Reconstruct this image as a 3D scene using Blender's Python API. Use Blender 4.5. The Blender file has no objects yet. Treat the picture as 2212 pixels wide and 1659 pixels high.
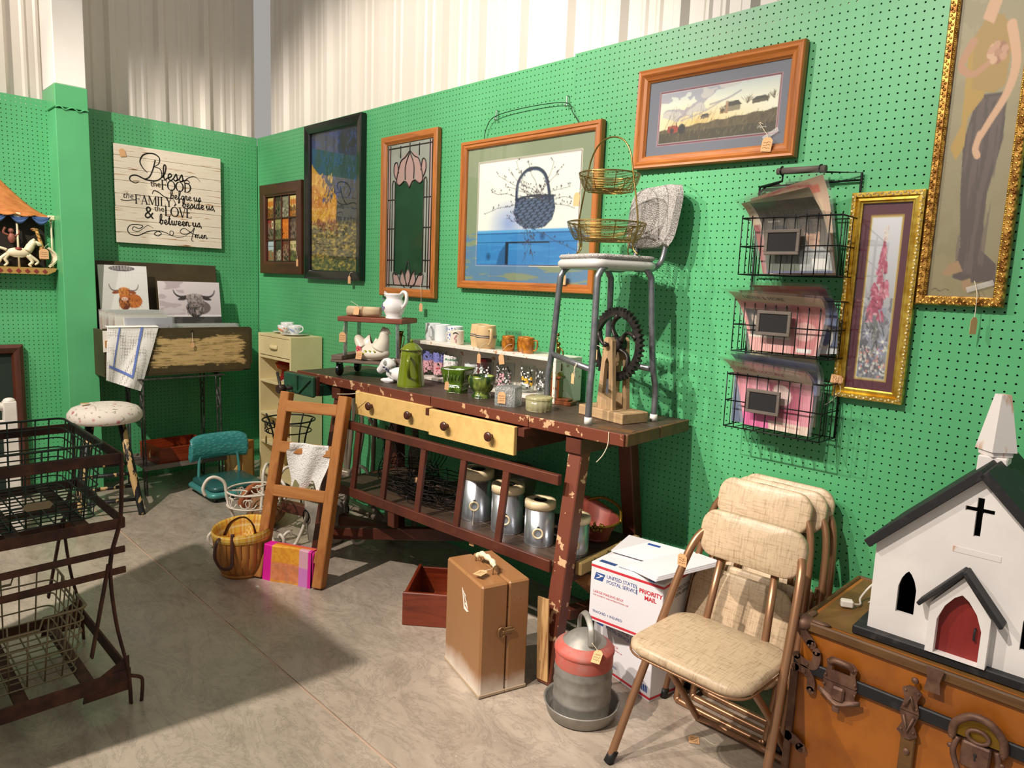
import bpy, math, random
import numpy as np
from mathutils import Vector, Matrix
S = bpy.context.scene
C = S.collection
rnd = random.Random(11)
nrng = np.random.default_rng(5)
PI = math.pi
# ------------------------------------------------------------------ camera
def make_camera():
    f, yaw, pit, rol = 1525.894, 2.35497436, .139809089, .0401087281
    fw = Vector((math.cos(yaw)*math.cos(pit), math.sin(yaw)*math.cos(pit), -math.sin(pit)))
    r = fw.cross(Vector((0, 0, 1))).normalized(); u = r.cross(fw)
    r2 = r*math.cos(rol)+u*math.sin(rol); u2 = -r*math.sin(rol)+u*math.cos(rol)
    cam = bpy.data.cameras.new('camera'); o = bpy.data.objects.new('camera', cam); C.objects.link(o)
    cam.sensor_width = 36; cam.lens = f/2212*36; cam.clip_start = .05
    m = Matrix((r2, u2, -fw)).transposed().to_4x4(); m.translation = (5.21935, -2.45641, 1.44303)
    o.matrix_world = m; S.camera = o
make_camera()
# ------------------------------------------------------------------ light
S.view_settings.view_transform = 'Standard'; S.view_settings.look = 'None'
S.view_settings.gamma = 1; S.view_settings.use_curve_mapping = False
S.view_settings.exposure = 0.0
w = bpy.data.worlds.new('world'); S.world = w; w.use_nodes = True
w.node_tree.nodes['Background'].inputs[0].default_value = (1, .95, .89, 1)
w.node_tree.nodes['Background'].inputs[1].default_value = .38
def spot(name, loc, tgt, power, ang, blend, rad, col=(1, .9, .8)):
    l = bpy.data.lights.new(name, 'SPOT'); l.energy = power; l.spot_size = math.radians(ang); l.spot_blend = blend
    l.shadow_soft_size = rad; l.color = col
    o = bpy.data.objects.new(name, l); C.objects.link(o); o.location = loc
    o.rotation_euler = (Vector(tgt)-Vector(loc)).to_track_quat('-Z', 'Y').to_euler(); return o
spot('track_lamp', (2.8, -3.72, 4.2), (1.6, -.3, .7), 830, 70, .4, .035)
spot('track_lamp', (1.45, -3.85, 4.2), (4.35, 0, 1.75), 470, 60, .7, .04)
spot('track_lamp', (3.9, -3.75, 4.2), (4.75, -.5, .9), 660, 50, .6, .04)
spot('track_lamp', (1.2, -3.4, 4.2), (.0, -2.1, 2.7), 320, 50, .4, .04)
# ------------------------------------------------------------------ materials
def lin(c):
    if isinstance(c, str):
        c = [int(c[i:i+2], 16)/255 for i in (0, 2, 4)]
    return [x/12.92 if x <= .04045 else ((x+.055)/1.055)**2.4 for x in c[:3]]
MATS = {}
class NT:
    def __init__(s, name):
        s.m = bpy.data.materials.new(name); s.m.use_nodes = True; s.t = s.m.node_tree; s.n = s.t.nodes; s.l = s.t.links
        s.p = s.n['Principled BSDF']; MATS[name] = s.m
    def node(s, typ, **kw):
        n = s.n.new(typ)
        for k, v in kw.items(): setattr(n, k, v)
        return n
    def link(s, a, b): s.l.new(a, b)
    def coords(s, stretch=(1, 1, 1), kind='Object'):
        tc = s.node('ShaderNodeTexCoord'); mp = s.node('ShaderNodeMapping'); mp.inputs['Scale'].default_value = stretch
        s.link(tc.outputs[kind], mp.inputs['Vector']); return mp.outputs['Vector']
    def noise(s, vec, scale, detail=5, rough=.55, dist=0):
        n = s.node('ShaderNodeTexNoise'); n.inputs['Scale'].default_value = scale; n.inputs['Detail'].default_value = detail
        n.inputs['Roughness'].default_value = rough; n.inputs['Distortion'].default_value = dist
        s.link(vec, n.inputs['Vector']); return n.outputs['Fac']
    def ramp(s, fac, stops):
        r = s.node('ShaderNodeValToRGB'); e = r.color_ramp.elements
        while len(e) < len(stops): e.new(.5)
        for i, (p, c) in enumerate(stops):
            e[i].position = p; e[i].color = (*lin(c), 1) if not isinstance(c, (int, float)) else (c, c, c, 1)
        s.link(fac, r.inputs['Fac']); return r.outputs['Color']
    def mix(s, fac, a, b, mode='MIX'):
        m = s.node('ShaderNodeMix', data_type='RGBA', blend_type=mode)
        for inp, v in ((m.inputs['Factor'], fac), (m.inputs[6], a), (m.inputs[7], b)):
            if isinstance(v, (int, float)): inp.default_value = v
            elif isinstance(v, (str, tuple, list)): inp.default_value = (*lin(v), 1)
            else: s.link(v, inp)
        return m.outputs[2]
    def bump(s, h, strength=.3, dist=.002):
        b = s.node('ShaderNodeBump'); b.inputs['Strength'].default_value = strength; b.inputs['Distance'].default_value = dist
        s.link(h, b.inputs['Height']); s.link(b.outputs['Normal'], s.p.inputs['Normal'])
    def col(s, c):
        if isinstance(c, (str, tuple, list)): s.p.inputs['Base Color'].default_value = (*lin(c), 1)
        else: s.link(c, s.p.inputs['Base Color'])
    def set(s, rough=.5, metal=0, coat=0, spec=.5, crough=.08):
        i = s.p.inputs
        i['Roughness'].default_value = rough; i['Metallic'].default_value = metal; i['Coat Weight'].default_value = coat
        i['Coat Roughness'].default_value = crough; i['Specular IOR Level'].default_value = spec
def M(name, c, rough=.5, metal=0, c2=None, scale=8, fac=(.4, .65), stretch=(1, 1, 1), bump=0, bscale=60, coat=0, spec=.5, bdist=.002, var=.06, detail=5):
    if name in MATS: return MATS[name]
    t = NT(name); t.set(rough, metal, coat, spec); v = t.coords(stretch)
    if c2 is None:
        l = lin(c); c2 = None
        n = t.noise(v, scale); base = t.mix(n, c, c)
        hsv = t.node('ShaderNodeBrightContrast'); t.link(base, hsv.inputs[0])
        mp = t.node('ShaderNodeMapRange'); mp.inputs[3].default_value = -var*max(l); mp.inputs[4].default_value = var*max(l); t.link(n, mp.inputs[0]); t.link(mp.outputs[0], hsv.inputs[1])
        t.col(hsv.outputs[0])
    else:
        n = t.noise(v, scale, detail); t.col(t.ramp(n, [(fac[0], c), (fac[1], c2)]))
    if bump: t.bump(t.noise(t.coords(stretch), bscale, 3), bump, bdist)
    return t.m
def wood(name, c1, c2, axis=0, scale=14, rough=.45, coat=.0, knots=True, c3=None, chip=None, bump=.15):
    if name in MATS: return MATS[name]
    t = NT(name); t.set(rough, 0, coat); st = [6., 6., 6.]; st[axis] = .55
    v = t.coords(st); n = t.noise(v, scale/6, 8, .6, 1.2); n2 = t.noise(t.coords([a*4 for a in st]), scale/5, 4, .7)
    base = t.ramp(n, [(.3, c1), (.5, c2), (.6, c1), (.75, c2)])
    base = t.mix(.35, base, t.ramp(n2, [(.35, c1), (.65, c2)]), 'MIX')
    if c3:
        base = t.mix(t.ramp(t.noise(t.coords(), 3, 3), [(.45, 0.), (.7, .8)]), base, c3)
    if chip:
        base = t.mix(t.ramp(t.noise(t.coords(), chip[1], 8, .7), [(chip[2], 0.), (chip[2]+.02, 1.)]), base, chip[0])
    t.col(base); t.bump(n2, bump, .0015); return t.m
def glass(name, tint='ffffff', rough=.02, ior=1.45, cover=0., ccol='ffffff'):
    if name in MATS: return MATS[name]
    t = NT(name); t.n.remove(t.p); out = t.n['Material Output']
    tr = t.node('ShaderNodeBsdfTransparent'); tr.inputs[0].default_value = (*lin(tint), 1)
    gl = t.node('ShaderNodeBsdfGlossy'); gl.inputs['Roughness'].default_value = rough
    lw = t.node('ShaderNodeLayerWeight'); lw.inputs[0].default_value = .5
    pw = t.node('ShaderNodeMath', operation='POWER'); t.link(lw.outputs['Facing'], pw.inputs[0]); pw.inputs[1].default_value = 4.5
    fr = t.node('ShaderNodeMath', operation='MULTIPLY_ADD'); t.link(pw.outputs[0], fr.inputs[0]); f0 = ((ior-1)/(ior+1))**2; fr.inputs[1].default_value = 1-f0; fr.inputs[2].default_value = f0
    mx = t.node('ShaderNodeMixShader'); t.link(fr.outputs[0], mx.inputs[0])
    if cover:
        df = t.node('ShaderNodeBsdfDiffuse'); df.inputs[0].default_value = (*lin(ccol), 1)
        m2 = t.node('ShaderNodeMixShader'); m2.inputs[0].default_value = cover; t.link(tr.outputs[0], m2.inputs[1]); t.link(df.outputs[0], m2.inputs[2]); t.link(m2.outputs[0], mx.inputs[1])
    else: t.link(tr.outputs[0], mx.inputs[1])
    t.link(gl.outputs[0], mx.inputs[2]); t.link(mx.outputs[0], out.inputs[0]); return t.m
def printmat(name='print', rough=.55, coat=0.):
    if name in MATS: return MATS[name]
    t = NT(name); t.set(rough, 0, coat); a = t.node('ShaderNodeAttribute', attribute_name='Col'); t.link(a.outputs['Color'], t.p.inputs['Base Color']); return t.m
def linen(name, c1, c2, scale=1., rough=.45, bump=.25, ax=(0, 2), k1=260, fac=(.42, .62)):
    if name in MATS: return MATS[name]
    t = NT(name); t.set(rough)
    s1 = [18.]*3; s2 = [18.]*3; s1[ax[0]] = k1*scale; s2[ax[1]] = k1*scale
    n1 = t.noise(t.coords(s1), 1., 4, .7); n2 = t.noise(t.coords(s2), 1., 4, .7)
    f = t.mix(.5, t.ramp(n1, [(.5, 0.), (.66, 1.)]), t.ramp(n2, [(.5, 0.), (.66, 1.)]), 'MIX')
    base = t.mix(f, c1, c2); t.col(base); t.bump(f, bump, .0012); return t.m
# ------------------------------------------------------------------ mesh builder
def V(*a): return Vector(a)
def rotz(a): return Matrix.Rotation(a, 3, 'Z')
def cr(pts, n=6, closed=False):
    P = [Vector(p) for p in pts]; N = len(P); out = []
    segs = N if closed else N-1
    for i in range(segs):
        if closed: p0, p1, p2, p3 = P[(i-1) % N], P[i], P[(i+1) % N], P[(i+2) % N]
        else: p0, p1, p2, p3 = P[max(i-1, 0)], P[i], P[i+1], P[min(i+2, N-1)]
        for k in range(n):
            t = k/n
            out.append(.5*((2*p1)+(p2-p0)*t+(2*p0-5*p1+4*p2-p3)*t*t+(3*p1-p0-3*p2+p3)*t**3))
    if not closed: out.append(P[-1])
    return out
class MB:
    def __init__(s): s.v = []; s.f = []; s.s = []; s.mi = []
    def add(s, vs, fs, smooth=False, mi=0):
        b = len(s.v); s.v += [tuple(v) for v in vs]; s.f += [tuple(i+b for i in f) for f in fs]; s.s += [smooth]*len(fs); s.mi += [mi]*len(fs); return s
    def box(s, c, d, R=None, bev=0, mi=0):
        c = Vector(c); h = Vector(d)/2
        if isinstance(R, (int, float)): R = rotz(R)
        if not bev:
            vs = [Vector((x*h.x, y*h.y, z*h.z)) for x in (-1, 1) for y in (-1, 1) for z in (-1, 1)]
            fs = [(0, 1, 3, 2), (4, 6, 7, 5), (0, 4, 5, 1), (2, 3, 7, 6), (0, 2, 6, 4), (1, 5, 7, 3)]
        else:
            b = min(bev, min(h)*.9); vs = []; idx = {}; fs = []
            for x in (-1, 1):
                for y in (-1, 1):
                    for z in (-1, 1):
                        for k in range(3):
                            p = [h.x-b, h.y-b, h.z-b]; p[k] = h[k]; idx[(x, y, z, k)] = len(vs); vs.append(Vector((x*p[0], y*p[1], z*p[2])))
            g = lambda x, y, z, k: idx[(x, y, z, k)]
            for q in (-1, 1):
                fs += [[g(q, -1, -1, 0), g(q, 1, -1, 0), g(q, 1, 1, 0), g(q, -1, 1, 0)], [g(-1, q, -1, 1), g(1, q, -1, 1), g(1, q, 1, 1), g(-1, q, 1, 1)], [g(-1, -1, q, 2), g(1, -1, q, 2), g(1, 1, q, 2), g(-1, 1, q, 2)]]
                for w_ in (-1, 1):
                    fs += [[g(q, w_, -1, 0), g(q, w_, 1, 0), g(q, w_, 1, 1), g(q, w_, -1, 1)], [g(q, -1, w_, 0), g(q, 1, w_, 0), g(q, 1, w_, 2), g(q, -1, w_, 2)], [g(-1, q, w_, 1), g(1, q, w_, 1), g(1, q, w_, 2), g(-1, q, w_, 2)]]
            for x in (-1, 1):
                for y in (-1, 1):
                    for z in (-1, 1): fs.append([g(x, y, z, 0), g(x, y, z, 1), g(x, y, z, 2)])
            ff = []
            for f in fs:
                n = (vs[f[1]]-vs[f[0]]).cross(vs[f[2]]-vs[f[0]]); m = sum((vs[i] for i in f), Vector())/len(f)
                ff.append(f if n.dot(m) > 0 else f[::-1])
            fs = ff
        if R is not None: vs = [R @ v for v in vs]
        return s.add([v+c for v in vs], fs, False, mi)
    def beam(s, p0, p1, w, h, up=(0, 0, 1), bev=0, mi=0):
        p0, p1 = Vector(p0), Vector(p1); d = p1-p0; L = d.length; x = d.normalized(); y = Vector(up).cross(x)
        if y.length < 1e-4: y = Vector((0, 1, 0)).cross(x)
        y.normalize(); z = x.cross(y); R = Matrix((x, y, z)).transposed()
        return s.box((p0+p1)/2, (L, w, h), R, bev, mi)
    def cyl(s, p0, p1, r0, r1=None, n=14, caps=True, mi=0, smooth=True):
        return s.tube([p0, p1], [r0, r0 if r1 is None else r1], n, False, caps, mi, smooth)
    def tube(s, pts, r, n=8, closed=False, caps=True, mi=0, smooth=True, flat=None):
        P = [Vector(p) for p in pts]; N = len(P); rs = r if isinstance(r, (list, tuple)) else [r]*N
        T = []
        for i in range(N):
            a = P[(i-1) % N] if (closed or i > 0) else P[i]; b = P[(i+1) % N] if (closed or i < N-1) else P[i]
            d = b-a; T.append(d.normalized() if d.length > 1e-9 else Vector((0, 0, 1)))
        up = Vector((0, 0, 1)) if abs(T[0].z) < .9 else Vector((1, 0, 0))
        x = up.cross(T[0]).normalized(); vs = []
        for i in range(N):
            x = (x-T[i]*x.dot(T[i]))
            if x.length < 1e-6: x = T[i].orthogonal()
            x.normalize(); y = T[i].cross(x)
            for k in range(n):
                a = 2*PI*k/n; ca, sa = math.cos(a), math.sin(a)
                if flat: vs.append(P[i]+x*ca*rs[i]*flat[0]+y*sa*rs[i]*flat[1])
                else: vs.append(P[i]+(x*ca+y*sa)*rs[i])
        fs = []
        for i in range(N if closed else N-1):
            j = (i+1) % N
            for k in range(n): fs.append((i*n+k, i*n+(k+1) % n, j*n+(k+1) % n, j*n+k))
        s.add(vs, fs, smooth, mi)
        if caps and not closed:
            b = len(s.v)-len(vs); s.f += [tuple(b+k for k in range(n-1, -1, -1)), tuple(b+(N-1)*n+k for k in range(n))]; s.s += [False]*2; s.mi += [mi]*2
        return s
    def lathe(s, prof, n=28, o=(0, 0, 0), mi=0, R=None, smooth=True, sx=1, sy=1, mod=None):
        vs = []; rows = []; o = Vector(o)
        for r, z in prof:
            if r < 1e-6: rows.append([len(vs)]); vs.append(Vector((0, 0, z)))
            else:
                row = []
                for k in range(n):
                    a = 2*PI*k/n; rr = r*(mod(a, z) if mod else 1)
                    row.append(len(vs)); vs.append(Vector((rr*math.cos(a)*sx, rr*math.sin(a)*sy, z)))
                rows.append(row)
        fs = []
        for a, b in zip(rows, rows[1:]):
            if len(a) == 1 and len(b) == 1: continue
            for k in range(n):
                k2 = (k+1) % n
                if len(a) == 1: fs.append((a[0], b[k2], b[k])[::-1])
                elif len(b) == 1: fs.append((a[k], a[k2], b[0]))
                else: fs.append((a[k], a[k2], b[k2], b[k]))
        if R is not None: vs = [R @ v for v in vs]
        return s.add([v+o for v in vs], fs, smooth, mi)
    def ell(s, c, r, n=14, m=8, R=None, mi=0):
        prof = [(math.sin(PI*i/m), -math.cos(PI*i/m)) for i in range(m+1)]
        vs = MB().lathe(prof, n); D = Matrix.Diagonal(Vector(r if not isinstance(r, (int, float)) else (r,)*3))
        out = [D @ Vector(v) for v in vs.v]
        if R is not None: out = [R @ v for v in out]
        return s.add([v+Vector(c) for v in out], vs.f, True, mi)
    def prism(s, poly, t, fn=None, mi=0, smooth=False):
        n = len(poly); fn = fn or (lambda a, b, c: (a, c, b))
        area = sum(poly[i][0]*poly[(i+1) % n][1]-poly[(i+1) % n][0]*poly[i][1] for i in range(n))
        if area < 0: poly = poly[::-1]
        vs = [fn(a, b, -t) for a, b in poly]+[fn(a, b, 0) for a, b in poly]
        fs = [tuple(range(n)), tuple(range(2*n-1, n-1, -1))]+[(i, n+i, n+(i+1) % n, (i+1) % n) for i in range(n)]
        return s.add(vs, fs, smooth, mi)
    def sheet(s, fn, nu, nv, t=0, mi=0, smooth=True, closeu=False):
        g = [[Vector(fn(i/nu, j/nv)) for j in range(nv+1)] for i in range(nu+1)]
        vs = [g[i][j] for i in range(nu+1) for j in range(nv+1)]; W = nv+1
        fs = [(i*W+j, (i+1)*W+j, (i+1)*W+j+1, i*W+j+1) for i in range(nu) for j in range(nv)]
        s.add(vs, fs, smooth, mi)
        if t:
            b = []
            for i in range(nu+1):
                for j in range(nv+1):
                    a = g[min(i+1, nu)][j]-g[max(i-1, 0)][j]; c = g[i][min(j+1, nv)]-g[i][max(j-1, 0)]
                    n = a.cross(c); n = n.normalized() if n.length > 1e-12 else Vector((0, 0, 1)); b.append(g[i][j]-n*t)
            s.add(b, [f[::-1] for f in fs], smooth, mi)
            e = [(i*W, (i+1)*W) for i in range(nu)]+[((i+1)*W+nv, i*W+nv) for i in range(nu)]+[(j+1, j) for j in range(nv)]+[(nu*W+j, nu*W+j+1) for j in range(nv)]
            k = len(s.v)-2*len(vs); L = len(vs)
            s.f += [(k+a, k+L+a, k+L+c, k+c) for a, c in e]; s.s += [False]*len(e); s.mi += [mi]*len(e)
        return s
    def xf(s, R=None, o=(0, 0, 0), start=0):
        o = Vector(o)
        for i in range(start, len(s.v)):
            v = Vector(s.v[i]); v = R @ v if R is not None else v; s.v[i] = tuple(v+o)
        return s
def obj(name, mb, mat, parent=None, world=False, loc=None, rz=None, label=None, kind=None):
    me = bpy.data.meshes.new(name); vs = mb.v
    if world and parent is not None:
        p = parent
        while p.parent: p = p.parent
        Mi = Matrix.Translation(p.location) @ p.rotation_euler.to_matrix().to_4x4(); Mi.invert(); vs = [tuple(Mi @ Vector(v)) for v in vs]
    me.from_pydata(vs, [], mb.f)
    me.polygons.foreach_set('use_smooth', mb.s)
    for m in (mat if isinstance(mat, (list, tuple)) else [mat]): me.materials.append(MATS[m] if isinstance(m, str) else m)
    if any(mb.mi): me.polygons.foreach_set('material_index', mb.mi)
    me.update()
    o = bpy.data.objects.new(name, me); C.objects.link(o)
    if parent is not None: o.parent = parent
    if loc is not None: o.location = loc
    if rz is not None: o.rotation_euler = (0, 0, rz)
    if label: o['label'] = label
    if kind: o['kind'] = kind
    return o
def thing(name, label, cat, loc=(0, 0, 0), rz=0, group=None, rot=None):
    o = bpy.data.objects.new(name, None); C.objects.link(o); o.empty_display_size = .05
    o.location = loc; o.rotation_euler = rot if rot else (0, 0, rz); o['label'] = label; o['category'] = cat
    if group: o['group'] = group
    return o
def tag(o, label, cat, group=None):
    o['label'] = label; o['category'] = cat
    if group: o['group'] = group
    return o
def struct(o): o['kind'] = 'structure'; return o
def dup(root, loc, rz=0, label=None, rot=None):
    r = root.copy(); C.objects.link(r); r.location = loc; r.rotation_euler = rot if rot else (0, 0, rz)
    if label: r['label'] = label
    for ch in list(root.children):
        c = ch.copy(); C.objects.link(c); c.parent = r
        for g in list(ch.children):
            d = g.copy(); C.objects.link(d); d.parent = c
    return r
def text(name, body, size, mat, parent, fn, align='LEFT', bold=0., shear=0., spacing=1.):
    cu = bpy.data.curves.new(name, 'FONT'); cu.body = body; cu.size = size; cu.align_x = align; cu.offset = bold; cu.shear = shear; cu.resolution_u = 2; cu.space_character = spacing
    t = bpy.data.objects.new(name, cu); C.objects.link(t)
    bpy.context.view_layer.update()
    me = bpy.data.meshes.new_from_object(t); bpy.data.objects.remove(t)
    for v in me.vertices: v.co = Vector(fn(v.co.x, v.co.y))
    me.name = name; me.materials.clear(); me.materials.append(MATS[mat] if isinstance(mat, str) else mat)
    o = bpy.data.objects.new(name, me); C.objects.link(o); o.parent = parent; return o
# ------------------------------------------------------------------ printed pictures as coloured grids
class Canvas:
    def __init__(s, w, h, c, ss=2):
        s.w, s.h, s.ss = w, h, ss; s.a = np.empty((h*ss, w*ss, 3)); s.a[:] = lin(c)
        y, x = np.mgrid[0:h*ss, 0:w*ss]; s.X = (x+.5)/(w*ss); s.Y = 1-(y+.5)/(h*ss); s.asp = h/w
    def put(s, m, c, al=1.):
        m = m.astype(float)*al if m.dtype == bool else m*al
        c = np.array(lin(c)) if isinstance(c, (str, tuple, list)) else c
        s.a = s.a*(1-m[..., None])+c*m[..., None]; return s
    def rect(s, x0, y0, x1, y1, c, al=1.): return s.put((s.X >= x0) & (s.X <= x1) & (s.Y >= y0) & (s.Y <= y1), c, al)
    def ell(s, x, y, rx, ry, c, al=1., ang=0, soft=0):
        dx, dy = (s.X-x), (s.Y-y)*s.asp; ca, sa = math.cos(ang), math.sin(ang)
        d = np.sqrt(((dx*ca+dy*sa)/rx)**2+((-dx*sa+dy*ca)/(ry*s.asp))**2)
        return s.put(d <= 1 if not soft else np.clip((1-d)/soft, 0, 1), c, al)
    def poly(s, pts, c, al=1.):
        m = np.zeros(s.X.shape, bool); n = len(pts)
        for i in range(n):
            (x0, y0), (x1, y1) = pts[i], pts[(i+1) % n]
            if y0 == y1: continue
            m ^= ((s.Y > min(y0, y1)) & (s.Y <= max(y0, y1)) & (s.X < (s.Y-y0)*(x1-x0)/(y1-y0)+x0))
        return s.put(m, c, al)
    def line(s, pts, wd, c, al=1., smooth=0):
        if smooth: pts = [(p.x, p.y) for p in cr([(x, y, 0) for x, y in pts], smooth)]
        m = np.zeros(s.X.shape, bool); N = len(pts)
        for i in range(N-1):
            (x0, y0), (x1, y1) = pts[i], pts[i+1]; w_ = wd if not isinstance(wd, tuple) else wd[0]+(wd[1]-wd[0])*i/max(N-2, 1)
            y0_, y1_ = y0*s.asp, y1*s.asp; dx, dy = x1-x0, y1_-y0_; L = dx*dx+dy*dy+1e-12
            a0, a1 = int((1-max(y0, y1))*s.h*s.ss-w_*s.w*s.ss-2), int((1-min(y0, y1))*s.h*s.ss+w_*s.w*s.ss+3)
            b0, b1 = int(min(x0, x1)*s.w*s.ss-w_*s.w*s.ss-2), int(max(x0, x1)*s.w*s.ss+w_*s.w*s.ss+3)
            a0, b0 = max(a0, 0), max(b0, 0)
            if a1 <= a0 or b1 <= b0: continue
            X = s.X[a0:a1, b0:b1]; Y = s.Y[a0:a1, b0:b1]*s.asp
            if not X.size: continue
            t = np.clip(((X-x0)*dx+(Y-y0_)*dy)/L, 0, 1); d = np.hypot(X-x0-t*dx, Y-y0_-t*dy); m[a0:a1, b0:b1] |= d <= w_/2
        return s.put(m, c, al)
    def noise(s, fx, fy, seed=0):
        r = np.random.default_rng(seed); H, W = s.X.shape; out = np.zeros((H, W)); amp = 1; tot = 0
        for o in range(4):
            g = r.random((int(fy*2**o)+2, int(fx*2**o)+2)); yy = s.Y*(g.shape[0]-1.001); xx = s.X*(g.shape[1]-1.001)
            yi, xi = yy.astype(int), xx.astype(int); fy_, fx_ = yy-yi, xx-xi
            fy_, fx_ = fy_*fy_*(3-2*fy_), fx_*fx_*(3-2*fx_)
            out += amp*((g[yi, xi]*(1-fx_)+g[yi, xi+1]*fx_)*(1-fy_)+(g[yi+1, xi]*(1-fx_)+g[yi+1, xi+1]*fx_)*fy_); tot += amp; amp *= .5
        return out/tot
    def grad(s, c0, c1, m=None):
        a0, a1 = np.array(lin(c0)), np.array(lin(c1)); t = s.Y[..., None]; col = a0*(1-t)+a1*t
        s.a = col if m is None else np.where(m[..., None], col, s.a); return s
    def strokes(s, mask, cols, n, L, wd, ang, jit=.5, seed=1):
        r = random.Random(seed); H, W = s.X.shape; k = 0
        while k < n:
            x, y = r.random(), r.random()
            if not mask(x, y): n -= .2; continue
            a = (ang(x, y) if callable(ang) else ang)+r.uniform(-jit, jit); l = L*r.uniform(.5, 1.2)
            s.line([(x-l*math.cos(a)/2, y-l*math.sin(a)/2/s.asp), (x+l*math.cos(a)/2, y+l*math.sin(a)/2/s.asp)], wd, r.choice(cols)); k += 1
        return s
    def small(s): return np.clip(s.a.reshape(s.h, s.ss, s.w, s.ss, 3).mean((1, 3)), 0, 1)
def gridmesh(name, cv, fn, mat, parent, two=False):
    """colour canvas on a grid; fn(u,v)->xyz with u right, v up"""
    a = cv.small(); h, w_ = a.shape[:2]
    u, v = np.meshgrid((np.arange(w_))/(w_-1), 1-(np.arange(h))/(h-1)); pts = np.stack(fn(u, v), -1).reshape(-1, 3).astype(np.float32)
    i = np.arange((h-1)*(w_-1)); r, c = i//(w_-1), i % (w_-1); b = r*w_+c
    f = np.stack([b, b+w_, b+w_+1, b+1], -1).astype(np.int32)
    me = bpy.data.meshes.new(name); me.vertices.add(len(pts)); me.vertices.foreach_set('co', pts.ravel())
    me.loops.add(f.size); me.loops.foreach_set('vertex_index', f.ravel()); me.polygons.add(len(f)); me.polygons.foreach_set('loop_start', np.arange(0, f.size, 4, dtype=np.int32))
    me.polygons.foreach_set('loop_total', np.full(len(f), 4, np.int32)) if False else None
    me.update(calc_edges=True)
    at = me.color_attributes.new('Col', 'FLOAT_COLOR', 'POINT'); col = np.ones((h*w_, 4), np.float32); col[:, :3] = a.reshape(-1, 3); at.data.foreach_set('color', col.ravel())
    me.polygons.foreach_set('use_smooth', [True]*len(f))
    me.materials.append(MATS[mat] if isinstance(mat, str) else mat); me.validate()
    o = bpy.data.objects.new(name, me); C.objects.link(o)
    if parent is not None: o.parent = parent
    return o
zero = lambda u: u*0
printmat('print'); printmat('print_gloss', .35, .3)
# ------------------------------------------------------------------ price tags
M('kraft', 'd9a878', .8, var=.04); M('string', 'd8cbb0', .9); M('ink', '4a3428', .8)
def price_tag(parent, o, R=None, w=.028, h=.045, string=None, marks=0):
    """kraft paper tag hanging down from point o (parent's space); R turns the tag whose face looks to -y"""
    o = Vector(o); R = R if R is not None else Matrix.Identity(3); mb = MB()
    pl = [(-w/2, -h), (w/2, -h), (w/2, -h*.2), (w*.25, 0), (-w*.25, 0), (-w/2, -h*.2)]
    mb.prism(pl, .0008, lambda a, b, c: R @ Vector((a, c, b))+o)
    t = obj('price_tag', mb, 'kraft', parent)
    if string:
        obj('string', MB().tube(cr([o-Vector(R @ Vector((0, 0, h*.12)))]+[Vector(q) for q in string], 5), .0011, 5), 'string', t)
    if marks:
        k = MB(); r = random.Random(marks)
        for i in range(3):
            y = -h*(.35+.2*i); pts = [R @ Vector((-w*.36+w*.72*j/9, -.0014, y+r.uniform(-.003, .003)))+o for j in range(10)]
            k.tube(pts, .0005, 4)
        obj('handwriting', k, 'ink', t)
    return t
# ================================================================== the setting
def concrete():
    t = NT('concrete'); t.set(.32, 0, .25, .5, .22)
    v = t.coords(); big = t.noise(v, .9, 6, .6, .6); mid = t.noise(t.coords((1, 1.6, 1)), 5, 8, .68, .9); fine = t.noise(v, 70, 4, .7)
    c = t.ramp(big, [(.3, '968a7c'), (.52, 'ad9f90'), (.72, 'c2b3a2')])
    c = t.mix(.5, c, t.ramp(mid, [(.3, '8a7c6d'), (.5, 'ad9f8f'), (.7, 'c9baa8')]))
    c = t.mix(t.ramp(fine, [(.62, 0.), (.72, .45)]), c, 'e2d3c0')
    c = t.mix(t.ramp(t.noise(t.coords((1, 2.2, 1)), 3.1, 9, .75, 2.2), [(.47, 0.), (.5, .35), (.53, 0.)]), c, '57514a')
    t.col(c); t.bump(fine, .06, .001)
    t.link(t.ramp(mid, [(.3, .2), (.7, .4)]), t.p.inputs['Roughness'])
concrete(); M('joint', 'b59a85', .8)
fl = struct(obj('floor', MB().box((3, -3.85, -.05), (10, 8.7, .06)), 'concrete'))
obj('slab', MB().box((3, -.405, -.01), (10, 1.79, .02)), 'concrete', fl)
obj('slab', MB().box((3, -4.76, -.01), (10, 6.9, .02)), 'concrete', fl)
jf = MB(); pts = [(-1.5+9*i/120, -1.305+rnd.uniform(-.0015, .0015), -.0035+rnd.uniform(-.0006, .0006)) for i in range(121)]
jf.tube(pts, .0062, 6, flat=(1, .6)); obj('joint_filler', jf, 'joint', fl)
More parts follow.
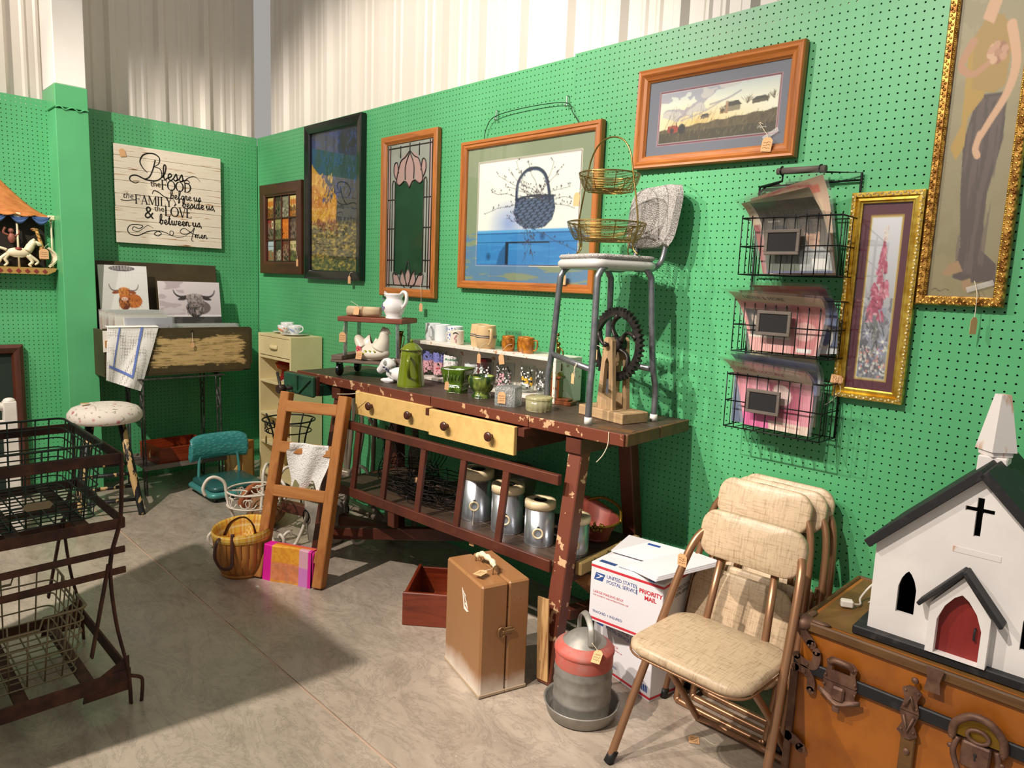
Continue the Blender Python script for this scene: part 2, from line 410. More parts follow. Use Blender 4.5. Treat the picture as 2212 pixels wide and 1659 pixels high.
# ---- pegboard: every hole is a real hole
t_ = NT('green_paint'); t_.set(.38, 0, 0, .5)
n_ = t_.noise(t_.coords(), 2.2, 4); t_.col(t_.ramp(n_, [(.35, '51a36c'), (.65, '59ae75')])); t_.bump(t_.noise(t_.coords(), 160, 3), .12, .0006)
M('backing', '1c2a20', .9); M('white_metal', 'e6ddd2', .38, c2='ece5db', scale=1.5, fac=(.3, .7)); M('white_wall', 'e9e4dd', .5)
def pegboard_mesh(nx, nz, p=.0254, r=.0032, t=.006):
    a = np.arange(8)*PI/4+PI/8; oc = np.stack([np.cos(a)*r, np.sin(a)*r], -1)
    h = p/2; per = []
    for k in a:
        c, s_ = math.cos(k), math.sin(k); m = max(abs(c), abs(s_)); per.append((c/m*h, s_/m*h))
    per = np.array(per); corner = np.array([(h, h), (-h, h), (-h, -h), (h, -h)])
    gx, gz = np.meshgrid((np.arange(nx)+.5)*p, (np.arange(nz)+.5)*p); cen = np.stack([gx.ravel(), gz.ravel()], -1); n = len(cen)
    loc = np.concatenate([oc, per, corner, oc]); y = np.concatenate([np.zeros(20), np.full(8, t)])
    P = np.empty((n, 28, 3), np.float32); P[:, :, 0] = cen[:, None, 0]+loc[None, :, 0]; P[:, :, 2] = cen[:, None, 1]+loc[None, :, 1]; P[:, :, 1] = y[None]
    quads = []; tris = []
    for k in range(8):
        k2 = (k+1) % 8
        quads.append((k, k2, 8+k2, 8+k)); quads.append((k2, k, 20+k, 20+k2))
    for ci, k in ((0, 0), (1, 2), (2, 4), (3, 6)): tris.append((8+k, 8+(k+1) % 8, 16+ci))
    base = (np.arange(n)*28)[:, None, None]
    q = (np.array(quads)[None]+base).reshape(-1, 4); tr = (np.array(tris)[None]+base).reshape(-1, 3)
    vs = P.reshape(-1, 3); W, H = nx*p, nz*p; e0 = len(vs)
    vs = np.concatenate([vs, np.array([(0, 0, 0), (W, 0, 0), (W, 0, H), (0, 0, H), (0, t, 0), (W, t, 0), (W, t, H), (0, t, H)], np.float32)])
    ed = np.array([(0, 4, 5, 1), (1, 5, 6, 2), (2, 6, 7, 3), (3, 7, 4, 0)])+e0; q = np.concatenate([q, ed])
    # front faces look to -y
    q[:, :] = q[:, ::-1]; tr[:, :] = tr[:, ::-1]
    me = bpy.data.meshes.new('pegboard_panel'); me.vertices.add(len(vs)); me.vertices.foreach_set('co', vs.ravel())
    li = np.concatenate([q.ravel(), tr.ravel()]).astype(np.int32); me.loops.add(len(li)); me.loops.foreach_set('vertex_index', li)
    st = np.concatenate([np.arange(len(q))*4, len(q)*4+np.arange(len(tr))*3]).astype(np.int32); me.polygons.add(len(st)); me.polygons.foreach_set('loop_start', st)
    me.update(calc_edges=True); me.polygons.foreach_set('use_smooth', [False]*len(st)); me.materials.append(MATS['green_paint']); return me
full = pegboard_mesh(48, 96); part = pegboard_mesh(25, 96)
def peg(me, parent, loc, rz=0):
    o = bpy.data.objects.new('pegboard_panel', me); C.objects.link(o); o.location = loc; o.rotation_euler = (0, 0, rz); o.parent = parent; return o
# corrugated liner sheet .9144 wide, ribs towards -y
def corr():
    p = []; x = 0
    for k in range(3):
        b = k*.3048
        p += [(b, 0), (b+.045, 0), (b+.058, -.007), (b+.072, -.007), (b+.085, 0), (b+.118, 0), (b+.131, -.007), (b+.145, -.007), (b+.158, 0), (b+.205, 0), (b+.228, -.032), (b+.262, -.032), (b+.285, 0)]
    p.append((.9144, 0)); mb = MB(); n = len(p)
    mb.add([(x, y, z) for z in (2.25, 5.6) for x, y in p], [(i, i+1, n+i+1, n+i) for i in range(n-1)]); return mb
sheet0 = None
def sheets(parent, x0, n, rz, y):
    global sheet0
    for k in range(n):
        if sheet0 is None: o = obj('metal_sheet', corr(), 'white_metal', parent); sheet0 = o.data
        else: o = bpy.data.objects.new('metal_sheet', sheet0); C.objects.link(o); o.parent = parent
        if rz: o.location = (-y, x0+k*.9144, 0); o.rotation_euler = (0, 0, rz)
        else: o.location = (x0+k*.9144, y, 0)
wr = struct(obj('wall_right', MB().box((3.0, .1, 1.2), (6.4, .02, 2.4)), 'backing'))
peg(part, wr, (.64-.635, 0, 0)); SE = [.64, 1.859, 3.078, 4.297]
for k, x in enumerate(SE): peg(full, wr, (x, -.0002 if k == 2 else 0, .01 if k >= 2 else 0))
for x in SE+[5.516]: obj('furring_strip', MB().box((x, .026, 1.2), (.05, .036, 2.36)), 'green_paint', wr)
obj('furring_strip', MB().box((3.0, .026, 2.425), (6.0, .036, .03)), 'green_paint', wr)
sheets(wr, -.1, 7, 0, .16)
wl = struct(obj('wall_left', MB().box((-.1, -1.4, 1.2), (.02, 3, 2.4)), 'backing'))
peg(full, wl, (0, -1.2192-.002, 0), PI/2); peg(full, wl, (0, -2.4384-.003, 0), PI/2)
obj('furring_strip', MB().box((-.026, -1.22, 1.2), (.036, .05, 2.4)), 'green_paint', wl)
sheets(wl, -3.6, 4, PI/2, .16)
# the column between two boards
col = struct(obj('trim_1', MB().box((.05, -1.245, 4.06), (.29, .165, 3.1), bev=.004), 'white_wall'))
g = MB(); g.box((.05, -1.245, 1.19), (.302, .175, 2.36), bev=.003)
o_ = obj('cladding', g, 'green_paint', col)
obj('cladding', MB().box((.05, -1.245, 2.445), (.3, .173, .13), bev=.003), 'green_paint', col)
obj('tape_ridge', MB().tube(cr([(.203, -1.332+.175*i/12, 2.374+.008*math.sin(i*1.3)+.004*rnd.random()) for i in range(13)], 3), .0045, 6), 'green_paint', col)
# unseen panel added to cast the broad floor shadow, beside the rusty cart
dv = struct(obj('shadow_panel', MB().box((2.54, -2.4, 1.05), (.8, .05, 2.1), bev=.004), 'green_paint'))
# ================================================================== pictures on the right wall
wood('oak', '8f4f20', 'b8702f', 0, 16, .4, .15); wood('oak_v', '8f4f20', 'b8702f', 2, 16, .4, .15)
wood('dark_brown', '3b1d12', '54291a', 0, 14, .4, .1); wood('dark_brown_v', '3b1d12', '54291a', 2, 14, .4, .1)
M('black_lacquer', '0d0d10', .25, coat=.3); M('gold', 'b8912f', .35, .75, c2='e0c35a', scale=30); M('gold_dark', '7a4f1c', .35, .7, c2='d8a552', scale=45, fac=(.42, .6))
M('gold_pale', 'cdb98a', .45, .4, c2='8a6f34', scale=60, fac=(.5, .62)); M('lead', '3a3532', .5, .5); M('wire_dark', '15140f', .45, .6); M('zinc', 'b5b8b8', .35, .9)
glass('pane_glass', 'fafcfb', .01, 1.5); glass('tape', 'ffffff', .2, 1.4, .18, 'f4f4f2'); M('pencil', '2c2a26', .7)
def frame(parent, w, h, prof, mh, mv, name='frame_rail'):
    for k in range(4):
        mb = MB(); vs = []
        for d, g in prof:
            if k == 0: a, b = (d, -g, d), (w-d, -g, d)
            elif k == 1: a, b = (w-d, -g, d), (w-d, -g, h-d)
            elif k == 2: a, b = (w-d, -g, h-d), (d, -g, h-d)
            else: a, b = (d, -g, h-d), (d, -g, d)
            vs += [a, b]
        mb.add(vs, [(2*i, 2*i+1, 2*i+3, 2*i+2) for i in range(len(prof)-1)]); obj(name, mb, mh if k % 2 == 0 else mv, parent)
def ornament(parent, w, h, d, g, step, r, mat):
    for k, (p0, p1) in enumerate((((d, d), (w-d, d)), ((w-d, d), (w-d, h-d)), ((w-d, h-d), (d, h-d)), ((d, h-d), (d, d)))):
        L = math.hypot(p1[0]-p0[0], p1[1]-p0[1]); n = max(2, int(L/step)); ux, uz = (p1[0]-p0[0])/L, (p1[1]-p0[1])/L; mb = MB()
        for i in range(n):
            t = (i+.5)/n*L; x, z = p0[0]+ux*t, p0[1]+uz*t; s_ = 1 if i % 2 else -1
            R = Matrix((Vector((ux, 0, uz)), Vector((0, 1, 0)), Vector((-uz, 0, ux)))).transposed() @ Matrix.Rotation(s_*.7, 3, 'Y')
            mb.ell((x-uz*s_*r*.35, -g, z+ux*s_*r*.35), (step*.55, r*.5, r*.55), 7, 4, R)
        obj('carved_ornament', mb, mat, parent)
def flat(x0, z0, x1, z1, y): return lambda u, v: (x0+(x1-x0)*u, zero(u)+y, z0+(z1-z0)*v)
def pane(parent, x0, z0, x1, z1, y, mat='pane_glass', name='glass_pane'):
    return obj(name, MB().box(((x0+x1)/2, y, (z0+z1)/2), (x1-x0, .002, z1-z0)), mat, parent)
def board(parent, w, h, y=-.004, mat='backing'): obj('backing_board', MB().box((w/2, y, h/2), (w-.01, .006, h-.01)), mat, parent)
def border(cv, x0, y0, x1, y1, tx, c):
    ty = tx/cv.asp; cv.rect(x0-tx, y0-ty, x1+tx, y1+ty, c)
# ---- twelve-pane window picture
t = thing('window_picture', 'small brown window-frame picture with twelve little autumn scenes, nearest the corner', 'picture', (.102, -.006, 1.453))
Wd, Hd = .622, .633; frame(t, Wd, Hd, [(0, 0), (0, .028), (.006, .03), (.07, .03), (.076, .024), (.086, .022), (.086, .006)], 'dark_brown', 'dark_brown_v'); board(t, Wd, Hd)
pal = [('d7b86a', 'b1641f', '5c4423'), ('3a2c22', '6b5a45', '1f1814'), ('8c8a72', '55503e', 'b9b49a'), ('e3cf7d', 'c77a22', '6a5026'), ('8a2f25', '7b6a58', '3c2d22'), ('9a9560', '6d6a45', '41412b'), ('d9741d', 'e8973a', '4a2b12'), ('4d3a30', '7f6b58', '241a15'), ('a8b8ad', '6f7d5a', '8a5a3a'), ('3d3a2a', '2a271c', '8b8468'), ('6a3428', '9a7a62', '3a2a22'), ('cdbb86', '6f7a3e', '4e4a30')]
gx0, gx1, gz0, gz1 = .088, .534, .088, .545
for r in range(3):
    for c in range(4):
        p = pal[r*4+c]; cv = Canvas(22, 30, p[0]); n = cv.noise(4, 5, r*4+c); cv.put(cv.Y < .35+.3*n, p[2]); n2 = cv.noise(7, 8, 40+r*4+c); cv.put((n2 > .5) & (cv.Y < .8), p[1], .85)
        if (r, c) in ((0, 0), (0, 3)):
            for k in range(3): cv.line([(.2+.3*k, .1), (.22+.28*k, .8)], .05, '5a3414'); cv.ell(.2+.3*k, .7, .16, .16, 'c8731f', .8)
        if (r, c) == (1, 2):
            for k in range(9): cv.ell(.2+.3*(k % 3), .15+.22*(k//3)+.05*(k % 2), .15, .12, 'e5822a'); cv.ell(.2+.3*(k % 3), .13+.22*(k//3), .06, .1, 'c25f16')
        if (r, c) == (2, 1):
            cv.ell(.6, .3, .3, .24, 'b9b19a'); cv.ell(.6, .3, .24, .19, '3b3728')
            for k in range(6): a = k*PI/6; cv.line([(.6-.27*math.cos(a), .3-.2*math.sin(a)), (.6+.27*math.cos(a), .3+.2*math.sin(a))], .04, 'b9b19a')
        if (r, c) == (1, 0): cv.rect(.55, .55, .8, .9, 'e6d9ac'); cv.rect(.62, .62, .74, .83, '4a2a20')
        if (r, c) == (2, 0):
            cv.rect(0, .55, 1, 1, 'a9bcc4'); cv.rect(.1, .7, .9, .74, '5c5146')
        w_ = (gx1-gx0)/4; h_ = (gz1-gz0)/3; x0, z0 = gx0+c*w_, gz1-(r+1)*h_
        gridmesh('picture_pane', cv, flat(x0+.005, z0+.005, x0+w_-.005, z0+h_-.005, -.0085), 'print_gloss', t)
for c in range(1, 4): obj('muntin', MB().box((gx0+c*(gx1-gx0)/4, -.012, (gz0+gz1)/2), (.01, .012, gz1-gz0), bev=.002), 'dark_brown_v', t)
for r in range(1, 3): obj('muntin', MB().box(((gx0+gx1)/2, -.012, gz0+r*(gz1-gz0)/3), (gx1-gx0, .012, .01), bev=.002), 'dark_brown', t)
price_tag(t, (.575, -.034, .105), None, .03, .05, [(.573, -.034, .13), (.556, -.034, .17), (.56, -.033, .2)])
# ---- tall night picture (plain stand-in in the same colours)
t = thing('night_street_print', 'tall black-framed picture, dark blue above, yellow and brown below', 'picture', (.77, -.006, 1.428))
Wd, Hd = .688, .992; frame(t, Wd, Hd, [(0, 0), (0, .034), (.012, .036), (.052, .03), (.058, .022), (.06, .006)], 'black_lacquer', 'black_lacquer'); board(t, Wd, Hd)
cv = Canvas(70, 130, '2a3038'); cv.grad('3a4046', '23304e'); n = cv.noise(6, 9, 3)
cv.put((cv.Y > .52) & (n > .52), '1d3a7c', .8); cv.put((cv.Y > .45) & (cv.X > .62), '232a26', .75)
cv.put((cv.X < .56-.12*np.abs(cv.Y-.58)) & (cv.Y > .33+.05*n) & (cv.Y < .76-.45*cv.X+.04*n), 'd9982a')
cv.put((cv.X < .5) & (cv.Y > .46) & (cv.Y < .68-.5*cv.X) & (n > .48), 'c7761f', .8)
cv.put((cv.Y < .34+.06*n) & (cv.X < .62), '8a4a26'); cv.put(cv.Y < .27-.1*(cv.X-.3)+.05*n, '6f643c'); cv.put((cv.Y < .36) & (cv.X > .55+.1*n), '5f5a3e')
cv.strokes(lambda x, y: y < .34, ['d0ad4e', '2c2a22', 'a8904a', '4b4630', '8c7a45', '1e2024'], 900, .045, .016, .25)
cv.strokes(lambda x, y: x < .5 and .36 < y < .7, ['f0b63c', 'e39a2c', 'b9691c', 'f4c95a'], 330, .06, .014, 1.1)
cv.strokes(lambda x, y: y > .5 and x > .25, ['2d4c93', '16233f', '34445f', '20304c'], 420, .06, .015, 1.3)
cv.strokes(lambda x, y: x > .55 and .33 < y < .62, ['2a2b26', '454434', '1c2020', '3b3f3c'], 220, .06, .015, 1.4)
gridmesh('print', cv, flat(.056, .056, Wd-.056, Hd-.056, -.0085), 'print', t); pane(t, .054, .054, Wd-.054, Hd-.054, -.016)
price_tag(t, (.575, -.038, .028), None, .03, .048, [(.58, -.036, .045), (.6, -.03, .05)])
# ---- leaded glass panel in oak
t = thing('leaded_glass_panel', 'tall oak-framed leaded glass panel with dark green centre and pink petals', 'picture', (1.652, -.006, 1.35))
Wd, Hd = .52, .9; frame(t, Wd, Hd, [(0, 0), (0, .024), (.006, .028), (.03, .028), (.042, .018), (.046, .016), (.046, .006)], 'oak', 'oak_v')
cv = Canvas(76, 140, '8c9188'); n = cv.noise(5, 8, 2); cv.put(n > .5, '9aa098', .5)
c0 = .5
cv.poly([(.19, .1), (.81, .1), (.81, .74), (.66, .76), (.5, .7), (.34, .76), (.19, .74)], '0b3620'); cv.put((cv.noise(4, 9, 8) > .56) & (cv.Y < .72) & (cv.Y > .12) & (abs(cv.X-.5) < .3), '123f28', .6)  # dark green centre paints the shaded wall seen through clear glass
PK = 'a98a86'
for sx in (-1, 1):
    X = lambda a: c0+sx*a
    cv.rect(min(X(.42), X(.47)), .02, max(X(.42), X(.47)), .98, PK, .85)
    cv.poly([(X(.04), .93), (X(.16), .9), (X(.25), .82), (X(.3), .74), (X(.22), .715), (X(.12), .74), (X(.1), .84), (X(.06), .9)], PK)
    cv.ell(X(.29), .815, .06, .05, PK); cv.poly([(X(0), .93), (X(.09), .86), (X(.09), .74), (X(0), .69)], PK)
    cv.poly([(X(0), .14), (X(.05), .1), (X(.02), .03), (X(0), .02)], PK); cv.poly([(X(.02), .04), (X(.12), .12), (X(.16), .05), (X(.08), .02)], PK)
    cv.poly([(X(.14), .02), (X(.24), .1), (X(.32), .1), (X(.3), .04), (X(.22), .02)], PK)
gridmesh('glass_print', cv, flat(.044, .044, Wd-.044, Hd-.044, -.0095), 'print_gloss', t)
iw, ih = Wd-.088, Hd-.088
def came(pts, r=.0032, sm=5):
    P = [(.044+a*iw, -.011, .044+b*ih) for a, b in pts]; obj('lead_came', MB().tube(cr(P, sm) if sm else P, r, 6), 'lead', t)
for sx in (-1, 1):
    X = lambda a: .5+sx*a
    came([(X(.42), .01), (X(.42), .99)], sm=0); came([(X(.47), .01), (X(.47), .99)], sm=0)
    came([(X(.37), .12), (X(.37), .72)], sm=0); came([(X(.31), .12), (X(.31), .74)], sm=0)
    for z in (.2, .42, .62): came([(X(.31), z), (X(.47), z)], sm=0)
    came([(X(0), .94), (X(.1), .9), (X(.2), .87), (X(.28), .75), (X(.22), .715), (X(.12), .74)]); came([(X(0), .93), (X(.09), .84), (X(.09), .75)])
    came([(X(.28), .75), (X(.34), .8), (X(.33), .86), (X(.27), .87), (X(.24), .8)]); came([(X(.12), .74), (X(.06), .73), (X(0), .69)])
    came([(X(.2), .9), (X(.2), .98)], sm=0); came([(X(.31), .74), (X(.35), .75), (X(.37), .72)])
    came([(X(0), .2), (X(.06), .1), (X(.02), .02)]); came([(X(.02), .03), (X(.13), .13), (X(.17), .05), (X(.06), .01)]); came([(X(.13), .02), (X(.25), .11), (X(.33), .1), (X(.31), .03)]); came([(X(.31), .12), (X(.28), .1), (X(.24), .1)])
came([(.5, .93), (.5, .99)], sm=0); came([(.03, .97), (.97, .97)], sm=0); came([(.03, .025), (.97, .025)], sm=0)
price_tag(t, (.42, -.034, -.03), None, .03, .045, [(.42, -.033, 0), (.415, -.032, .045), (.38, -.012, .07)])
# ---- blue basket picture
t = thing('basket_picture', 'large oak-framed picture of a dark blue basket on a blue cupboard, sage green mat', 'picture', (2.366, -.006, 1.414))
Wd, Hd = .906, .733; frame(t, Wd, Hd, [(0, 0), (0, .024), (.004, .03), (.016, .03), (.02, .025), (.03, .026), (.038, .02), (.041, .012), (.041, .006)], 'oak', 'oak_v'); board(t, Wd, Hd)
cv = Canvas(210, 170, '8c9578'); border(cv, .112, .135, .9, .88, .009, 'e9e2d2'); border(cv, .112, .135, .9, .88, .005, '6b2c33'); 
def bx(x, y): return .112+.788*x, .135+.745*y
ins = (cv.X > .112) & (cv.X < .9) & (cv.Y > .135) & (cv.Y < .88); cv.put(ins, 'f4f1ea')
x_, y_ = bx(.34, .4); cv.ell(x_, y_, .2, .2, '6d8ed6', .75, soft=.9)
a0 = cv.a.copy()
cv.rect(*bx(0, 0), *bx(1, .33), '3f8fd0'); cv.put((cv.noise(3, 30, 4) > .5) & (cv.Y < bx(0, .33)[1]), '2f7cc4', .6); cv.rect(*bx(0, .31), *bx(1, .335), '5da9e2'); cv.rect(*bx(0, .295), *bx(1, .31), '1f5e9e'); cv.rect(*bx(0, .215), *bx(1, .222), '1f5a94')
cv.rect(*bx(.31, 0), *bx(.345, .22), '0e2238'); cv.rect(*bx(.345, .205), *bx(.75, .22), '0e2238'); cv.poly([bx(.22, 0), bx(.31, 0), bx(.31, .2), bx(.25, .12)], '265f96', .9)
for x in (.1, .52, .75): cv.line([bx(x, 0), bx(x, .21)], .003, '2a6ca8')
for x, y in ((.13, .08), (.68, .27)): cv.ell(*bx(x, y), .022, .03, '2465a5'); cv.ell(*bx(x, y), .01, .015, '174a80')
dark = cv.noise(4, 4, 9)
bk = [(.4, .62), (.385, .5), (.42, .4), (.5, .345), (.6, .335), (.7, .355), (.765, .42), (.79, .52), (.77, .63)]
cv.poly([bx(*p) for p in bk], '34415c')
for r in range(11):
    y = .35+.026*r
    for c in range(18):
        x = .385+.4*(c+.5*(r % 2))/18; rr = ((x-.585)/.205)**2+((y-.52)/.2)**2
        if rr < .92: cv.line([bx(x-.009, y-.006), bx(x+.009, y+.006)], .006, '66789a' if (c+r) % 3 else '1b2439')
cv.line([bx(.41, .62), bx(.42, .78), bx(.5, .88), bx(.6, .89), bx(.68, .83), bx(.72, .7), bx(.735, .6)], .022, '2c3750', smooth=8); cv.line([bx(.415, .62), bx(.43, .78), bx(.5, .865), bx(.6, .875), bx(.67, .82), bx(.71, .7)], .005, '5d7193', smooth=8)
cv.line([bx(.4, .62), bx(.58, .645), bx(.77, .63)], .014, '28324a', smooth=6)
rb = random.Random(3)
def twig(p, q, n):
    (x0, y0), (x1, y1) = p, q; pts = [(x0+(x1-x0)*i/6+rb.uniform(-.012, .012), y0+(y1-y0)*i/6+rb.uniform(-.012, .012)) for i in range(7)]
    cv.line([bx(*a) for a in pts], .0028, '3d3a40', smooth=3)
    for _ in range(n): a = rb.choice(pts[2:]); b = (a[0]+rb.uniform(-.03, .03), a[1]+rb.uniform(0, .04)); cv.line([bx(*a), bx(*b)], .002, '55505a'); cv.ell(*bx(*b), .0045, .0055, '3a2140')
for q in ((.08, .5), (.16, .7), (.22, .85), (.34, .88), (.4, .97), (.3, .75), (.52, .93), (.5, .75), (.82, .86), (.76, .92), (.66, .72), (.9, .7), (.97, .5), (.93, .6), (.6, .7)): twig((rb.uniform(.5, .66), .62), q, 9)
for q in ((.52, .15), (.6, .05), (.5, .02), (.62, .22), (.36, .5), (.3, .45), (1, .12)): twig((rb.uniform(.5, .62), .36), q, 6)
gridmesh('print', cv, flat(.036, .036, Wd-.036, Hd-.036, -.0085), 'print', t); pane(t, .036, .036, Wd-.036, Hd-.036, -.013)
obj('hanging_wire', MB().tube(cr([(.155, -.008, Hd-.01), (.17, -.012, Hd+.05), (.235, -.014, Hd+.1), (.46, -.014, Hd+.112), (.687, -.014, Hd+.098), (.73, -.012, Hd+.05), (.775, -.008, Hd-.01)], 6), .0018, 6), 'wire_dark', t)
price_tag(t, (.74, -.034, .085), None, .03, .048, [(.745, -.03, .12), (.75, -.016, .18)])
for x in (2.601, 3.053): 
    tag(obj('peg_hook', MB().tube(cr([(x, .002, 2.275), (x, -.012, 2.275), (x, -.0135, 2.26), (x, -.0135, 2.235), (x, -.02, 2.229), (x, -.026, 2.238)], 4), .003, 8), 'zinc'), 'zinc peg hook holding the '+('left' if x < 2.8 else 'right')+' end of the basket picture wire', 'hook', 'picture hooks')
# ---- farm picture
t = thing('farm_picture', 'oak-framed wide picture of a red tractor and barns at sunset, grey-violet mat', 'picture', (3.441, -.006, 1.924), rot=(0, math.radians(.9), 0))
Wd, Hd = .672, .38; frame(t, Wd, Hd, [(0, 0), (0, .026), (.004, .032), (.012, .03), (.02, .033), (.03, .026), (.042, .022), (.046, .016), (.05, .012), (.05, .006)], 'oak', 'oak_v'); board(t, Wd, Hd)
cv = Canvas(200, 105, '70707f'); border(cv, .105, .165, .93, .815, .014, 'b98a97'); border(cv, .105, .165, .93, .815, .011, '7a3b48'); border(cv, .105, .165, .93, .815, .002, 'd8cdd0')
def bx(x, y): return .105+.825*x, .165+.65*y
ins = (cv.X > .105) & (cv.X < .93) & (cv.Y > .165) & (cv.Y < .815); u = (cv.X-.105)/.825; v = (cv.Y-.165)/.65
sky = np.clip(1-np.hypot((u-.35)*1.1, (v-.36)*1.7)*1.4, 0, 1)[..., None]; cA, cB, cD = [np.array(lin(c)) for c in ('e9c27c', 'efe9d6', 'b9c3cc')]
top = np.clip((v-.65)*2.2, 0, 1)[..., None]; col_ = (cB*(1-top)+cD*top)*(1-sky)+cA*sky; cv.a = np.where(ins[..., None], col_, cv.a)
n = cv.noise(6, 5, 12); cl = ins & (v > .55-.9*(u-.0)*(u < .3)) & (n+.5*(v-.7)-.9*np.abs(u-.2) > .33); cv.put(cl, '9b94a8', .8); cv.put(cl & (n > .55), 'd8cfc6', .6)
for a, b, c in (((.45, .66), (.7, .84), '8d8798'), ((.2, .42), (.55, .7), 'a39c9f')): cv.line([bx(*a), bx((a[0]+b[0])/2+.02, (a[1]+b[1])/2-.02), bx(*b)], .012, c, .7, smooth=6)
hill = ins & (v < .26+.17*u+.012*np.sin(u*40)); cv.put(hill, '5b4c36'); cv.put(hill & (cv.noise(60, 8, 5) > .5), '6d5c40', .6); cv.put(hill & (v < .2), '3f372a', .75)
cv.strokes(lambda x, y: .12 < x < .92 and .18 < y < .36+.12*(x-.1), ['6b5b41', '403728', '7d6b4c'], 240, .03, .003, 1.2, .2)
for x, y, w_, h_, cc in ((.41, .4, .07, .1, '7c6c5a'), (.57, .45, .06, .09, 'a07a4c'), (.64, .47, .13, .2, '8c8068'), (.86, .56, .12, .13, '5e5546')):
    cv.poly([bx(x-w_/2, y), bx(x+w_/2, y+.02), bx(x+w_/2, y+h_*.6), bx(x-w_/2, y+h_*.55)], cc); cv.poly([bx(x-w_*.6, y+h_*.5), bx(x+w_*.6, y+h_*.56), bx(x+w_*.35, y+h_), bx(x-w_*.25, y+h_*.95)], '4a4440')
cv.rect(*bx(.585, .45), *bx(.605, .68), 'a8846a')
for x, y, s_ in ((.56, .55, .035), (.76, .68, .06), (.97, .7, .05), (.92, .66, .03)):
    for k in range(26): a = rb.uniform(.2, 2.9); cv.line([bx(x, y-.1), bx(x+s_*math.cos(a)*rb.random(), y+s_*1.6*math.sin(a)*rb.random())], .002, '5d4a36', .8)
cv.ell(*bx(.13, .27), .045, .05, 'a33a33'); cv.rect(*bx(.08, .22), *bx(.17, .34), 'a03a34'); cv.ell(*bx(.21, .26), .028, .065, '2c2526'); cv.ell(*bx(.12, .24), .016, .035, '3a2a2a'); cv.rect(*bx(.155, .3), *bx(.165, .4), '5a2a28')
for k in range(26): x = rb.uniform(.02, .45); cv.line([bx(x, .25), bx(x+.03, .4), bx(x+rb.uniform(.02, .1), rb.uniform(.45, .75))], .002, '4e4028', .8, smooth=4)
cv.line([bx(.86, .1), bx(.875, .14), bx(.885, .1), bx(.9, .12), bx(.93, .11)], .003, 'd8d2c4', smooth=3)
gridmesh('print', cv, flat(.046, .046, Wd-.046, Hd-.046, -.0085), 'print', t); pane(t, .046, .046, Wd-.046, Hd-.046, -.013)
tp = obj('clear_tape', MB().box((.575, -.016, .085), (.06, .0006, .016), Matrix.Rotation(-.5, 3, 'Y')), 'tape', t)
price_tag(t, (.578, -.036, .07), Matrix.Rotation(.12, 3, 'Y'), .038, .048, [(.57, -.03, .08), (.55, -.018, .1), (.53, -.016, .128), (.545, -.016, .12)], 4)
# ---- foxglove picture
t = thing('foxglove_picture', 'narrow gold-framed picture of a pink foxglove with maroon mat', 'picture', (4.318, -.006, 1.116))
Wd, Hd = .215, .663; frame(t, Wd, Hd, [(0, 0), (0, .024), (.008, .028), (.014, .028), (.016, .02), (.026, .024), (.03, .018), (.034, .016), (.034, .006)], 'gold', 'gold'); board(t, Wd, Hd); ornament(t, Wd, Hd, .008, .027, .011, .006, 'gold_pale')
cv = Canvas(62, 190, '5a1f30'); border(cv, .24, .07, .78, .915, .04, 'b99546'); border(cv, .24, .07, .78, .915, .012, 'd9cfae')
ins = (cv.X > .24) & (cv.X < .78) & (cv.Y > .07) & (cv.Y < .915); cv.grad('75707a', 'e6e2ea', ins); n = cv.noise(8, 20, 6); cv.put(ins & (n > .52) & (cv.Y < .5), '5d5a66', .7); cv.put(ins & (n < .42) & (cv.Y < .45), '8b93a8', .6)
cv.line([(.5, .2), (.52, .5), (.53, .8)], .012, '7d8a6a')
rf = random.Random(9)
for k in range(70):
    y = .8-.42*k/70; w_ = .03+.24*min(1, k/60); x = .52+rf.uniform(-.5, .5)*w_*1.3; s_ = .02+.05*min(1, k/50)
    cv.poly([(x-s_*.35, y+.018), (x+s_*.35, y+.018), (x+s_, y-.014), (x, y-.022), (x-s_, y-.014)], rf.choice(['c2677f', 'b4576f', 'd58598', 'a84c66'])); cv.ell(x, y-.015, s_*.6, .006, rf.choice(['e3b3bd', '8e3a54']))
for k in range(60): cv.ell(.52+rf.uniform(-.04, .04), .8+.07*rf.random(), .01, .005, rf.choice(['e8d9cf', 'd3b8b4']))
for k in range(160): x, y = rf.uniform(.26, .76), .08+.16*rf.random(); cv.ell(x, y, .022*rf.uniform(.5, 1.3), .007*rf.uniform(.5, 1.3), rf.choice(['e9e6df', 'cfc9c2', '8d8fb0', '6a6470', 'b8aeb2', 'd98d84']))
for k in range(20): x, y = rf.uniform(.28, .74), .2+.2*rf.random(); cv.line([(x, y), (x+rf.uniform(-.12, .12), y+.05)], .02, rf.choice(['4e4a52', '6d6b70', 'a7a3b4']))
for x, y in ((.68, .27), (.6, .21), (.36, .31)): 
    for k in range(6): a = k*PI/3; cv.line([(x, y), (x+.07*math.cos(a), y+.07*math.sin(a)/cv.asp)], .025, 'b9b6d0')
    cv.ell(x, y, .025, .008, 'f1eee0')
gridmesh('print', cv, flat(.03, .03, Wd-.03, Hd-.03, -.0085), 'print', t); pane(t, .03, .03, Wd-.03, Hd-.03, -.012)
price_tag(t, (.035, -.032, .055), Matrix.Rotation(PI/2+.1, 3, 'Y'), .03, .04, [(.02, -.03, .05), (.03, -.03, .02), (0, -.028, -.02), (-.02, -.02, -.035)], 7)
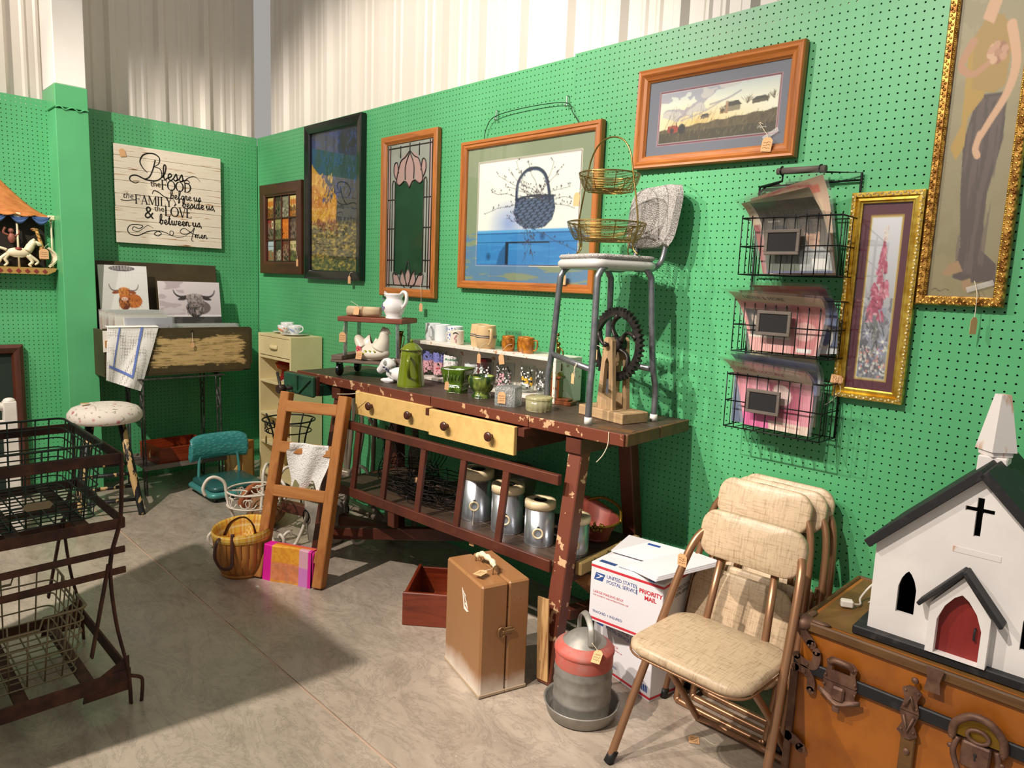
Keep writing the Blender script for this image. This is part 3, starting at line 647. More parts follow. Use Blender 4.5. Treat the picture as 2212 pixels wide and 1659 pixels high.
# ---- tall lady picture
t = thing('lady_print', 'very tall ornate gold-framed picture of a standing woman in a long gown', 'picture', (4.537, -.006, 1.432))
Wd, Hd = .229, 1.05; frame(t, Wd, Hd, [(0, 0), (0, .02), (.004, .026), (.02, .028), (.024, .02), (.028, .018), (.028, .006)], 'gold_dark', 'gold_dark'); board(t, Wd, Hd)
ornament(t, Wd, Hd, .011, .026, .009, .009, 'gold_dark'); ornament(t, Wd, Hd, .024, .021, .006, .003, 'gold')
cv = Canvas(70, 320, 'a99a80'); n = cv.noise(5, 20, 3); cv.grad('8a7c58', 'b3a58a'); cv.put(n > .5, '9b8d72', .5); cv.put(cv.Y < .12, '9a8a66', .6)
SK, SK2 = 'd9ab8d', 'c08f72'
cv.poly([(.36, .06), (.6, .045), (.9, .05), (.98, .03), (.95, .1), (.72, .14), (.7, .3), (.82, .45), (.8, .58), (.4, .58), (.28, .45), (.33, .3), (.42, .15)], '5a4a48')
cv.put((cv.noise(14, 6, 5) > .52) & (cv.Y < .57) & (cv.Y > .07) & (np.abs(cv.X-.55) < .22), '6f5c58', .7)
cv.poly([(.3, .52), (.48, .57), (.6, .7), (.3, .76), (.2, .7), (.22, .5), (.1, .44), (.2, .4), (.3, .44)], 'b9944e'); cv.poly([(.25, .74), (.42, .8), (.62, .79), (.78, .74), (.76, .6), (.62, .58), (.3, .6)], 'b08d55')
cv.poly([(.34, .79), (.5, .77), (.58, .83), (.5, .87), (.42, .85)], SK); cv.ell(.52, .89, .15, .028, SK); cv.ell(.55, .91, .23, .035, '4b3c38'); cv.ell(.5, .893, .13, .026, SK)
cv.line([(.34, .915), (.55, .925), (.76, .91)], .03, 'd8c8b0', smooth=4); cv.ell(.44, .898, .018, .004, '3a2a26'); cv.ell(.57, .898, .018, .004, '3a2a26'); cv.line([(.5, .898), (.48, .885), (.51, .883)], .012, SK2); cv.line([(.45, .876), (.54, .876)], .02, 'a8574f')
cv.line([(.74, .76), (.86, .66), (.8, .58), (.6, .5), (.5, .46)], (.13, .08), SK, smooth=8); cv.line([(.5, .47), (.46, .43), (.5, .41)], .09, SK, smooth=4)
cv.line([(.25, .73), (.12, .67), (.3, .64), (.52, .67)], (.12, .07), SK2, smooth=8); cv.ell(.6, .69, .15, .03, 'b98a70'); 
for k in range(10): cv.ell(.6+.12*math.cos(k*2.4)*.8, .69+.022*math.sin(k*2.4), .05, .011, rf.choice(['c99a80', 'a8755e', 'd8ae92']))
cv.poly([(.3, .1), (.42, .11), (.5, .08), (.3, .065), (.2, .07)], 'a98562'); cv.poly([(.5, .05), (.62, .06), (.66, .03), (.55, .02)], 'a98562')
cv.line([(.08, .022), (.14, .027), (.2, .02), (.28, .026), (.34, .022)], .012, '5b4a34', smooth=3)
gridmesh('print', cv, flat(.025, .025, Wd-.025, Hd-.025, -.0085), 'print', t); pane(t, .025, .025, Wd-.025, Hd-.025, -.013)
obj('clear_tape', MB().box((.165, -.016, .06), (.07, .0006, .016), Matrix.Rotation(-.35, 3, 'Y')), 'tape', t)
price_tag(t, (.165, -.032, -.03), Matrix.Rotation(1.2, 3, 'Z'), .03, .05, [(.165, -.031, 0), (.163, -.03, .04), (.15, -.017, .075)])
# ================================================================== wire rack with sheet music
M('black_wire', '121212', .4, .3); M('chalk', '17171a', .85); wood('grey_wood', '4a423c', '6d635a', 0, 14, .7)
t = thing('wire_rack', 'black wire wall rack with three baskets and a wooden handle', 'rack', (3.99, -.004, .95))
def tb(mb, pts, r=.0022, n=6): return mb.tube(pts, r, n)
fr = MB()
tb(fr, [(.0, -.008, .05), (.0, -.008, .85), (.022, -.008, .872), (.08, -.03, .875)], .004); tb(fr, [(.0, -.008, .872), (.345, -.008, .872)], .0035); tb(fr, [(.345, -.008, .02), (.345, -.008, .895), (.232, -.05, .9), (.232, -.056, .925)], .004); tb(fr, [(.0, -.008, .05), (.0, -.008, .872)], .004)
tb(fr, [(.1, -.05, .905), (.098, -.056, .93)], .004); tb(fr, [(.0, -.008, .872), (.1, -.05, .88), (.1, -.05, .905)], .004)
obj('back_frame', fr, 'black_wire', t)
obj('handle', MB().cyl((.085, -.06, .912), (.25, -.06, .908), .011, .0115, 14), 'grey_wood', t)
obj('handle_ring', MB().tube([(.1, -.06+.0125*math.cos(a*PI/6), .912+.0125*math.sin(a*PI/6)) for a in range(12)], .0025, 6, True), 'black_wire', t); obj('handle_ring', MB().tube([(.232, -.06+.0125*math.cos(a*PI/6), .909+.0125*math.sin(a*PI/6)) for a in range(12)], .0025, 6, True), 'black_wire', t)
for z0, z1, xs in ((.56, .75, .0), (.293, .48, -.002), (.022, .21, -.008)):
    b = MB(); x0, x1, ya, yb = .012+xs, .348+xs*.3, -.012, -.138
    for z in (z0, (z0+z1)/2, z1): tb(b, [(x0, ya, z), (x0, yb, z), (x1, yb, z), (x1, ya, z)], .0024 if z != z1 else .003)
    tb(b, [(x0, ya, z0), (x1, ya, z0)]); tb(b, [(x0, ya, z1), (x1, ya, z1)])
    for k in range(10):
        x = x0+(x1-x0)*(k+.0)/9; tb(b, [(x, yb-.001, z1+.008), (x, yb, z0), (x, ya, z0)], .0019)
        if k % 2 == 0: tb(b, [(x, ya, z0), (x, ya, z1)], .0016)
    for y in (-.05, -.095): tb(b, [(x0, y, z0), (x0, y, z1)], .0016); tb(b, [(x1, y, z0), (x1, y, z1)], .0016)
    k_ = obj('wire_basket', b, 'black_wire', t)
    cx, cz = .165+xs*2, (z0+z1)/2+.012; 
    cb = obj('chalkboard', MB().box((cx, -.148, cz), (.1, .006, .066)), 'chalk', k_)
    f2 = MB()
    for dx, dz, sx, sz in ((0, .036, .118, .011), (0, -.036, .118, .011), (.054, 0, .011, .062), (-.054, 0, .011, .062)): f2.box((cx+dx, -.15, cz+dz), (sx, .01, sz), bev=.0015)
    obj('chalkboard_frame', f2, 'grey_wood', k_)
glass('sleeve', 'f4f6f4', .12, 1.4, .1, 'ffffff')
def sheet_music(label, bl, br, tr, tl, bend, cv, pw=6.):
    bl, br, tr, tl = [np.array(q) for q in (bl, br, tr, tl)]; o = bl.copy()
    T = thing('sheet_music', label, 'sheet music', tuple(o), 0, 'sheet music in the wire rack')
    def fn(u, v, e=0., dy=0.):
        u = np.asarray(u)*(1+2*e)-e; v = np.asarray(v)*(1+e)
        P = ((1-u)*(1-v))[..., None]*bl+(u*(1-v))[..., None]*br+(u*v)[..., None]*tr+((1-u)*v)[..., None]*tl-o
        y0 = (1-u)*bl[1]+u*br[1]-o[1]; y1 = (1-u)*tl[1]+u*tr[1]-o[1]
        return P[..., 0], y0+(y1-y0)*np.clip(v, 0, 1.1)**pw+dy, P[..., 2]
    gridmesh('page', cv, fn, 'print_gloss', T)
    mb = MB(); mb.sheet(lambda a, b: tuple(float(q) for q in fn(np.array(a), np.array(b), .045, -.0022)), 4, 10)
    obj('clear_sleeve', mb, 'sleeve', T); return T, fn
def letters(T, fn, body, u0, v0, h, mat, aspect, spacing=1., shear=0., bold=0.):
    return text('lettering', body, 1, mat, T, lambda x, y: tuple(float(q) for q in fn(np.array(u0+x*h/aspect), np.array(v0+y*h), 0, -.0008)), bold=bold, shear=shear, spacing=spacing)
M('print_black', '23201d', .8); M('print_white', 'e8e2d6', .8); M('print_red', 'b5323a', .8); M('print_cream', 'efe3c4', .8); M('print_blue', '2f4f9a', .8)
def plain(c, blocks=(), w=40, h=54, seed=1, wear=.25):
    cv = Canvas(w, h, c); n = cv.noise(4, 6, seed); cv.put(n > .55, 'ffffff', wear*.3)
    for b in blocks: cv.rect(*b[:4], b[4])
    return cv
# upper basket
cv = plain('d9b394', [(0, .85, .9, .93, 'd86a4a'), (.1, .4, .9, .8, 'e3c7a8')]); cv.ell(.15, .6, .05, .04, 'c43a30'); cv.line([(.2, .95), (.5, .98), (.8, .93)], .03, 'c33a33', smooth=5)
sheet_music('salmon song sheet with a red arc behind the brown one, upper rack basket', (4.07, -.05, 1.515), (4.3, -.05, 1.515), (4.245, -.1, 1.835), (4.0, -.1, 1.77), .02, cv)
sheet_music('cream song sheet with a dark red stripe at the left, upper rack basket', (4.06, -.075, 1.515), (4.29, -.075, 1.515), (4.225, -.15, 1.79), (3.995, -.15, 1.75), .02, plain('d6bd9c', [(.0, .0, .12, .7, '9a3f3a'), (.3, .8, .8, .85, 'b4533f')], seed=4))
cv = Canvas(64, 84, '4a4238', 2); cv.grad('6a5a44', '3b372c'); n = cv.noise(5, 6, 3); cv.put(n > .55, '57503f', .5)
HR, SKN = '3a2c1c', 'c89a7c'
cv.poly([(0, 0), (0, .26), (.1, .38), (.3, .42), (.48, .36), (.56, .2), (.56, 0)], '414a30'); cv.line([(.28, .4), (.4, .28), (.52, .0)], .012, '6d7550'); cv.line([(.05, .3), (.2, .2), (.3, .05)], .01, '5d6644')
cv.poly([(.22, .4), (.36, .44), (.4, .36), (.3, .3)], SKN); cv.ell(.28, .52, .11, .13, SKN); cv.ell(.28, .62, .13, .07, '17140f')
cv.poly([(.52, 0), (.54, .3), (.68, .38), (.9, .36), (1, .26), (1, 0)], 'aeb0b0')
for k in range(14): cv.line([(.56+.03*k, .0), (.58+.03*k, .34)], .004, '83878a')
for k in range(9): cv.line([(.55, .04*k), (.99, .04*k)], .004, '8d9194')
cv.poly([(.68, .38), (.78, .33), (.86, .39), (.85, .46), (.69, .46)], SKN); cv.ell(.77, .53, .115, .12, SKN)
for k in range(150): a = k*2.399; r_ = math.sqrt(k/150); cv.ell(.77+.15*r_*math.cos(a), .64+.085*r_*math.sin(a), .02, .014, rf.choice(['2c2014', '46341f', '5d462a', '1d150d']))
for x in (.72, .82): cv.ell(x, .545, .018, .007, '2b1e16'); cv.line([(x-.025, .565), (x+.025, .568)], .012, '3a281a')
cv.line([(.77, .54), (.765, .5), (.785, .495)], .012, 'a87a5e'); cv.line([(.735, .465), (.81, .465)], .014, '9b5f50'); cv.rect(.0, 0, 1, .035, '39407a')
cv.rect(.72, .06, .93, .2, 'ece8e4')
T, fn = sheet_music('brown song sheet with two men on the cover, front of the upper rack basket', (4.095, -.118, 1.516), (4.315, -.118, 1.52), (4.262, -.2, 1.752), (4.055, -.2, 1.742), .02, cv)
letters(T, fn, 'EL CONDOR PASA', .13, .82, .095, 'print_black', 1.06, .92); letters(T, fn, 'English lyric by', .12, .74, .035, 'print_white', 1.06); letters(T, fn, 'original score by', .66, .755, .035, 'print_white', 1.06)
# middle basket
z0 = 1.25
sheet_music('orange-topped song sheet at the back of the middle rack basket', (4.05, -.03, z0), (4.3, -.03, z0), (4.27, -.09, 1.475), (4.03, -.09, 1.475), .03, plain('c9a184', [(.5, .86, 1, 1, 'd9743a'), (0, .86, .4, .98, 'b0463a')], seed=7))
sheet_music('dark red song sheet leaning in the middle rack basket', (4.05, -.055, z0), (4.3, -.055, z0), (4.3, -.13, 1.47), (4.0, -.13, 1.455), .04, plain('a8433f', [(.1, .8, .9, .95, 'd8a08a')], seed=8))
cv = plain('2f4d85', [(.0, .0, 1, .12, 'dfe3e8'), (.1, .2, .5, .5, 'e8e4dc')], seed=9); cv.ell(.6, .3, .25, .2, 'e6e0d6'); cv.ell(.6, .3, .18, .15, '3c5c94')
sheet_music('blue song sheet with a pale ring at the right of the middle rack basket', (4.24, -.07, z0), (4.335, -.07, z0+.01), (4.325, -.13, 1.44), (4.24, -.15, 1.45), .04, cv)
cv = plain('e39a96', [(.0, .0, 1, .22, 'e7a49f'), (.0, .84, 1, 1, 'd4bd9d'), (.62, .0, .95, .84, 'cf6f72')], 56, 64, 10); cv.rect(.05, .25, .55, .72, '2a2422'); cv.ell(.25, .55, .14, .16, 'b9a596'); cv.ell(.42, .52, .12, .15, '9c8a7c'); cv.ell(.25, .66, .15, .06, '17120f'); cv.ell(.42, .63, .13, .05, '1c1613'); cv.rect(.02, .24, .6, .27, 'efe4d6')
cv.ell(.78, .4, .14, .16, 'e9b6b0', .8); cv.rect(.7, .04, .9, .11, 'f0ece8')
T, fn = sheet_music('pink song sheet with a dark photo, front of the middle rack basket', (4.062, -.118, z0), (4.29, -.118, z0), (4.318, -.2, 1.438), (4.0, -.2, 1.45), .07, cv)
letters(T, fn, 'NEVER & MORE', .12, .9, .075, 'print_black', 1.1)
# lower basket
z0 = .985
cv = plain('e6d2ac', [(.08, .08, .92, .8, '9a8740'), (.05, .04, .95, .08, 'd8c59a')], 50, 60, 11)
T, fn = sheet_music('cream and olive song book standing tallest in the lower rack basket', (4.03, -.03, 1.0), (4.275, -.03, 1.0), (4.262, -.075, 1.262), (4.025, -.075, 1.275), .01, cv)
letters(T, fn, 'JOHN W. SCHAUM   PRESENTS', .1, .89, .055, 'print_black', .95); letters(T, fn, 'Hymn Ma', .34, .68, .14, 'print_cream', .95, 1, .25)
for k, (c, lb) in enumerate((('cdd0cf', 'grey song sheet third from the front of the lower rack basket'), ('5b6ba5', 'blue song sheet second from the front of the lower rack basket'))):
    sheet_music(lb, (4.02, -.06-.02*k, z0), (4.27, -.06-.02*k, z0), (4.302, -.135-.03*k, 1.225-.004*k), (4.01, -.135-.03*k, 1.238-.004*k), .05, plain(c, [(.0, .88, 1, .93, 'a9adb5')], seed=12+k))
cv = plain('8fa0a8', [(.0, .0, .6, 1, '39507c')], 30, 50, 15)
sheet_music('blue-grey song sheet with crossed lines at the left of the lower rack basket', (4.0, -.1, z0), (4.08, -.1, z0), (4.07, -.12, 1.17), (4.0, -.1, 1.17), .02, cv)
cv = plain('ea8fa4', [(.0, .0, .5, .2, 'e0489a'), (.4, .0, 1, .14, 'efd3c2'), (.45, .2, .85, .72, 'b3295a'), (0, .78, 1, 1, 'dcc9b2')], 56, 64, 16); cv.ell(.6, .55, .12, .16, 'e9c9c4'); cv.rect(.2, .2, .55, .3, 'c96a8a', .7); cv.line([(.1, .95), (.5, .98), (.9, .95)], .02, 'c05a6a', smooth=4)
T, fn = sheet_music('bright pink song sheet, front of the lower rack basket', (4.06, -.12, z0), (4.29, -.12, z0-.004), (4.3, -.21, 1.2), (4.005, -.21, 1.218), .07, cv)
letters(T, fn, 'OXFORD NOCTURNE', .1, .85, .07, 'print_red', 1.1, .9); letters(T, fn, 'EDWIN H. MORRIS & CO., INC.', .44, .07, .035, 'print_red', 1.1)
# ================================================================== wooden sign on the left wall
t_ = NT('whitewash'); t_.set(.75); v_ = t_.coords((14, 14, 90)); v2_ = t_.coords((3, 3, 30)); n1_ = t_.noise(t_.coords((2.2, 2, 38)), 1.6, 8, .7, .8)
c_ = t_.ramp(n1_, [(.3, 'd8cbb6'), (.56, 'e4dac8'), (.62, 'b08a5e'), (.67, '7d5230')]); t_.col(c_); t_.bump(n1_, .3, .002)
M('black_paint', '14120f', .5)
sg = thing('wooden_sign', 'whitewashed plank sign with black lettering reading Bless the FOOD', 'sign', (.006, -.978, 1.614), PI/2)
SW, SH = .69, .632; pz = [0, .07, .148, .235, .318, .402, .478, .56, SH]
for a, b in zip(pz, pz[1:]): obj('plank', MB().box((SW/2+rnd.uniform(-.002, .002), -.016, (a+b)/2), (SW, .018, b-a-.0015), bev=.002), 'whitewash', sg)
obj('batten', MB().box((.12, -.003, SH/2), (.05, .006, SH-.08)), 'oak_v', sg); obj('batten', MB().box((SW-.12, -.003, SH/2), (.05, .006, SH-.08)), 'oak_v', sg)
def ribbon(mb, pts, wd, y=-.0262):
    P = [Vector((p[0], 0, p[1])) for p in pts]; N = len(P); vs = []
    for i in range(N):
        d = P[min(i+1, N-1)]-P[max(i-1, 0)]; n = Vector((-d.z, 0, d.x)); n = n.normalized() if n.length > 1e-9 else Vector((0, 0, 1))
        w_ = wd(i/(N-1)) if callable(wd) else wd
        for s_ in (-.5, .5): q = P[i]+n*w_*s_; vs.append((q.x, y, q.z))
    mb.add(vs, [(2*i, 2*i+2, 2*i+3, 2*i+1) for i in range(N-1)])
CUR = {'e': (.4, [[(0, .12), (.2, .2), (.3, .34), (.2, .45), (.08, .3), (.12, .06), (.25, 0), (.4, .12)]]),
 'l': (.34, [[(0, .1), (.2, .45), (.28, .85), (.2, 1), (.12, .8), (.12, .2), (.2, 0), (.34, .12)]]),
 's': (.38, [[(0, .1), (.2, .46), (.25, .3), (.28, .1), (.15, 0), (.04, .07)], [(.15, 0), (.38, .12)]]),
 'b': (.44, [[(0, .1), (.2, .5), (.26, .9), (.18, 1), (.1, .8), (.08, .2), (.16, 0), (.3, .1), (.32, .32), (.22, .42), (.44, .36)]]),
 'f': (.36, [[(0, .1), (.2, .5), (.3, .9), (.2, 1), (.14, .8), (.1, -.1), (.06, -.4), (.18, -.3), (.16, 0), (.36, .14)]]),
 'o': (.42, [[(.25, .44), (.1, .4), (.06, .15), (.16, 0), (.3, .1), (.3, .35), (.2, .44), (.42, .36)]]),
 'r': (.36, [[(0, .1), (.12, .5), (.16, .42), (.24, .42), (.2, .15), (.26, 0), (.36, .12)]]),
 'u': (.5, [[(0, .2), (.08, .45), (.08, .12), (.18, 0), (.32, .2), (.34, .45)], [(.34, .45), (.34, .1), (.42, 0), (.5, .12)]]),
 'i': (.26, [[(0, .12), (.1, .45), (.1, .1), (.16, 0), (.26, .12)], [(.12, .62), (.15, .68)]]),
 'd': (.5, [[(.28, .4), (.14, .44), (.06, .2), (.12, 0), (.26, .1), (.34, .5), (.36, 1)], [(.36, 1), (.34, .1), (.4, 0), (.5, .12)]]),
 't': (.34, [[(0, .12), (.12, .5), (.16, .85), (.13, .15), (.2, 0), (.34, .12)], [(.02, .58), (.3, .62)]]),
 'w': (.62, [[(0, .2), (.08, .45), (.08, .1), (.18, 0), (.28, .2), (.3, .45), (.3, .1), (.4, 0), (.5, .2), (.5, .45), (.62, .38)]]),
 'n': (.5, [[(0, .12), (.08, .45), (.08, 0), (.1, .3), (.22, .46), (.3, .3), (.3, .08), (.38, 0), (.5, .12)]]),
 'm': (.7, [[(0, .12), (.08, .45), (.08, 0), (.1, .3), (.2, .46), (.28, .3), (.28, 0), (.3, .3), (.42, .46), (.5, .3), (.5, .08), (.58, 0), (.7, .12)]]),
 'h': (.48, [[(0, .1), (.2, .5), (.26, .9), (.18, 1), (.1, .8), (.08, 0), (.12, .3), (.24, .45), (.3, .3), (.3, .08), (.36, 0), (.48, .12)]]),
 ',': (.15, [[(.05, .06), (.02, -.14)]]), ' ': (.22, [])}
def script(s_, x, z, h, wd, mat='black_paint'):
    mb = MB()
    for ch in s_:
        a, st = CUR[ch]
        for k in st: ribbon(mb, [(p.x*h+x, p.y*h+z) for p in cr([(q[0], q[1], 0) for q in k], 6)], wd)
        x += a*h*1.0
    obj('lettering', mb, mat, sg); return x
def arc(cx, cy, rx, ry, a0, a1, n=20): return [(cx+rx*math.cos(a0+(a1-a0)*i/n), cy+ry*math.sin(a0+(a1-a0)*i/n)) for i in range(n+1)]
T_, H_, SR = .13, .05, .05
def vary(p, q): return lambda u: p+q*abs(math.cos(u*2*PI))
CAP = {'F': (.62, [([(.14, 0), (.14, 1)], T_), ([(.14, .975), (.58, .975)], H_), ([(.14, .52), (.46, .52)], H_), ([(.02, .02), (.28, .02)], SR), ([(.02, .98), (.2, .98)], SR), ([(.57, 1), (.57, .78)], H_), ([(.45, .62), (.45, .42)], H_)]),
 'O': (.86, [(arc(.42, .5, .36, .48, 0, 2*PI, 36), vary(.05, .09))]),
 'D': (.8, [([(.14, 0), (.14, 1)], T_), ([(.02, .02), (.3, .02)], SR), ([(.02, .98), (.3, .98)], SR), (arc(.28, .5, .42, .475, -PI/2, PI/2, 20), lambda u: .05+.09*math.sin(u*PI))]),
 'A': (.76, [([(.1, 0), (.38, 1)], H_), ([(.36, 1), (.66, 0)], T_), ([(.2, .34), (.56, .34)], H_), ([(0, .02), (.22, .02)], SR), ([(.52, .02), (.78, .02)], SR)]),
 'M': (.98, [([(.12, 0), (.12, 1)], H_), ([(.14, 1), (.48, .05)], T_), ([(.46, .05), (.8, 1)], H_), ([(.82, 0), (.82, 1)], T_), ([(0, .02), (.24, .02)], SR), ([(.7, .02), (.96, .02)], SR), ([(0, .98), (.18, .98)], SR), ([(.78, .98), (.96, .98)], SR)]),
 'I': (.34, [([(.15, 0), (.15, 1)], T_), ([(.02, .02), (.28, .02)], SR), ([(.02, .98), (.28, .98)], SR)]),
 'L': (.6, [([(.14, 0), (.14, 1)], T_), ([(.02, .98), (.28, .98)], SR), ([(.02, .025), (.56, .025)], H_), ([(.55, 0), (.55, .24)], H_)]),
 'Y': (.7, [([(.1, 1), (.36, .46)], T_), ([(.62, 1), (.36, .46)], H_), ([(.36, .48), (.36, 0)], T_), ([(.0, .98), (.24, .98)], SR), ([(.5, .98), (.74, .98)], SR), ([(.24, .02), (.48, .02)], SR)]),
 'V': (.72, [([(.08, 1), (.36, 0)], T_), ([(.64, 1), (.37, 0)], H_), ([(-.02, .98), (.22, .98)], SR), ([(.52, .98), (.76, .98)], SR)]),
 'E': (.6, [([(.14, 0), (.14, 1)], T_), ([(.02, .025), (.56, .025)], H_), ([(.02, .975), (.54, .975)], H_), ([(.14, .52), (.42, .52)], H_), ([(.55, 0), (.55, .22)], H_), ([(.53, 1), (.53, .8)], H_)])}
def caps(s_, x, z, h):
    mb = MB()
    for ch in s_:
        a, st = CAP[ch]
        for pts, w_ in st:
            ribbon(mb, [(p[0]*h+x, p[1]*h+z) for p in pts], (lambda u, w_=w_: w_(u)*h) if callable(w_) else w_*h)
        x += a*h*.98
    obj('lettering', mb, 'black_paint', sg); return x
def swash(pts, wd):
    mb = MB(); ribbon(mb, [(p.x, p.y) for p in cr([(a, b, 0) for a, b in pts], 7)], wd); obj('lettering', mb, 'black_paint', sg)
sw = lambda a: (lambda u: a*(.35+.65*math.sin(PI*min(1, u*.96+.04))))
# Bless
swash([(.25, .56), (.235, .50), (.21, .445), (.18, .425)], .008); swash([(.2, .47), (.17, .5), (.155, .54), (.18, .585), (.235, .6), (.275, .58), (.272, .54), (.24, .515)], sw(.009)); swash([(.235, .515), (.28, .505), (.288, .455), (.25, .425), (.19, .425), (.13, .445), (.095, .435), (.09, .41), (.12, .395), (.145, .405)], sw(.009))
script('less', .29, .44, .098, .0085); swash([(.42, .455), (.45, .43), (.47, .44), (.455, .455), (.435, .445), (.47, .475), (.51, .485), (.545, .455)], sw(.006))
text('lettering', 'the', .06, 'black_paint', sg, lambda x, y: (.215+x*.85, -.0262, .385+y)); caps('FOOD', .282, .372, .065)
script('before us', .34, .318, .06, .0055); swash([(.225, .335), (.235, .358), (.265, .352), (.3, .328), (.345, .318)], sw(.007))
text('lettering', 'the', .052, 'black_paint', sg, lambda x, y: (.042+x*.95+y*.2, -.0262, .292+y)); swash([(.03, .278), (.06, .275), (.1, .283), (.12, .286)], .005)
caps('FAMILY', .115, .262, .06); swash([(.36, .315), (.372, .29), (.365, .27), (.38, .285)], .004); script('beside us,', .418, .268, .063, .0062)
text('lettering', '&', .125, 'black_paint', sg, lambda x, y: (.17+x*.8, -.0262, .172+y*.95)); text('lettering', 'the', .055, 'black_paint', sg, lambda x, y: (.235+x*.9, -.0262, .225+y)); caps('LOVE', .3, .198, .066)
script('between us,', .265, .142, .066, .0062)
swash([(.225, .11), (.19, .125), (.155, .098), (.125, .08), (.095, .09), (.105, .11), (.135, .1), (.16, .118), (.13, .126), (.085, .12), (.065, .09), (.08, .06), (.13, .055), (.19, .085), (.245, .095), (.275, .08), (.255, .062), (.23, .072), (.26, .095), (.31, .085), (.345, .07), (.355, .095), (.335, .1), (.335, .075), (.375, .062), (.43, .072), (.47, .11)], sw(.0055))
swash([(.49, .04), (.477, .05), (.485, .09), (.497, .135), (.47, .1), (.42, .085), (.4, .105), (.43, .125), (.48, .095), (.51, .085)], .0045); script('men', .5, .065, .055, .0048)
price_tag(sg, (.045, -.03, .6), Matrix.Rotation(-.2, 3, 'Y'), .036, .048)
# ================================================================== open olive chest on an iron stand
M('olive_paint', '43381f', .55, c2='3a2f1b', scale=6); M('raw_pine', 'b07a3c', .6)
ch = thing('open_chest', 'olive brown open wooden chest with worn cream patch, lid raised against the wall', 'chest', (.25, -.72, .765))
y0, y1, z0, z1 = -1.185, -.25, .772, 1.075
cv = Canvas(190, 62, '4a3f24'); n = cv.noise(5, 4, 4); n2 = cv.noise(14, 36, 6); cv.put(n > .5, '3e341e', .6)
sx = np.minimum((cv.X-.24)*3.2, (.95-cv.X)*4); sy = np.minimum((cv.Y-.15)*3.2, (.84-cv.Y+.05*np.sin(cv.X*9))*3.2); msk = np.minimum(sx, sy)+.55*(n2-.5)+.35*(n-.5)
cv.put(msk > .12, 'b89b66'); cv.put((msk > .22) & (n2 > .45), 'c8ab76', .7); cv.put((msk > .12) & (cv.noise(10, 70, 9) > .63), '6d5a36', .8)
fp = [(0, .03), (.1, 0), (.86, 0), (.935, .05), (.935, .29), (.92, .305), (.0, .305)]
mb = MB().prism(fp, .02, lambda a, b, c: (.4-c*1., y0+a, z0+b)); front = obj('front_panel', mb, 'olive_paint', ch, True)
gridmesh('worn_paint', cv, lambda u, v: (zero(u)+.4212-.25, y0+.06+.86*u+.72, z0+.012+.278*v-.765), 'print', front)
for y in (y0+.012, y1-.012): obj('side_panel', MB().box((.235, y, .92), (.325, .02, .29), bev=.002), 'olive_paint', ch, True)
obj('back_panel', MB().box((.07, (y0+y1)/2, .92), (.018, .91, .29)), 'olive_paint', ch, True); obj('bottom_panel', MB().box((.235, (y0+y1)/2, .782), (.33, .91, .018)), 'olive_paint', ch, True)
obj('inner_rail', MB().box((.425, y0+.02, .985), (.02, .03, .04)), 'raw_pine', ch, True)
ld = MB(); a, b = Vector((.085, 0, 1.078)), Vector((.03, 0, 1.49)); ld.beam((a.x, -.74, a.z), (b.x, -.74, b.z), .8, .02, (1, 0, 0), .003); lid = obj('lid', ld, 'olive_paint', ch, True)
for y in (-1.0, -.5): obj('hinge', MB().box((.098, y, 1.07), (.012, .05, .03)), 'wire_dark', lid, True)
obj('hasp', MB().tube([(.422, -.66+.008*math.cos(k), 1.05+.008*math.sin(k)) for k in range(7)], .002, 6), 'wire_dark', ch, True)
price_tag(ch, (.19, .055, .215), rotz(PI/2), .02, .032, [(.185, .057, .25), (.175, .06, .28)])
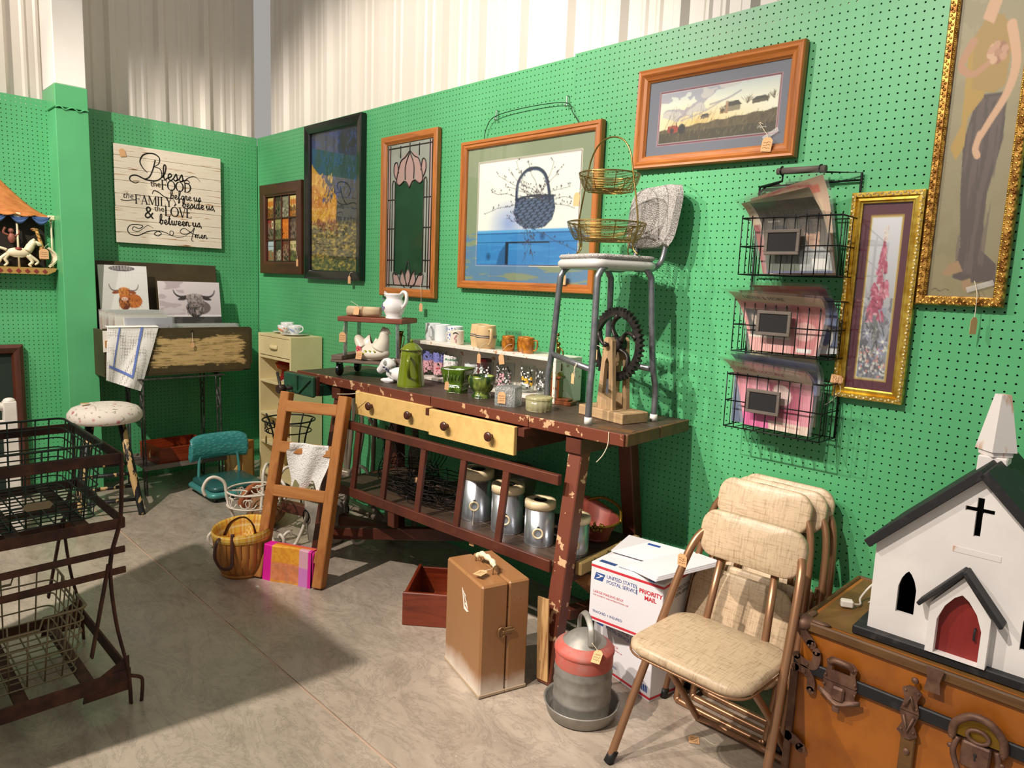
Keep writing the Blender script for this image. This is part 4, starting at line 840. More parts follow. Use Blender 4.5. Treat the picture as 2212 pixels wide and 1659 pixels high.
# prints inside
def leaning_print(name, label, p, w_, h_, top, cv, rot=0, th=.008, v0=0.):
    """p bottom-left in world on the left wall side, leaning to top (dx) along x"""
    T = thing(name, label, 'print', p); L = math.hypot(h_, top)
    f = lambda u, v: (zero(u)+top*v+.0006, w_*u, h_*v)
    gridmesh('print', cv, lambda u, v: (top*(v0+(1-v0)*v)+.0012, w_*u+rot*v, h_*(v0+(1-v0)*v)), 'print_gloss', T)
    obj('card', MB().add([(q[0]-dx, q[1], q[2]) for dx in (0, th) for q in ((0, 0, 0), (0, w_, 0), (top, w_+rot, h_), (top, rot, h_))], [(0, 1, 2, 3), (7, 6, 5, 4), (0, 4, 5, 1), (1, 5, 6, 2), (2, 6, 7, 3), (3, 7, 4, 0)]), 'print_white', T); return T
rc = random.Random(21)
def cow(cv, cx, cy, s, body, hair, darkc, horn, ear, muz, side):
    cv.ell(cx+side*s*.75, cy-.72*s, s*.75, s*.62, body); cv.ell(cx, cy-.8*s, s*.5, s*.75, darkc)
    for sx in (-1, 1):
        cv.ell(cx+sx*s*.72, cy+.02*s, s*.3, s*.13, ear, ang=-sx*.2)
        cv.line([(cx+sx*s*.45, cy+.2*s), (cx+sx*s*.9, cy+.2*s), (cx+sx*s*1.15, cy+.42*s), (cx+sx*s*1.25, cy+.75*s)], (s*.17, s*.05), horn, smooth=8)
    cv.ell(cx, cy-.15*s, s*.42, s*.62, body); cv.ell(cx, cy+.12*s, s*.5, s*.36, hair)
    for k in range(130):
        x = cx+rc.uniform(-.45, .45)*s; y = cy+rc.uniform(.05, .42)*s; cv.line([(x, y), (x+rc.uniform(-.12, .12)*s, y-rc.uniform(.2, .5)*s)], .007, rc.choice([hair, body, darkc, hair]))
    for k in range(120):
        x = cx+rc.uniform(-.5, 1.4*max(side, .35))*s; y = cy-rc.uniform(.45, 1.2)*s; cv.line([(x, y), (x+rc.uniform(-.05, .05)*s, y-rc.uniform(.1, .35)*s)], .007, rc.choice([hair, body, darkc]))
    cv.ell(cx, cy-.55*s, s*.27, s*.17, muz); cv.ell(cx-.1*s, cy-.55*s, s*.05, s*.04, '2a1c18'); cv.ell(cx+.1*s, cy-.55*s, s*.05, s*.04, '2a1c18'); cv.line([(cx-.15*s, cy-.68*s), (cx+.15*s, cy-.68*s)], .008, '3a2a24')
cv = Canvas(66, 86, 'dcdcd8'); cv.grad('d2d0cb', 'e0dfdc'); 
for k in range(7): cv.line([(0, .12+.12*k), (1, .12+.12*k)], .004, 'cbcac5')
cow(cv, .5, .42, .24, 'b0622a', 'd08a45', '5e2a16', '6b5f58', '8a4526', 'd9b7a6', 1); cv.ell(.48, .93, .26, .06, '57525a')
for k in range(22): cv.line([(.26+.02*k, .98), (.25+.021*k, .9)], .006, 'cfcac6'); cv.line([(.25+.02*k, .88), (.25+.02*k, .72)], .002, 'b9b7b4', .5)
leaning_print('cow_print', 'tall print of a ginger highland cow under a shower head, standing in the chest', (.2, -1.125, .795), .29, .67, -.075, cv, v0=.55)
cv = Canvas(86, 66, 'dcd3d6'); cv.grad('b9aeb2', 'd9cfd3'); n = cv.noise(4, 8, 5); cv.put((n > .5) & (cv.X < .4), 'a8989e', .7); cv.rect(0, .0, 1, .22, '4a4346'); cv.rect(0, .2, 1, .24, 'e8e2e4', .8); cv.put((cv.noise(9, 5, 2) > .5) & (cv.Y < .2), '2f2a2c', .7)
cow(cv, .57, .6, .27, '6d6164', 'b0a4a4', '2e282b', '3b3336', '3a3235', '8c7f80', .25)
leaning_print('cow_print', 'wide grey print of a long-horned highland cow, standing in the chest', (.232, -.775, .795), .41, .578, -.08, cv, v0=.49)
cv = Canvas(60, 40, 'b9b3c0'); cv.grad('c8c2c8', 'a9a6ba'); cv.line([(.08, .62), (.2, .42), (.36, .36)], .02, '4a3a3c', smooth=6); cv.line([(.92, .62), (.8, .42), (.64, .36)], .02, '4a3a3c', smooth=6)
for k in range(90): x = .36+.28*rc.random(); cv.line([(x, .42), (x+rc.uniform(-.05, .05), .1)], .008, rc.choice(['c9a98c', 'a98468', 'dcc6ae']))
T = leaning_print('cow_print', 'lilac print with only the horns of a pale cow showing, frontmost in the chest', (.365, -1.045, .795), .29, .345, -.02, cv, v0=.55); obj('clear_sleeve', MB().box((.002, .145, .18), (.0015, .3, .37)), 'sleeve', T)
for k, c in enumerate(['caa696', 'd8c3b4', 'b08a7c', 'e0d4c8', 'c49c94', 'd9cdc4']):
    lp = ['rearmost of the six sleeved cards', 'second from the back of the six sleeved cards', 'third from the back of the six sleeved cards', 'third from the front of the six sleeved cards', 'second from the front of the six sleeved cards', 'front one of the six sleeved cards'][k]
    T = leaning_print('sleeved_card', lp+' in the left half of the chest', (.232+.02*k, -1.145+.012*k, .795), .31, .382-.004*k, -.03, plain(c, [(0, .9, 1, .95, 'f0e9e2')], 20, 24, 30+k), th=.003); obj('clear_sleeve', MB().box((.004-.015, .155, .195), (.0012, .322, .392), Matrix.Rotation(-.078, 3, 'Y')), 'sleeve', T)
for k in range(3):
    lp = ['back', 'middle', 'front'][k]
    T = leaning_print('sleeved_card', lp+' one of three low sleeved cards before the grey cow print', (.262+.03*k, -.745, .795), .45, .292-.006*k, -.02, plain(['b8b0aa', 'a8a09a', 'c6beb6'][k], [], 24, 16, 50+k), th=.003); obj('clear_sleeve', MB().box((.002-.01, .225, .15), (.0012, .46, .3), Matrix.Rotation(-.068, 3, 'Y')), 'sleeve', T)
tag(obj('white_card', MB().box((.425, -1.155, 1.0), (.004, .07, .13)), 'print_white'), 'white card hanging over the left end of the chest', 'card')
# crocheted cloth
t_ = NT('crochet'); t_.set(.85); vo = t_.node('ShaderNodeTexVoronoi'); vo.inputs['Scale'].default_value = 1; vo.inputs['Randomness'].default_value = .15; t_.link(t_.coords((110, 110, 110)), vo.inputs['Vector'])
ho = t_.ramp(vo.outputs['Distance'], [(.22, 0.), (.3, 1.)]); t_.col('eeebe6'); t_.link(ho, t_.p.inputs['Alpha']); t_.bump(vo.outputs['Distance'], .4, .003)
M('blue_yarn', '6a7fc4', .85)
ct = thing('crochet_cloth', 'white crocheted cloth with blue stripe hanging over the left front of the chest', 'cloth', (.44, -1.03, .69))
def clothfn(u, v, e=0.):
    tl, tr, br, bl = np.array((-1.165, 1.085)), np.array((-.868, 1.088)), np.array((-.99, .68)), np.array((-1.19, .765))
    p = (1-u)*(1-v)*tl+u*(1-v)*tr+u*v*br+(1-u)*v*bl; x = .428+.012*math.sin(u*9+v*2)*v+.02*v
    return (x+e, p[0], p[1])
mb = MB().sheet(lambda a, b: clothfn(a, b), 20, 24); mb.sheet(lambda a, b: (.43-.12*b+.004, -1.165+.297*a, 1.086+.006*math.sin(b*3)), 14, 4); obj('mesh_cloth', mb, 'crochet', ct, True)
st = MB(); st.sheet(lambda a, b: clothfn(.22+.03*a-.06*b, b*.72, .004), 2, 20); st.sheet(lambda a, b: clothfn(.64+.05*a, b*.82, .004), 2, 20); st.sheet(lambda a, b: clothfn(.06+.62*b, .7+.045*a+.1*b, .004), 2, 16); obj('blue_stripe', st, 'blue_yarn', ct, True)
# iron stand with scrolls
M('iron_grey', '5d5a58', .5, .6, c2='3b3836', scale=30); wood('barn_grey', '5c544c', '84796d', 1, 16, .8)
sd = thing('iron_stand', 'wrought iron stand with scrolled ends and a lower shelf under the chest', 'stand', (.28, -.75, 0))
def scroll(mb, c, s, ax, flip=1, r=.0035):
    pts = []
    for k in range(15): a = PI*.2+k*.42; q = s*(.16+.02*k); pts.append((-math.cos(a)*q*.9, math.sin(a)*q+.5*s))
    pts2 = [(-a, -b) for a, b in pts]
    full_ = pts[::1]+[(0.0, 0.0)]+pts2[::-1]
    P = [Vector(c)+Vector(ax)*a*flip+Vector((0, 0, b)) for a, b in full_]; mb.tube(cr(P, 3), r, 6)
tf = MB()
for x in (.12, .47): tf.beam((x, -1.0, .757), (x, -.48, .757), .025, .006)
for y in (-1.0, -.48): tf.beam((.12, y, .757), (.47, y, .757), .025, .006)
obj('top_frame', tf, 'iron_grey', sd, True)
for y in (-.985, -.5):
    for x, dx in ((.47, -.07), (.13, .07)):
        l = MB(); l.tube(cr([(x, y, .755), (x+.005, y, .4), (x+.015*(1 if dx < 0 else -1), y, .03), (x+dx*.15, y, .008), (x+dx*.45, y, .03), (x+dx*.7, y, .4), (x+dx, y, .755)], 6), .0055, 7); obj('hairpin_leg', l, 'iron_grey', sd, True)
        s_ = MB(); scroll(s_, (x+dx*.45, y, .6), .1, (.8, 0, 0), 1 if dx < 0 else -1, .004); obj('scroll', s_, 'iron_grey', sd, True)
for k in range(3): obj('shelf_board', MB().box((.17+.12*k, -.74, .178), (.1, .5, .016), bev=.002), 'barn_grey', sd, True)
 
for x in (.11, .485): obj('shelf_rail', MB().beam((x, -1.0, .185), (x, -.47, .185), .012, .03), 'barn_grey', sd, True)
# mahogany tray
wood('mahogany', '5c1e0e', '8f3a1a', 1, 12, .3, .4); wood('mahogany_x', '5c1e0e', '8f3a1a', 0, 12, .3, .4)
tr = thing('drawer_tray', 'reddish brown wooden drawer lying on the iron stand shelf', 'drawer', (.3, -.73, .188), math.radians(4))
for x in (-.15, .15): obj('side_board', MB().box((x, 0, .055), (.014, .36, .11), bev=.002), 'mahogany', tr)
for y in (-.175, .175): obj('end_board', MB().box((0, y, .055), (.288, .014, .11), bev=.002), 'mahogany_x', tr)
obj('bottom_board', MB().box((0, 0, .008), (.29, .34, .01)), 'mahogany', tr); obj('pull', MB().box((.06, -.186, .06), (.05, .012, .025), bev=.003), 'mahogany_x', tr)
price_tag(tr, (.05, -.2, .07), None, .02, .035, [(.05, -.196, .085)])
# ================================================================== flower-cushioned stool
t_ = NT('floral'); t_.set(.8); vo = t_.node('ShaderNodeTexVoronoi'); vo.inputs['Scale'].default_value = 17; t_.link(t_.coords(), vo.inputs['Vector'])
n_ = t_.noise(t_.coords(), 60, 3); dm = t_.mix(.12, vo.outputs['Distance'], n_, 'ADD'); f1 = t_.ramp(dm, [(.2, 1.), (.3, 0.)]); c_ = t_.mix(f1, 'e6dacf', 'c9878a'); f2 = t_.ramp(t_.noise(t_.coords(), 34, 4, .6), [(.6, 0.), (.63, .8)]); c_ = t_.mix(f2, c_, '8e8a76'); t_.col(t_.mix(t_.ramp(dm, [(.1, 1.), (.16, 0.)]), c_, 'a8545c'))
M('chipped_black', '17161a', .5, c2='c9a670', scale=26, fac=(.56, .575), stretch=(1, 1, .28), detail=8)
stl = thing('padded_stool', 'round stool with floral cushion and chipped black legs beside the green column', 'stool', (.62, -1.245, 0), .35)
cu = MB().lathe([(0, .545), (.16, .545), (.185, .55), (.198, .57), (.196, .6), (.175, .628), (.13, .645), (.07, .654), (0, .657)], 40); obj('cushion', cu, 'floral', stl)
feet = []
for k in range(4):
    a = k*PI/2+.2; p0 = Vector((.11*math.cos(a), .11*math.sin(a), .545)); p1 = Vector((.235*math.cos(a), .235*math.sin(a), 0)); feet.append((p0, p1))
    obj('leg', MB().tube([p0, p0.lerp(p1, .5), p0.lerp(p1, .97), p1], [.021, .023, .018, .02], 12), 'chipped_black', stl)
for z in (.52, .8):
    for k in range(4):
        if z == .52 or True: a, b = feet[k][0].lerp(feet[k][1], z+(.03 if k % 2 else 0)), feet[(k+1) % 4][0].lerp(feet[(k+1) % 4][1], z+(.03 if k % 2 else 0)); obj('rung', MB().tube([a, a.lerp(b, .5), b], [.009, .012, .009], 10), 'chipped_black', stl)
price_tag(stl, (-.02, -.08, .662), Matrix.Rotation(-PI/2, 3, 'X') @ Matrix.Rotation(.5, 3, 'Y'), .04, .045, [(.05, -.1, .66), (.1, -.13, .645)])
# ================================================================== carousel ornament
M('terracotta_roof', 'c07a40', .6, c2='a8622c', scale=20, stretch=(1, 6, 1)); M('drape_blue', '3f5c8c', .7); M('ivory', 'dccfae', .5); M('carousel_dark', '20180f', .7); M('gilt', 'b08a4a', .5, .2); M('red_diamond', '7d2a24', .6)
ca = thing('carousel_ornament', 'carved carousel wall ornament with horses on the left wall', 'ornament', (.006, -1.74, 1.43), PI/2)
prof = [(-.42, .0), (.42, .0), (.42, -.03), (.36, -.055), (-.36, -.055), (-.42, -.03)]
obj('base', MB().prism([(-.4, 0), (.4, 0), (.39, -.02), (.35, -.04), (-.35, -.04), (-.39, -.02)], .09), 'gilt', ca)
mb = MB()
for k in range(16): mb.box((-.34+.045*k, -.0915, -.022), (.02, .002, .02), Matrix.Rotation(PI/4, 3, 'Y'))
obj('diamond_band', mb, 'red_diamond', ca); obj('back_board', MB().box((0, -.006, .16), (.72, .01, .31)), 'carousel_dark', ca)
def roof(u, v):
    x = (u-.5)*2; zz = .31+.3*(1-v)**1.8; w_ = .03+.37*v**.75; d = .1*math.sqrt(max(0, 1-x*x*.9))*v; return (x*w_, -.01-d, zz-.012*abs(math.sin(u*PI*8))*v)
obj('canopy', MB().sheet(roof, 40, 12, .004), 'terracotta_roof', ca)
mb = MB()
for k in range(7): x0 = -.38+.11*k; mb.sheet(lambda a, b: (x0+.1*a, -.1+.03*abs((x0+.05)/.4)+.006*math.sin(b*14), .31-.05*b*math.sin(PI*a)-.004), 8, 6, .002)
obj('drapery', mb, 'drape_blue', ca)
def horse(x, z, s, y=-.06):
    m = MB(); m.ell((x, y, z), (.055*s, .018*s, .026*s), 12, 8); m.tube(cr([(x+.04*s, y, z+.01*s), (x+.06*s, y, z+.045*s), (x+.075*s, y, z+.06*s)], 4), [.02*s]*4+[.016*s]*4+[.012*s], 8); m.ell((x+.088*s, y, z+.052*s), (.024*s, .01*s, .011*s), 8, 6, Matrix.Rotation(.5, 3, 'Y'))
    for dx, l in ((.045, [(.07, -.03), (.085, -.045), (.07, -.06)]), (.035, [(.06, -.045), (.045, -.06), (.055, -.07)]), (-.045, [(-.06, -.035), (-.05, -.055), (-.065, -.07)]), (-.05, [(-.075, -.03), (-.085, -.05), (-.1, -.055)])):
        m.tube(cr([(x+dx*s, y, z-.01*s)]+[(x+a*s, y, z+b*s) for a, b in l], 3), [.011*s*(1-.06*i) for i in range(10)], 6)
    m.tube(cr([(x-.05*s, y, z+.012*s), (x-.085*s, y, z+.02*s), (x-.1*s, y, z-.01*s)], 4), [.008*s]*9, 6); m.tube(cr([(x+.075*s, y, z+.072*s), (x+.055*s, y, z+.055*s), (x+.042*s, y, z+.03*s)], 4), .009*s, 6)
    return m
for x in (.21, -.02, -.24): h_ = obj('horse', horse(x, .085, 1.15), 'ivory', ca); obj('saddle', MB().ell((x, -.062, .105), (.022, .021, .012), 10, 6), 'red_diamond', h_)
for x in (.21, .39, -.02): obj('pole', MB().cyl((x, -.062 if x < .3 else -.04, .0), (x, -.062 if x < .3 else -.04, .3), .006, None, 8), 'ivory', ca); obj('capital', MB().box((x, -.07 if x < .3 else -.045, .305), (.04, .03, .03), bev=.005), 'ivory', ca)
mb = MB(); mb.ell((.18, -.06, .17), (.02, .018, .03), 10, 8); mb.ell((.178, -.062, .212), .015, 10, 8); mb.tube(cr([(.165, -.062, .185), (.14, -.064, .2), (.15, -.066, .23)], 4), .007, 6); mb.tube(cr([(.2, -.062, .18), (.215, -.062, .2), (.215, -.062, .22)], 4), .007, 6); obj('rider', mb, M('rider_brown', '8a5142', .6), ca)
mb = MB(); mb.tube(cr([(.34, -.05, .05), (.33, -.05, .14), (.31, -.05, .22)], 4), [.02, .018, .016, .014, .012, .011, .01, .01, .009], 8); mb.ell((.3, -.05, .228), (.022, .009, .01), 8, 6); obj('giraffe', mb, M('giraffe_spots', 'c99a52', .6, c2='6b3f1f', scale=90, fac=(.5, .56)), ca)
obj('end_swan', MB().sheet(lambda a, b: (.36+.05*math.sin(b*PI)*(.5+.5*a), -.05-.02*a, .01+.11*b), 4, 8, .01), 'ivory', ca)
price_tag(ca, (.335, -.085, .115), None, .05, .06, [(.345, -.08, .13), (.37, -.06, .15)], 3)
# ================================================================== white picket headboard and dark frame at the left edge
M('white_paint', 'ded6cc', .5, c2='e9e3da', scale=12)
wp = thing('white_headboard', 'white painted wooden bed end with round-topped post at the left edge', 'bed end', (.735, -1.73, 0))
def post(m, x, y, h): m.box((x, y, h/2-.01), (.055, .06, h-.02), bev=.004); m.ell((x, y, h-.02), (.027, .03, .02), 12, 6)
m = MB(); post(m, 0, 0, .745); obj('post', m, 'white_paint', wp); m = MB(); post(m, -.05, -.95, .745); obj('post', m, 'white_paint', wp)
for z, s_ in ((.6, .05), (.4, .06), (.13, .06)): obj('rail', MB().beam((-.002, -.025, z), (-.048, -.93, z), .03, s_, bev=.003), 'white_paint', wp)
obj('top_rail', MB().tube(cr([(-.002, -.02, .69), (-.012, -.2, .77), (-.025, -.47, .8), (-.04, -.75, .77), (-.048, -.93, .69)], 6), .02, 8), 'white_paint', wp)
for k in range(7): y = -.09-.12*k; obj('spindle', MB().cyl((-.005, y, .42), (-.005, y, .6), .011, None, 10), 'white_paint', wp)
df = thing('leaning_frame', 'dark carved picture frame leaning on the left wall at the picture edge', 'frame', (.012, -2.15, 0), PI/2); frame(df, .62, .96, [(0, 0), (0, .03), (.02, .04), (.05, .03), (.06, .01)], 'dark_brown', 'dark_brown_v'); board(df, .62, .96)
# ================================================================== rusty cart with wire baskets
M('rust', '3a2018', .75, c2='5b3524', scale=18, bump=.2, bscale=120); M('green_wire', '2d3a30', .5, .3); M('tan_wire', '8f8064', .45, .5)
cartO = thing('rusty_cart', 'rusty brown strap iron cart in the left foreground', 'cart', (2.52, -2.0, 0))
X0, X1, Y0, Y1 = 2.22, 2.79, -2.33, -1.775
def bar(name, p, q, w_=.008, h_=.03, up=(0, 0, 1)): return obj(name, MB().beam(p, q, w_, h_, up, .002), 'rust', cartO, True)
for z, nm in ((.845, 'upper_rail'), (.63, 'tray_rail'), (.1, 'lower_rail')):
    for p, q in (((X1, Y0, z), (X1, Y1, z)), ((X0, Y0, z), (X0, Y1, z)), ((X0, Y1, z), (X1, Y1, z)), ((X0, Y0, z), (X1, Y0, z))): bar(nm, p, q, .008, .034 if z != .1 else .05)
for x in (X0, X1):
    for y, s_ in ((Y1, -1), (Y0, 1)):
        l = MB(); l.tube(cr([(x, y, .86), (x, y+s_*.01, .65), (x, y+s_*.045, .5), (x, y+s_*.035, .3), (x, y+s_*.005, .12), (x, y, 0)], 5), .011, 8, flat=(.5, 1.2)); obj('leg', l, 'rust', cartO, True)
        bar('brace', (x, y+s_*.05, .5), (x, y+s_*.11, .2), .008, .02, (1, 0, 0))
        obj('gusset', MB().prism([(0, 0), (s_*.14, 0), (s_*.13, .05), (0, .12)] if True else [], .006, lambda a, b, c: (x+c, y+a, .05+b)), 'rust', cartO, True)
for z in (.53, .46):
    bar('cross_strap', (X1, Y0, z), (X1, Y1, z+.012), .008, .022); bar('cross_strap', (X0, Y0, z), (X0, Y1, z+.012), .008, .022)
for k in range(3): y = -2.25+.18*k; bar('shelf_slat', (X0, y, .1), (X1, y, .1), .04, .006)
for k in range(3): y = -2.25+.18*k; bar('shelf_slat', (X0, y, .64), (X1, y, .64), .04, .006)
obj('kickstand', MB().tube(cr([(X1+.005, Y1, .1), (X1+.01, Y1+.03, .085), (X1+.01, Y1+.035, .06), (X1+.01, Y1+.03, 0)], 4), .006, 6), 'rust', cartO, True)
def wire_basket(name, label, x0, x1, y0, y1, z0, z1, mat, n1, n2, n3, r, slope=.04, dip=False):
    T = thing(name, label, 'basket', ((x0+x1)/2, (y0+y1)/2, z0))
    def ring(z, k):
        e = slope*k; a, b, c, d = x0-e, x1+e, y0-e, y1+e; q = .03; P = []
        for cx, cy, a0 in ((b-q, d-q, 0), (a+q, d-q, PI/2), (a+q, c+q, PI), (b-q, c+q, 1.5*PI)): P += [(cx+q*math.cos(a0+i*PI/8), cy+q*math.sin(a0+i*PI/8), z) for i in range(5)]
        return P
    m = MB()
    for i in range(n3+1):
        k = i/n3; P = ring(z0+(z1-z0)*k, k)
        if dip and i == n3:
            P2 = []
            for j, p in enumerate(P):
                P2.append(p); q = P[(j+1) % len(P)]; L = math.dist(p, q)
                if L > .2:
                    for f, dz in ((.25, 0), (.28, -.035), (.72, -.035), (.75, 0)): P2.append((p[0]+(q[0]-p[0])*f, p[1]+(q[1]-p[1])*f, p[2]+dz))
            P = P2
        m.tube(P, r*(1.6 if i == n3 else 1), 6, True)
    obj('hoops', m, mat, T, True); m = MB()
    for i in range(1, n1):
        f = i/n1; e = slope; m.tube([(x0-e+(x1-x0+2*e)*f, y1+e, z1), (x0+(x1-x0)*f, y1, z0), (x0+(x1-x0)*f, y0, z0), (x0-e+(x1-x0+2*e)*f, y0-e, z1)], r, 5)
    obj('wires', m, mat, T, True); m = MB()
    for i in range(1, n2):
        f = i/n2; e = slope; m.tube([(x1+e, y0-e+(y1-y0+2*e)*f, z1), (x1, y0+(y1-y0)*f, z0), (x0, y0+(y1-y0)*f, z0), (x0-e, y0-e+(y1-y0+2*e)*f, z1)], r, 5)
    obj('wires', m, mat, T, True); return T
ub = wire_basket('wire_basket', 'dark green wire basket set in the top of the rusty cart', 2.27, 2.74, -2.3, -1.84, .65, .89, 'green_wire', 12, 12, 7, .0026, .025)
obj('label_plate', MB().prism([(-.04, 0), (-.03, .012), (.03, .012), (.04, 0), (.03, -.012), (-.03, -.012)], .002, lambda a, b, c: (2.753-c, -2.0+a, .72+b)), 'tan_wire', ub, True)
wire_basket('wire_basket', 'tan wire locker basket with dipped rim on the lower shelf of the rusty cart', 2.3, 2.68, -2.28, -1.9, .11, .34, 'tan_wire', 8, 8, 5, .0028, .03, True)
# ================================================================== teal seat
t_ = NT('teal_vinyl'); t_.set(.3, 0, .2); vo = t_.node('ShaderNodeTexVoronoi'); vo.inputs['Scale'].default_value = 60; t_.link(t_.coords((1, .6, 1)), vo.inputs['Vector']); t_.col(t_.ramp(vo.outputs['Distance'], [(.1, '4fa6a2'), (.5, '3a8a88')])); t_.bump(vo.outputs['Distance'], .8, -.004)
M('teal_dark', '2b5f5c', .3, coat=.3, bump=.3, bscale=90); M('teal_metal', '4f9a96', .35, .2)
tc = thing('teal_seat', 'low teal vinyl seat with padded backrest on the floor', 'chair', (.7, -.56, 0))
def rslab(m, w_, d, z0, z1, r, o=(0, 0), dome=0., seg=8):
    P = []
    for cx, cy, a0 in ((w_/2-r, d/2-r, 0), (-w_/2+r, d/2-r, PI/2), (-w_/2+r, -d/2+r, PI), (w_/2-r, -d/2+r, 1.5*PI)): P += [(cx+r*math.cos(a0+i*PI/2/seg), cy+r*math.sin(a0+i*PI/2/seg)) for i in range(seg+1)]
    n = len(P); rows = []; h = z1-z0; b = min(.012, h*.4)
    for s_, z in ((1-b*2/w_, z0), (1, z0+b), (1, z1-b), (1-b/w_, z1-b*.3), (1-b*2.2/w_, z1), (.5, z1+dome*.8)): rows.append([(x*s_+o[0], y*s_+o[1], z) for x, y in P])
    vs = [p for rw in rows for p in rw]+[(o[0], o[1], z1+dome), (o[0], o[1], z0)]; fs = []
    for i in range(len(rows)-1):
        for k in range(n): fs.append((i*n+k, i*n+(k+1) % n, (i+1)*n+(k+1) % n, (i+1)*n+k))
    L = len(rows)*n
    for k in range(n): fs.append(((len(rows)-1)*n+k, (len(rows)-1)*n+(k+1) % n, L)); fs.append(((k+1) % n, k, L+1))
    m.add(vs, fs, True); return m
obj('seat_pan', rslab(MB(), .4, .38, .03, .065, .05), 'teal_metal', tc); obj('seat', rslab(MB(), .36, .34, .065, .1, .05, (0, 0), .008), 'teal_dark', tc)
for x in (-.15, .15):
    for y in (-.14, .14): obj('foot', MB().cyl((x, y, 0), (x, y, .035), .012), 'black_lacquer', tc)
bk = MB(); bk.sheet(lambda u, v: (-.14+.035*math.cos((v-.5)*PI*.9)+.02*(2*u-1)**2-.01, .19*math.copysign(abs(2*u-1)**.9, u-.5), .3+(.085-.02*(2*abs(u-.5))**6)*math.sin((v-.5)*PI*.95)-.03*(2*u-1)**4*(1 if v < .5 else .4)), 24, 14, .03)
obj('backrest', bk, 'teal_vinyl', tc)
for y in (-.13, .13): obj('upright', MB().tube(cr([(-.12, y*.86, .3), (-.125, y, .2), (-.12, y*1.06, .09)], 4), .0095, 8), 'teal_metal', tc)
# ================================================================== cream cabinet by the corner
M('cream_paint', 'ded0a0', .5, c2='d6c694', scale=5, bump=.05); M('peach_inside', 'e2bd88', .55); M('milk_glass', 'e8e8e6', .18, coat=.4, var=.01)
cb = thing('cream_cabinet', 'narrow cream painted cabinet with one drawer and open shelves in the corner', 'cabinet', (.73, -.125, 0))
cw, cd, chh = .465, .23, 1.045
for s_ in (-1, 1): obj('side_panel', MB().box((s_*(cw/2-.009), 0, chh/2), (.018, cd, chh), bev=.002), 'cream_paint', cb)
obj('back_panel', MB().box((0, cd/2-.006, chh/2), (cw-.036, .01, chh-.02)), 'peach_inside', cb)
obj('top_panel', MB().box((0, 0, chh-.009), (cw-.037, cd, .018), bev=.002), 'cream_paint', cb)
for z in (.06, .28, .483, .714, .885): obj('shelf', MB().box((0, -.003, z), (cw-.037, cd-.012, .018), bev=.002), 'cream_paint', cb)
dr = obj('drawer', MB().box((0, -.09, .962), (cw-.042, .05, .125), bev=.002), 'cream_paint', cb); obj('handle', MB().sheet(lambda u, v: (-.05+.1*u, -.117-.016*math.sin(v*PI*.75)*math.sin(PI*u)**.3, .962+.015-.028*v), 12, 6, .003), 'cream_paint', dr)
# cups on top
glass('red_glass', 'd0281a', .03, 1.5, .25, 'b5200f'); glass('amber_glass', 'd9791c', .03, 1.5, .25, 'b85c12'); M('decal_orange', 'd8793a', .5); M('decal_blue', '8aa5cf', .5)
def cup(label, x, y, z, r=.045, h=.062, dec='decal_orange', rz=0., saucer=True):
    T = thing('teacup', label, 'cup', (x, y, z), rz)
    obj('bowl', MB().lathe([(0, .004), (r*.5, .0), (r*.55, .004), (r*.72, h*.25), (r*.92, h*.65), (r, h), (r*.95, h), (r*.87, h*.65), (r*.66, h*.28), (0, .01)], 28), 'milk_glass', T)
    obj('handle', MB().tube(cr([(r*.95, 0, h*.82), (r*1.35, 0, h*.85), (r*1.4, 0, h*.5), (r*.8, 0, h*.25)], 5), .0045, 8), 'milk_glass', T)
    m = MB()
    for k in range(9): a = -1.2-.35*(k % 4)+.1*k; zz = h*(.4+.07*(k % 5)); m.ell((r*.93*math.cos(a), r*.93*math.sin(a), zz), (.005, .005, .004), 6, 4)
    obj('flower_decal', m, dec, T); return T
def saucer(label, x, y, z, r=.075): 
    return tag(obj('saucer', MB().lathe([(0, .0), (r*.5, 0), (r*.55, .003), (r, .012), (r, .014), (r*.6, .006), (0, .005)], 32), 'milk_glass', None, loc=(x, y, z)), label, 'saucer', 'saucers on the cream cabinet')
zt = 1.0455
saucer('white saucer at the left on the cream cabinet, under the orange-flowered cups', .62, -.1, zt, .085); saucer('white saucer at the right on the cream cabinet, under the blue-flowered cup', .83, -.14, zt, .09)
cup('white teacup with orange flowers, rear one on the cream cabinet', .6, -.075, zt+.008, .046, .066); cup('white teacup with orange flowers, front one at the middle of the cream cabinet', .7, -.15, zt+.002, .045, .06, rz=.3); cup('white teacup with blue flowers on the right saucer of the cream cabinet', .83, -.14, zt+.008, .047, .062, 'decal_blue', .4)
# cabinet shelf contents
cp = thing('covered_compote', 'red and amber glass covered candy dish in the cream cabinet', 'dish', (.66, -.135, .7235))
rib = lambda a, z: 1+.05*math.cos(a*12)
obj('foot', MB().lathe([(0, 0), (.042, 0), (.045, .006), (.02, .03), (.014, .06), (.022, .07)], 24), 'red_glass', cp); obj('bowl', MB().lathe([(.02, .068), (.045, .08), (.055, .11), (.053, .112), (.04, .085), (0, .08)], 24, mod=rib), 'amber_glass', cp); obj('lid', MB().lathe([(.057, .112), (.055, .12), (.03, .138), (.012, .146), (.008, .155), (.014, .165), (.007, .175), (0, .178)], 24, mod=lambda a, z: rib(a, z) if z < .13 else 1), 'red_glass', cp)
tag(obj('white_dish', MB().lathe([(0, 0), (.05, 0), (.085, .018), (.083, .02), (.05, .004), (0, .004)], 28), 'milk_glass', None, loc=(.83, -.14, .7235)), 'shallow white dish beside the red candy dish in the cream cabinet', 'dish')
M('brown_glass', '4a2412', .1, coat=.5); M('basket_tan', 'b08a5a', .7, bump=.5, bscale=200)
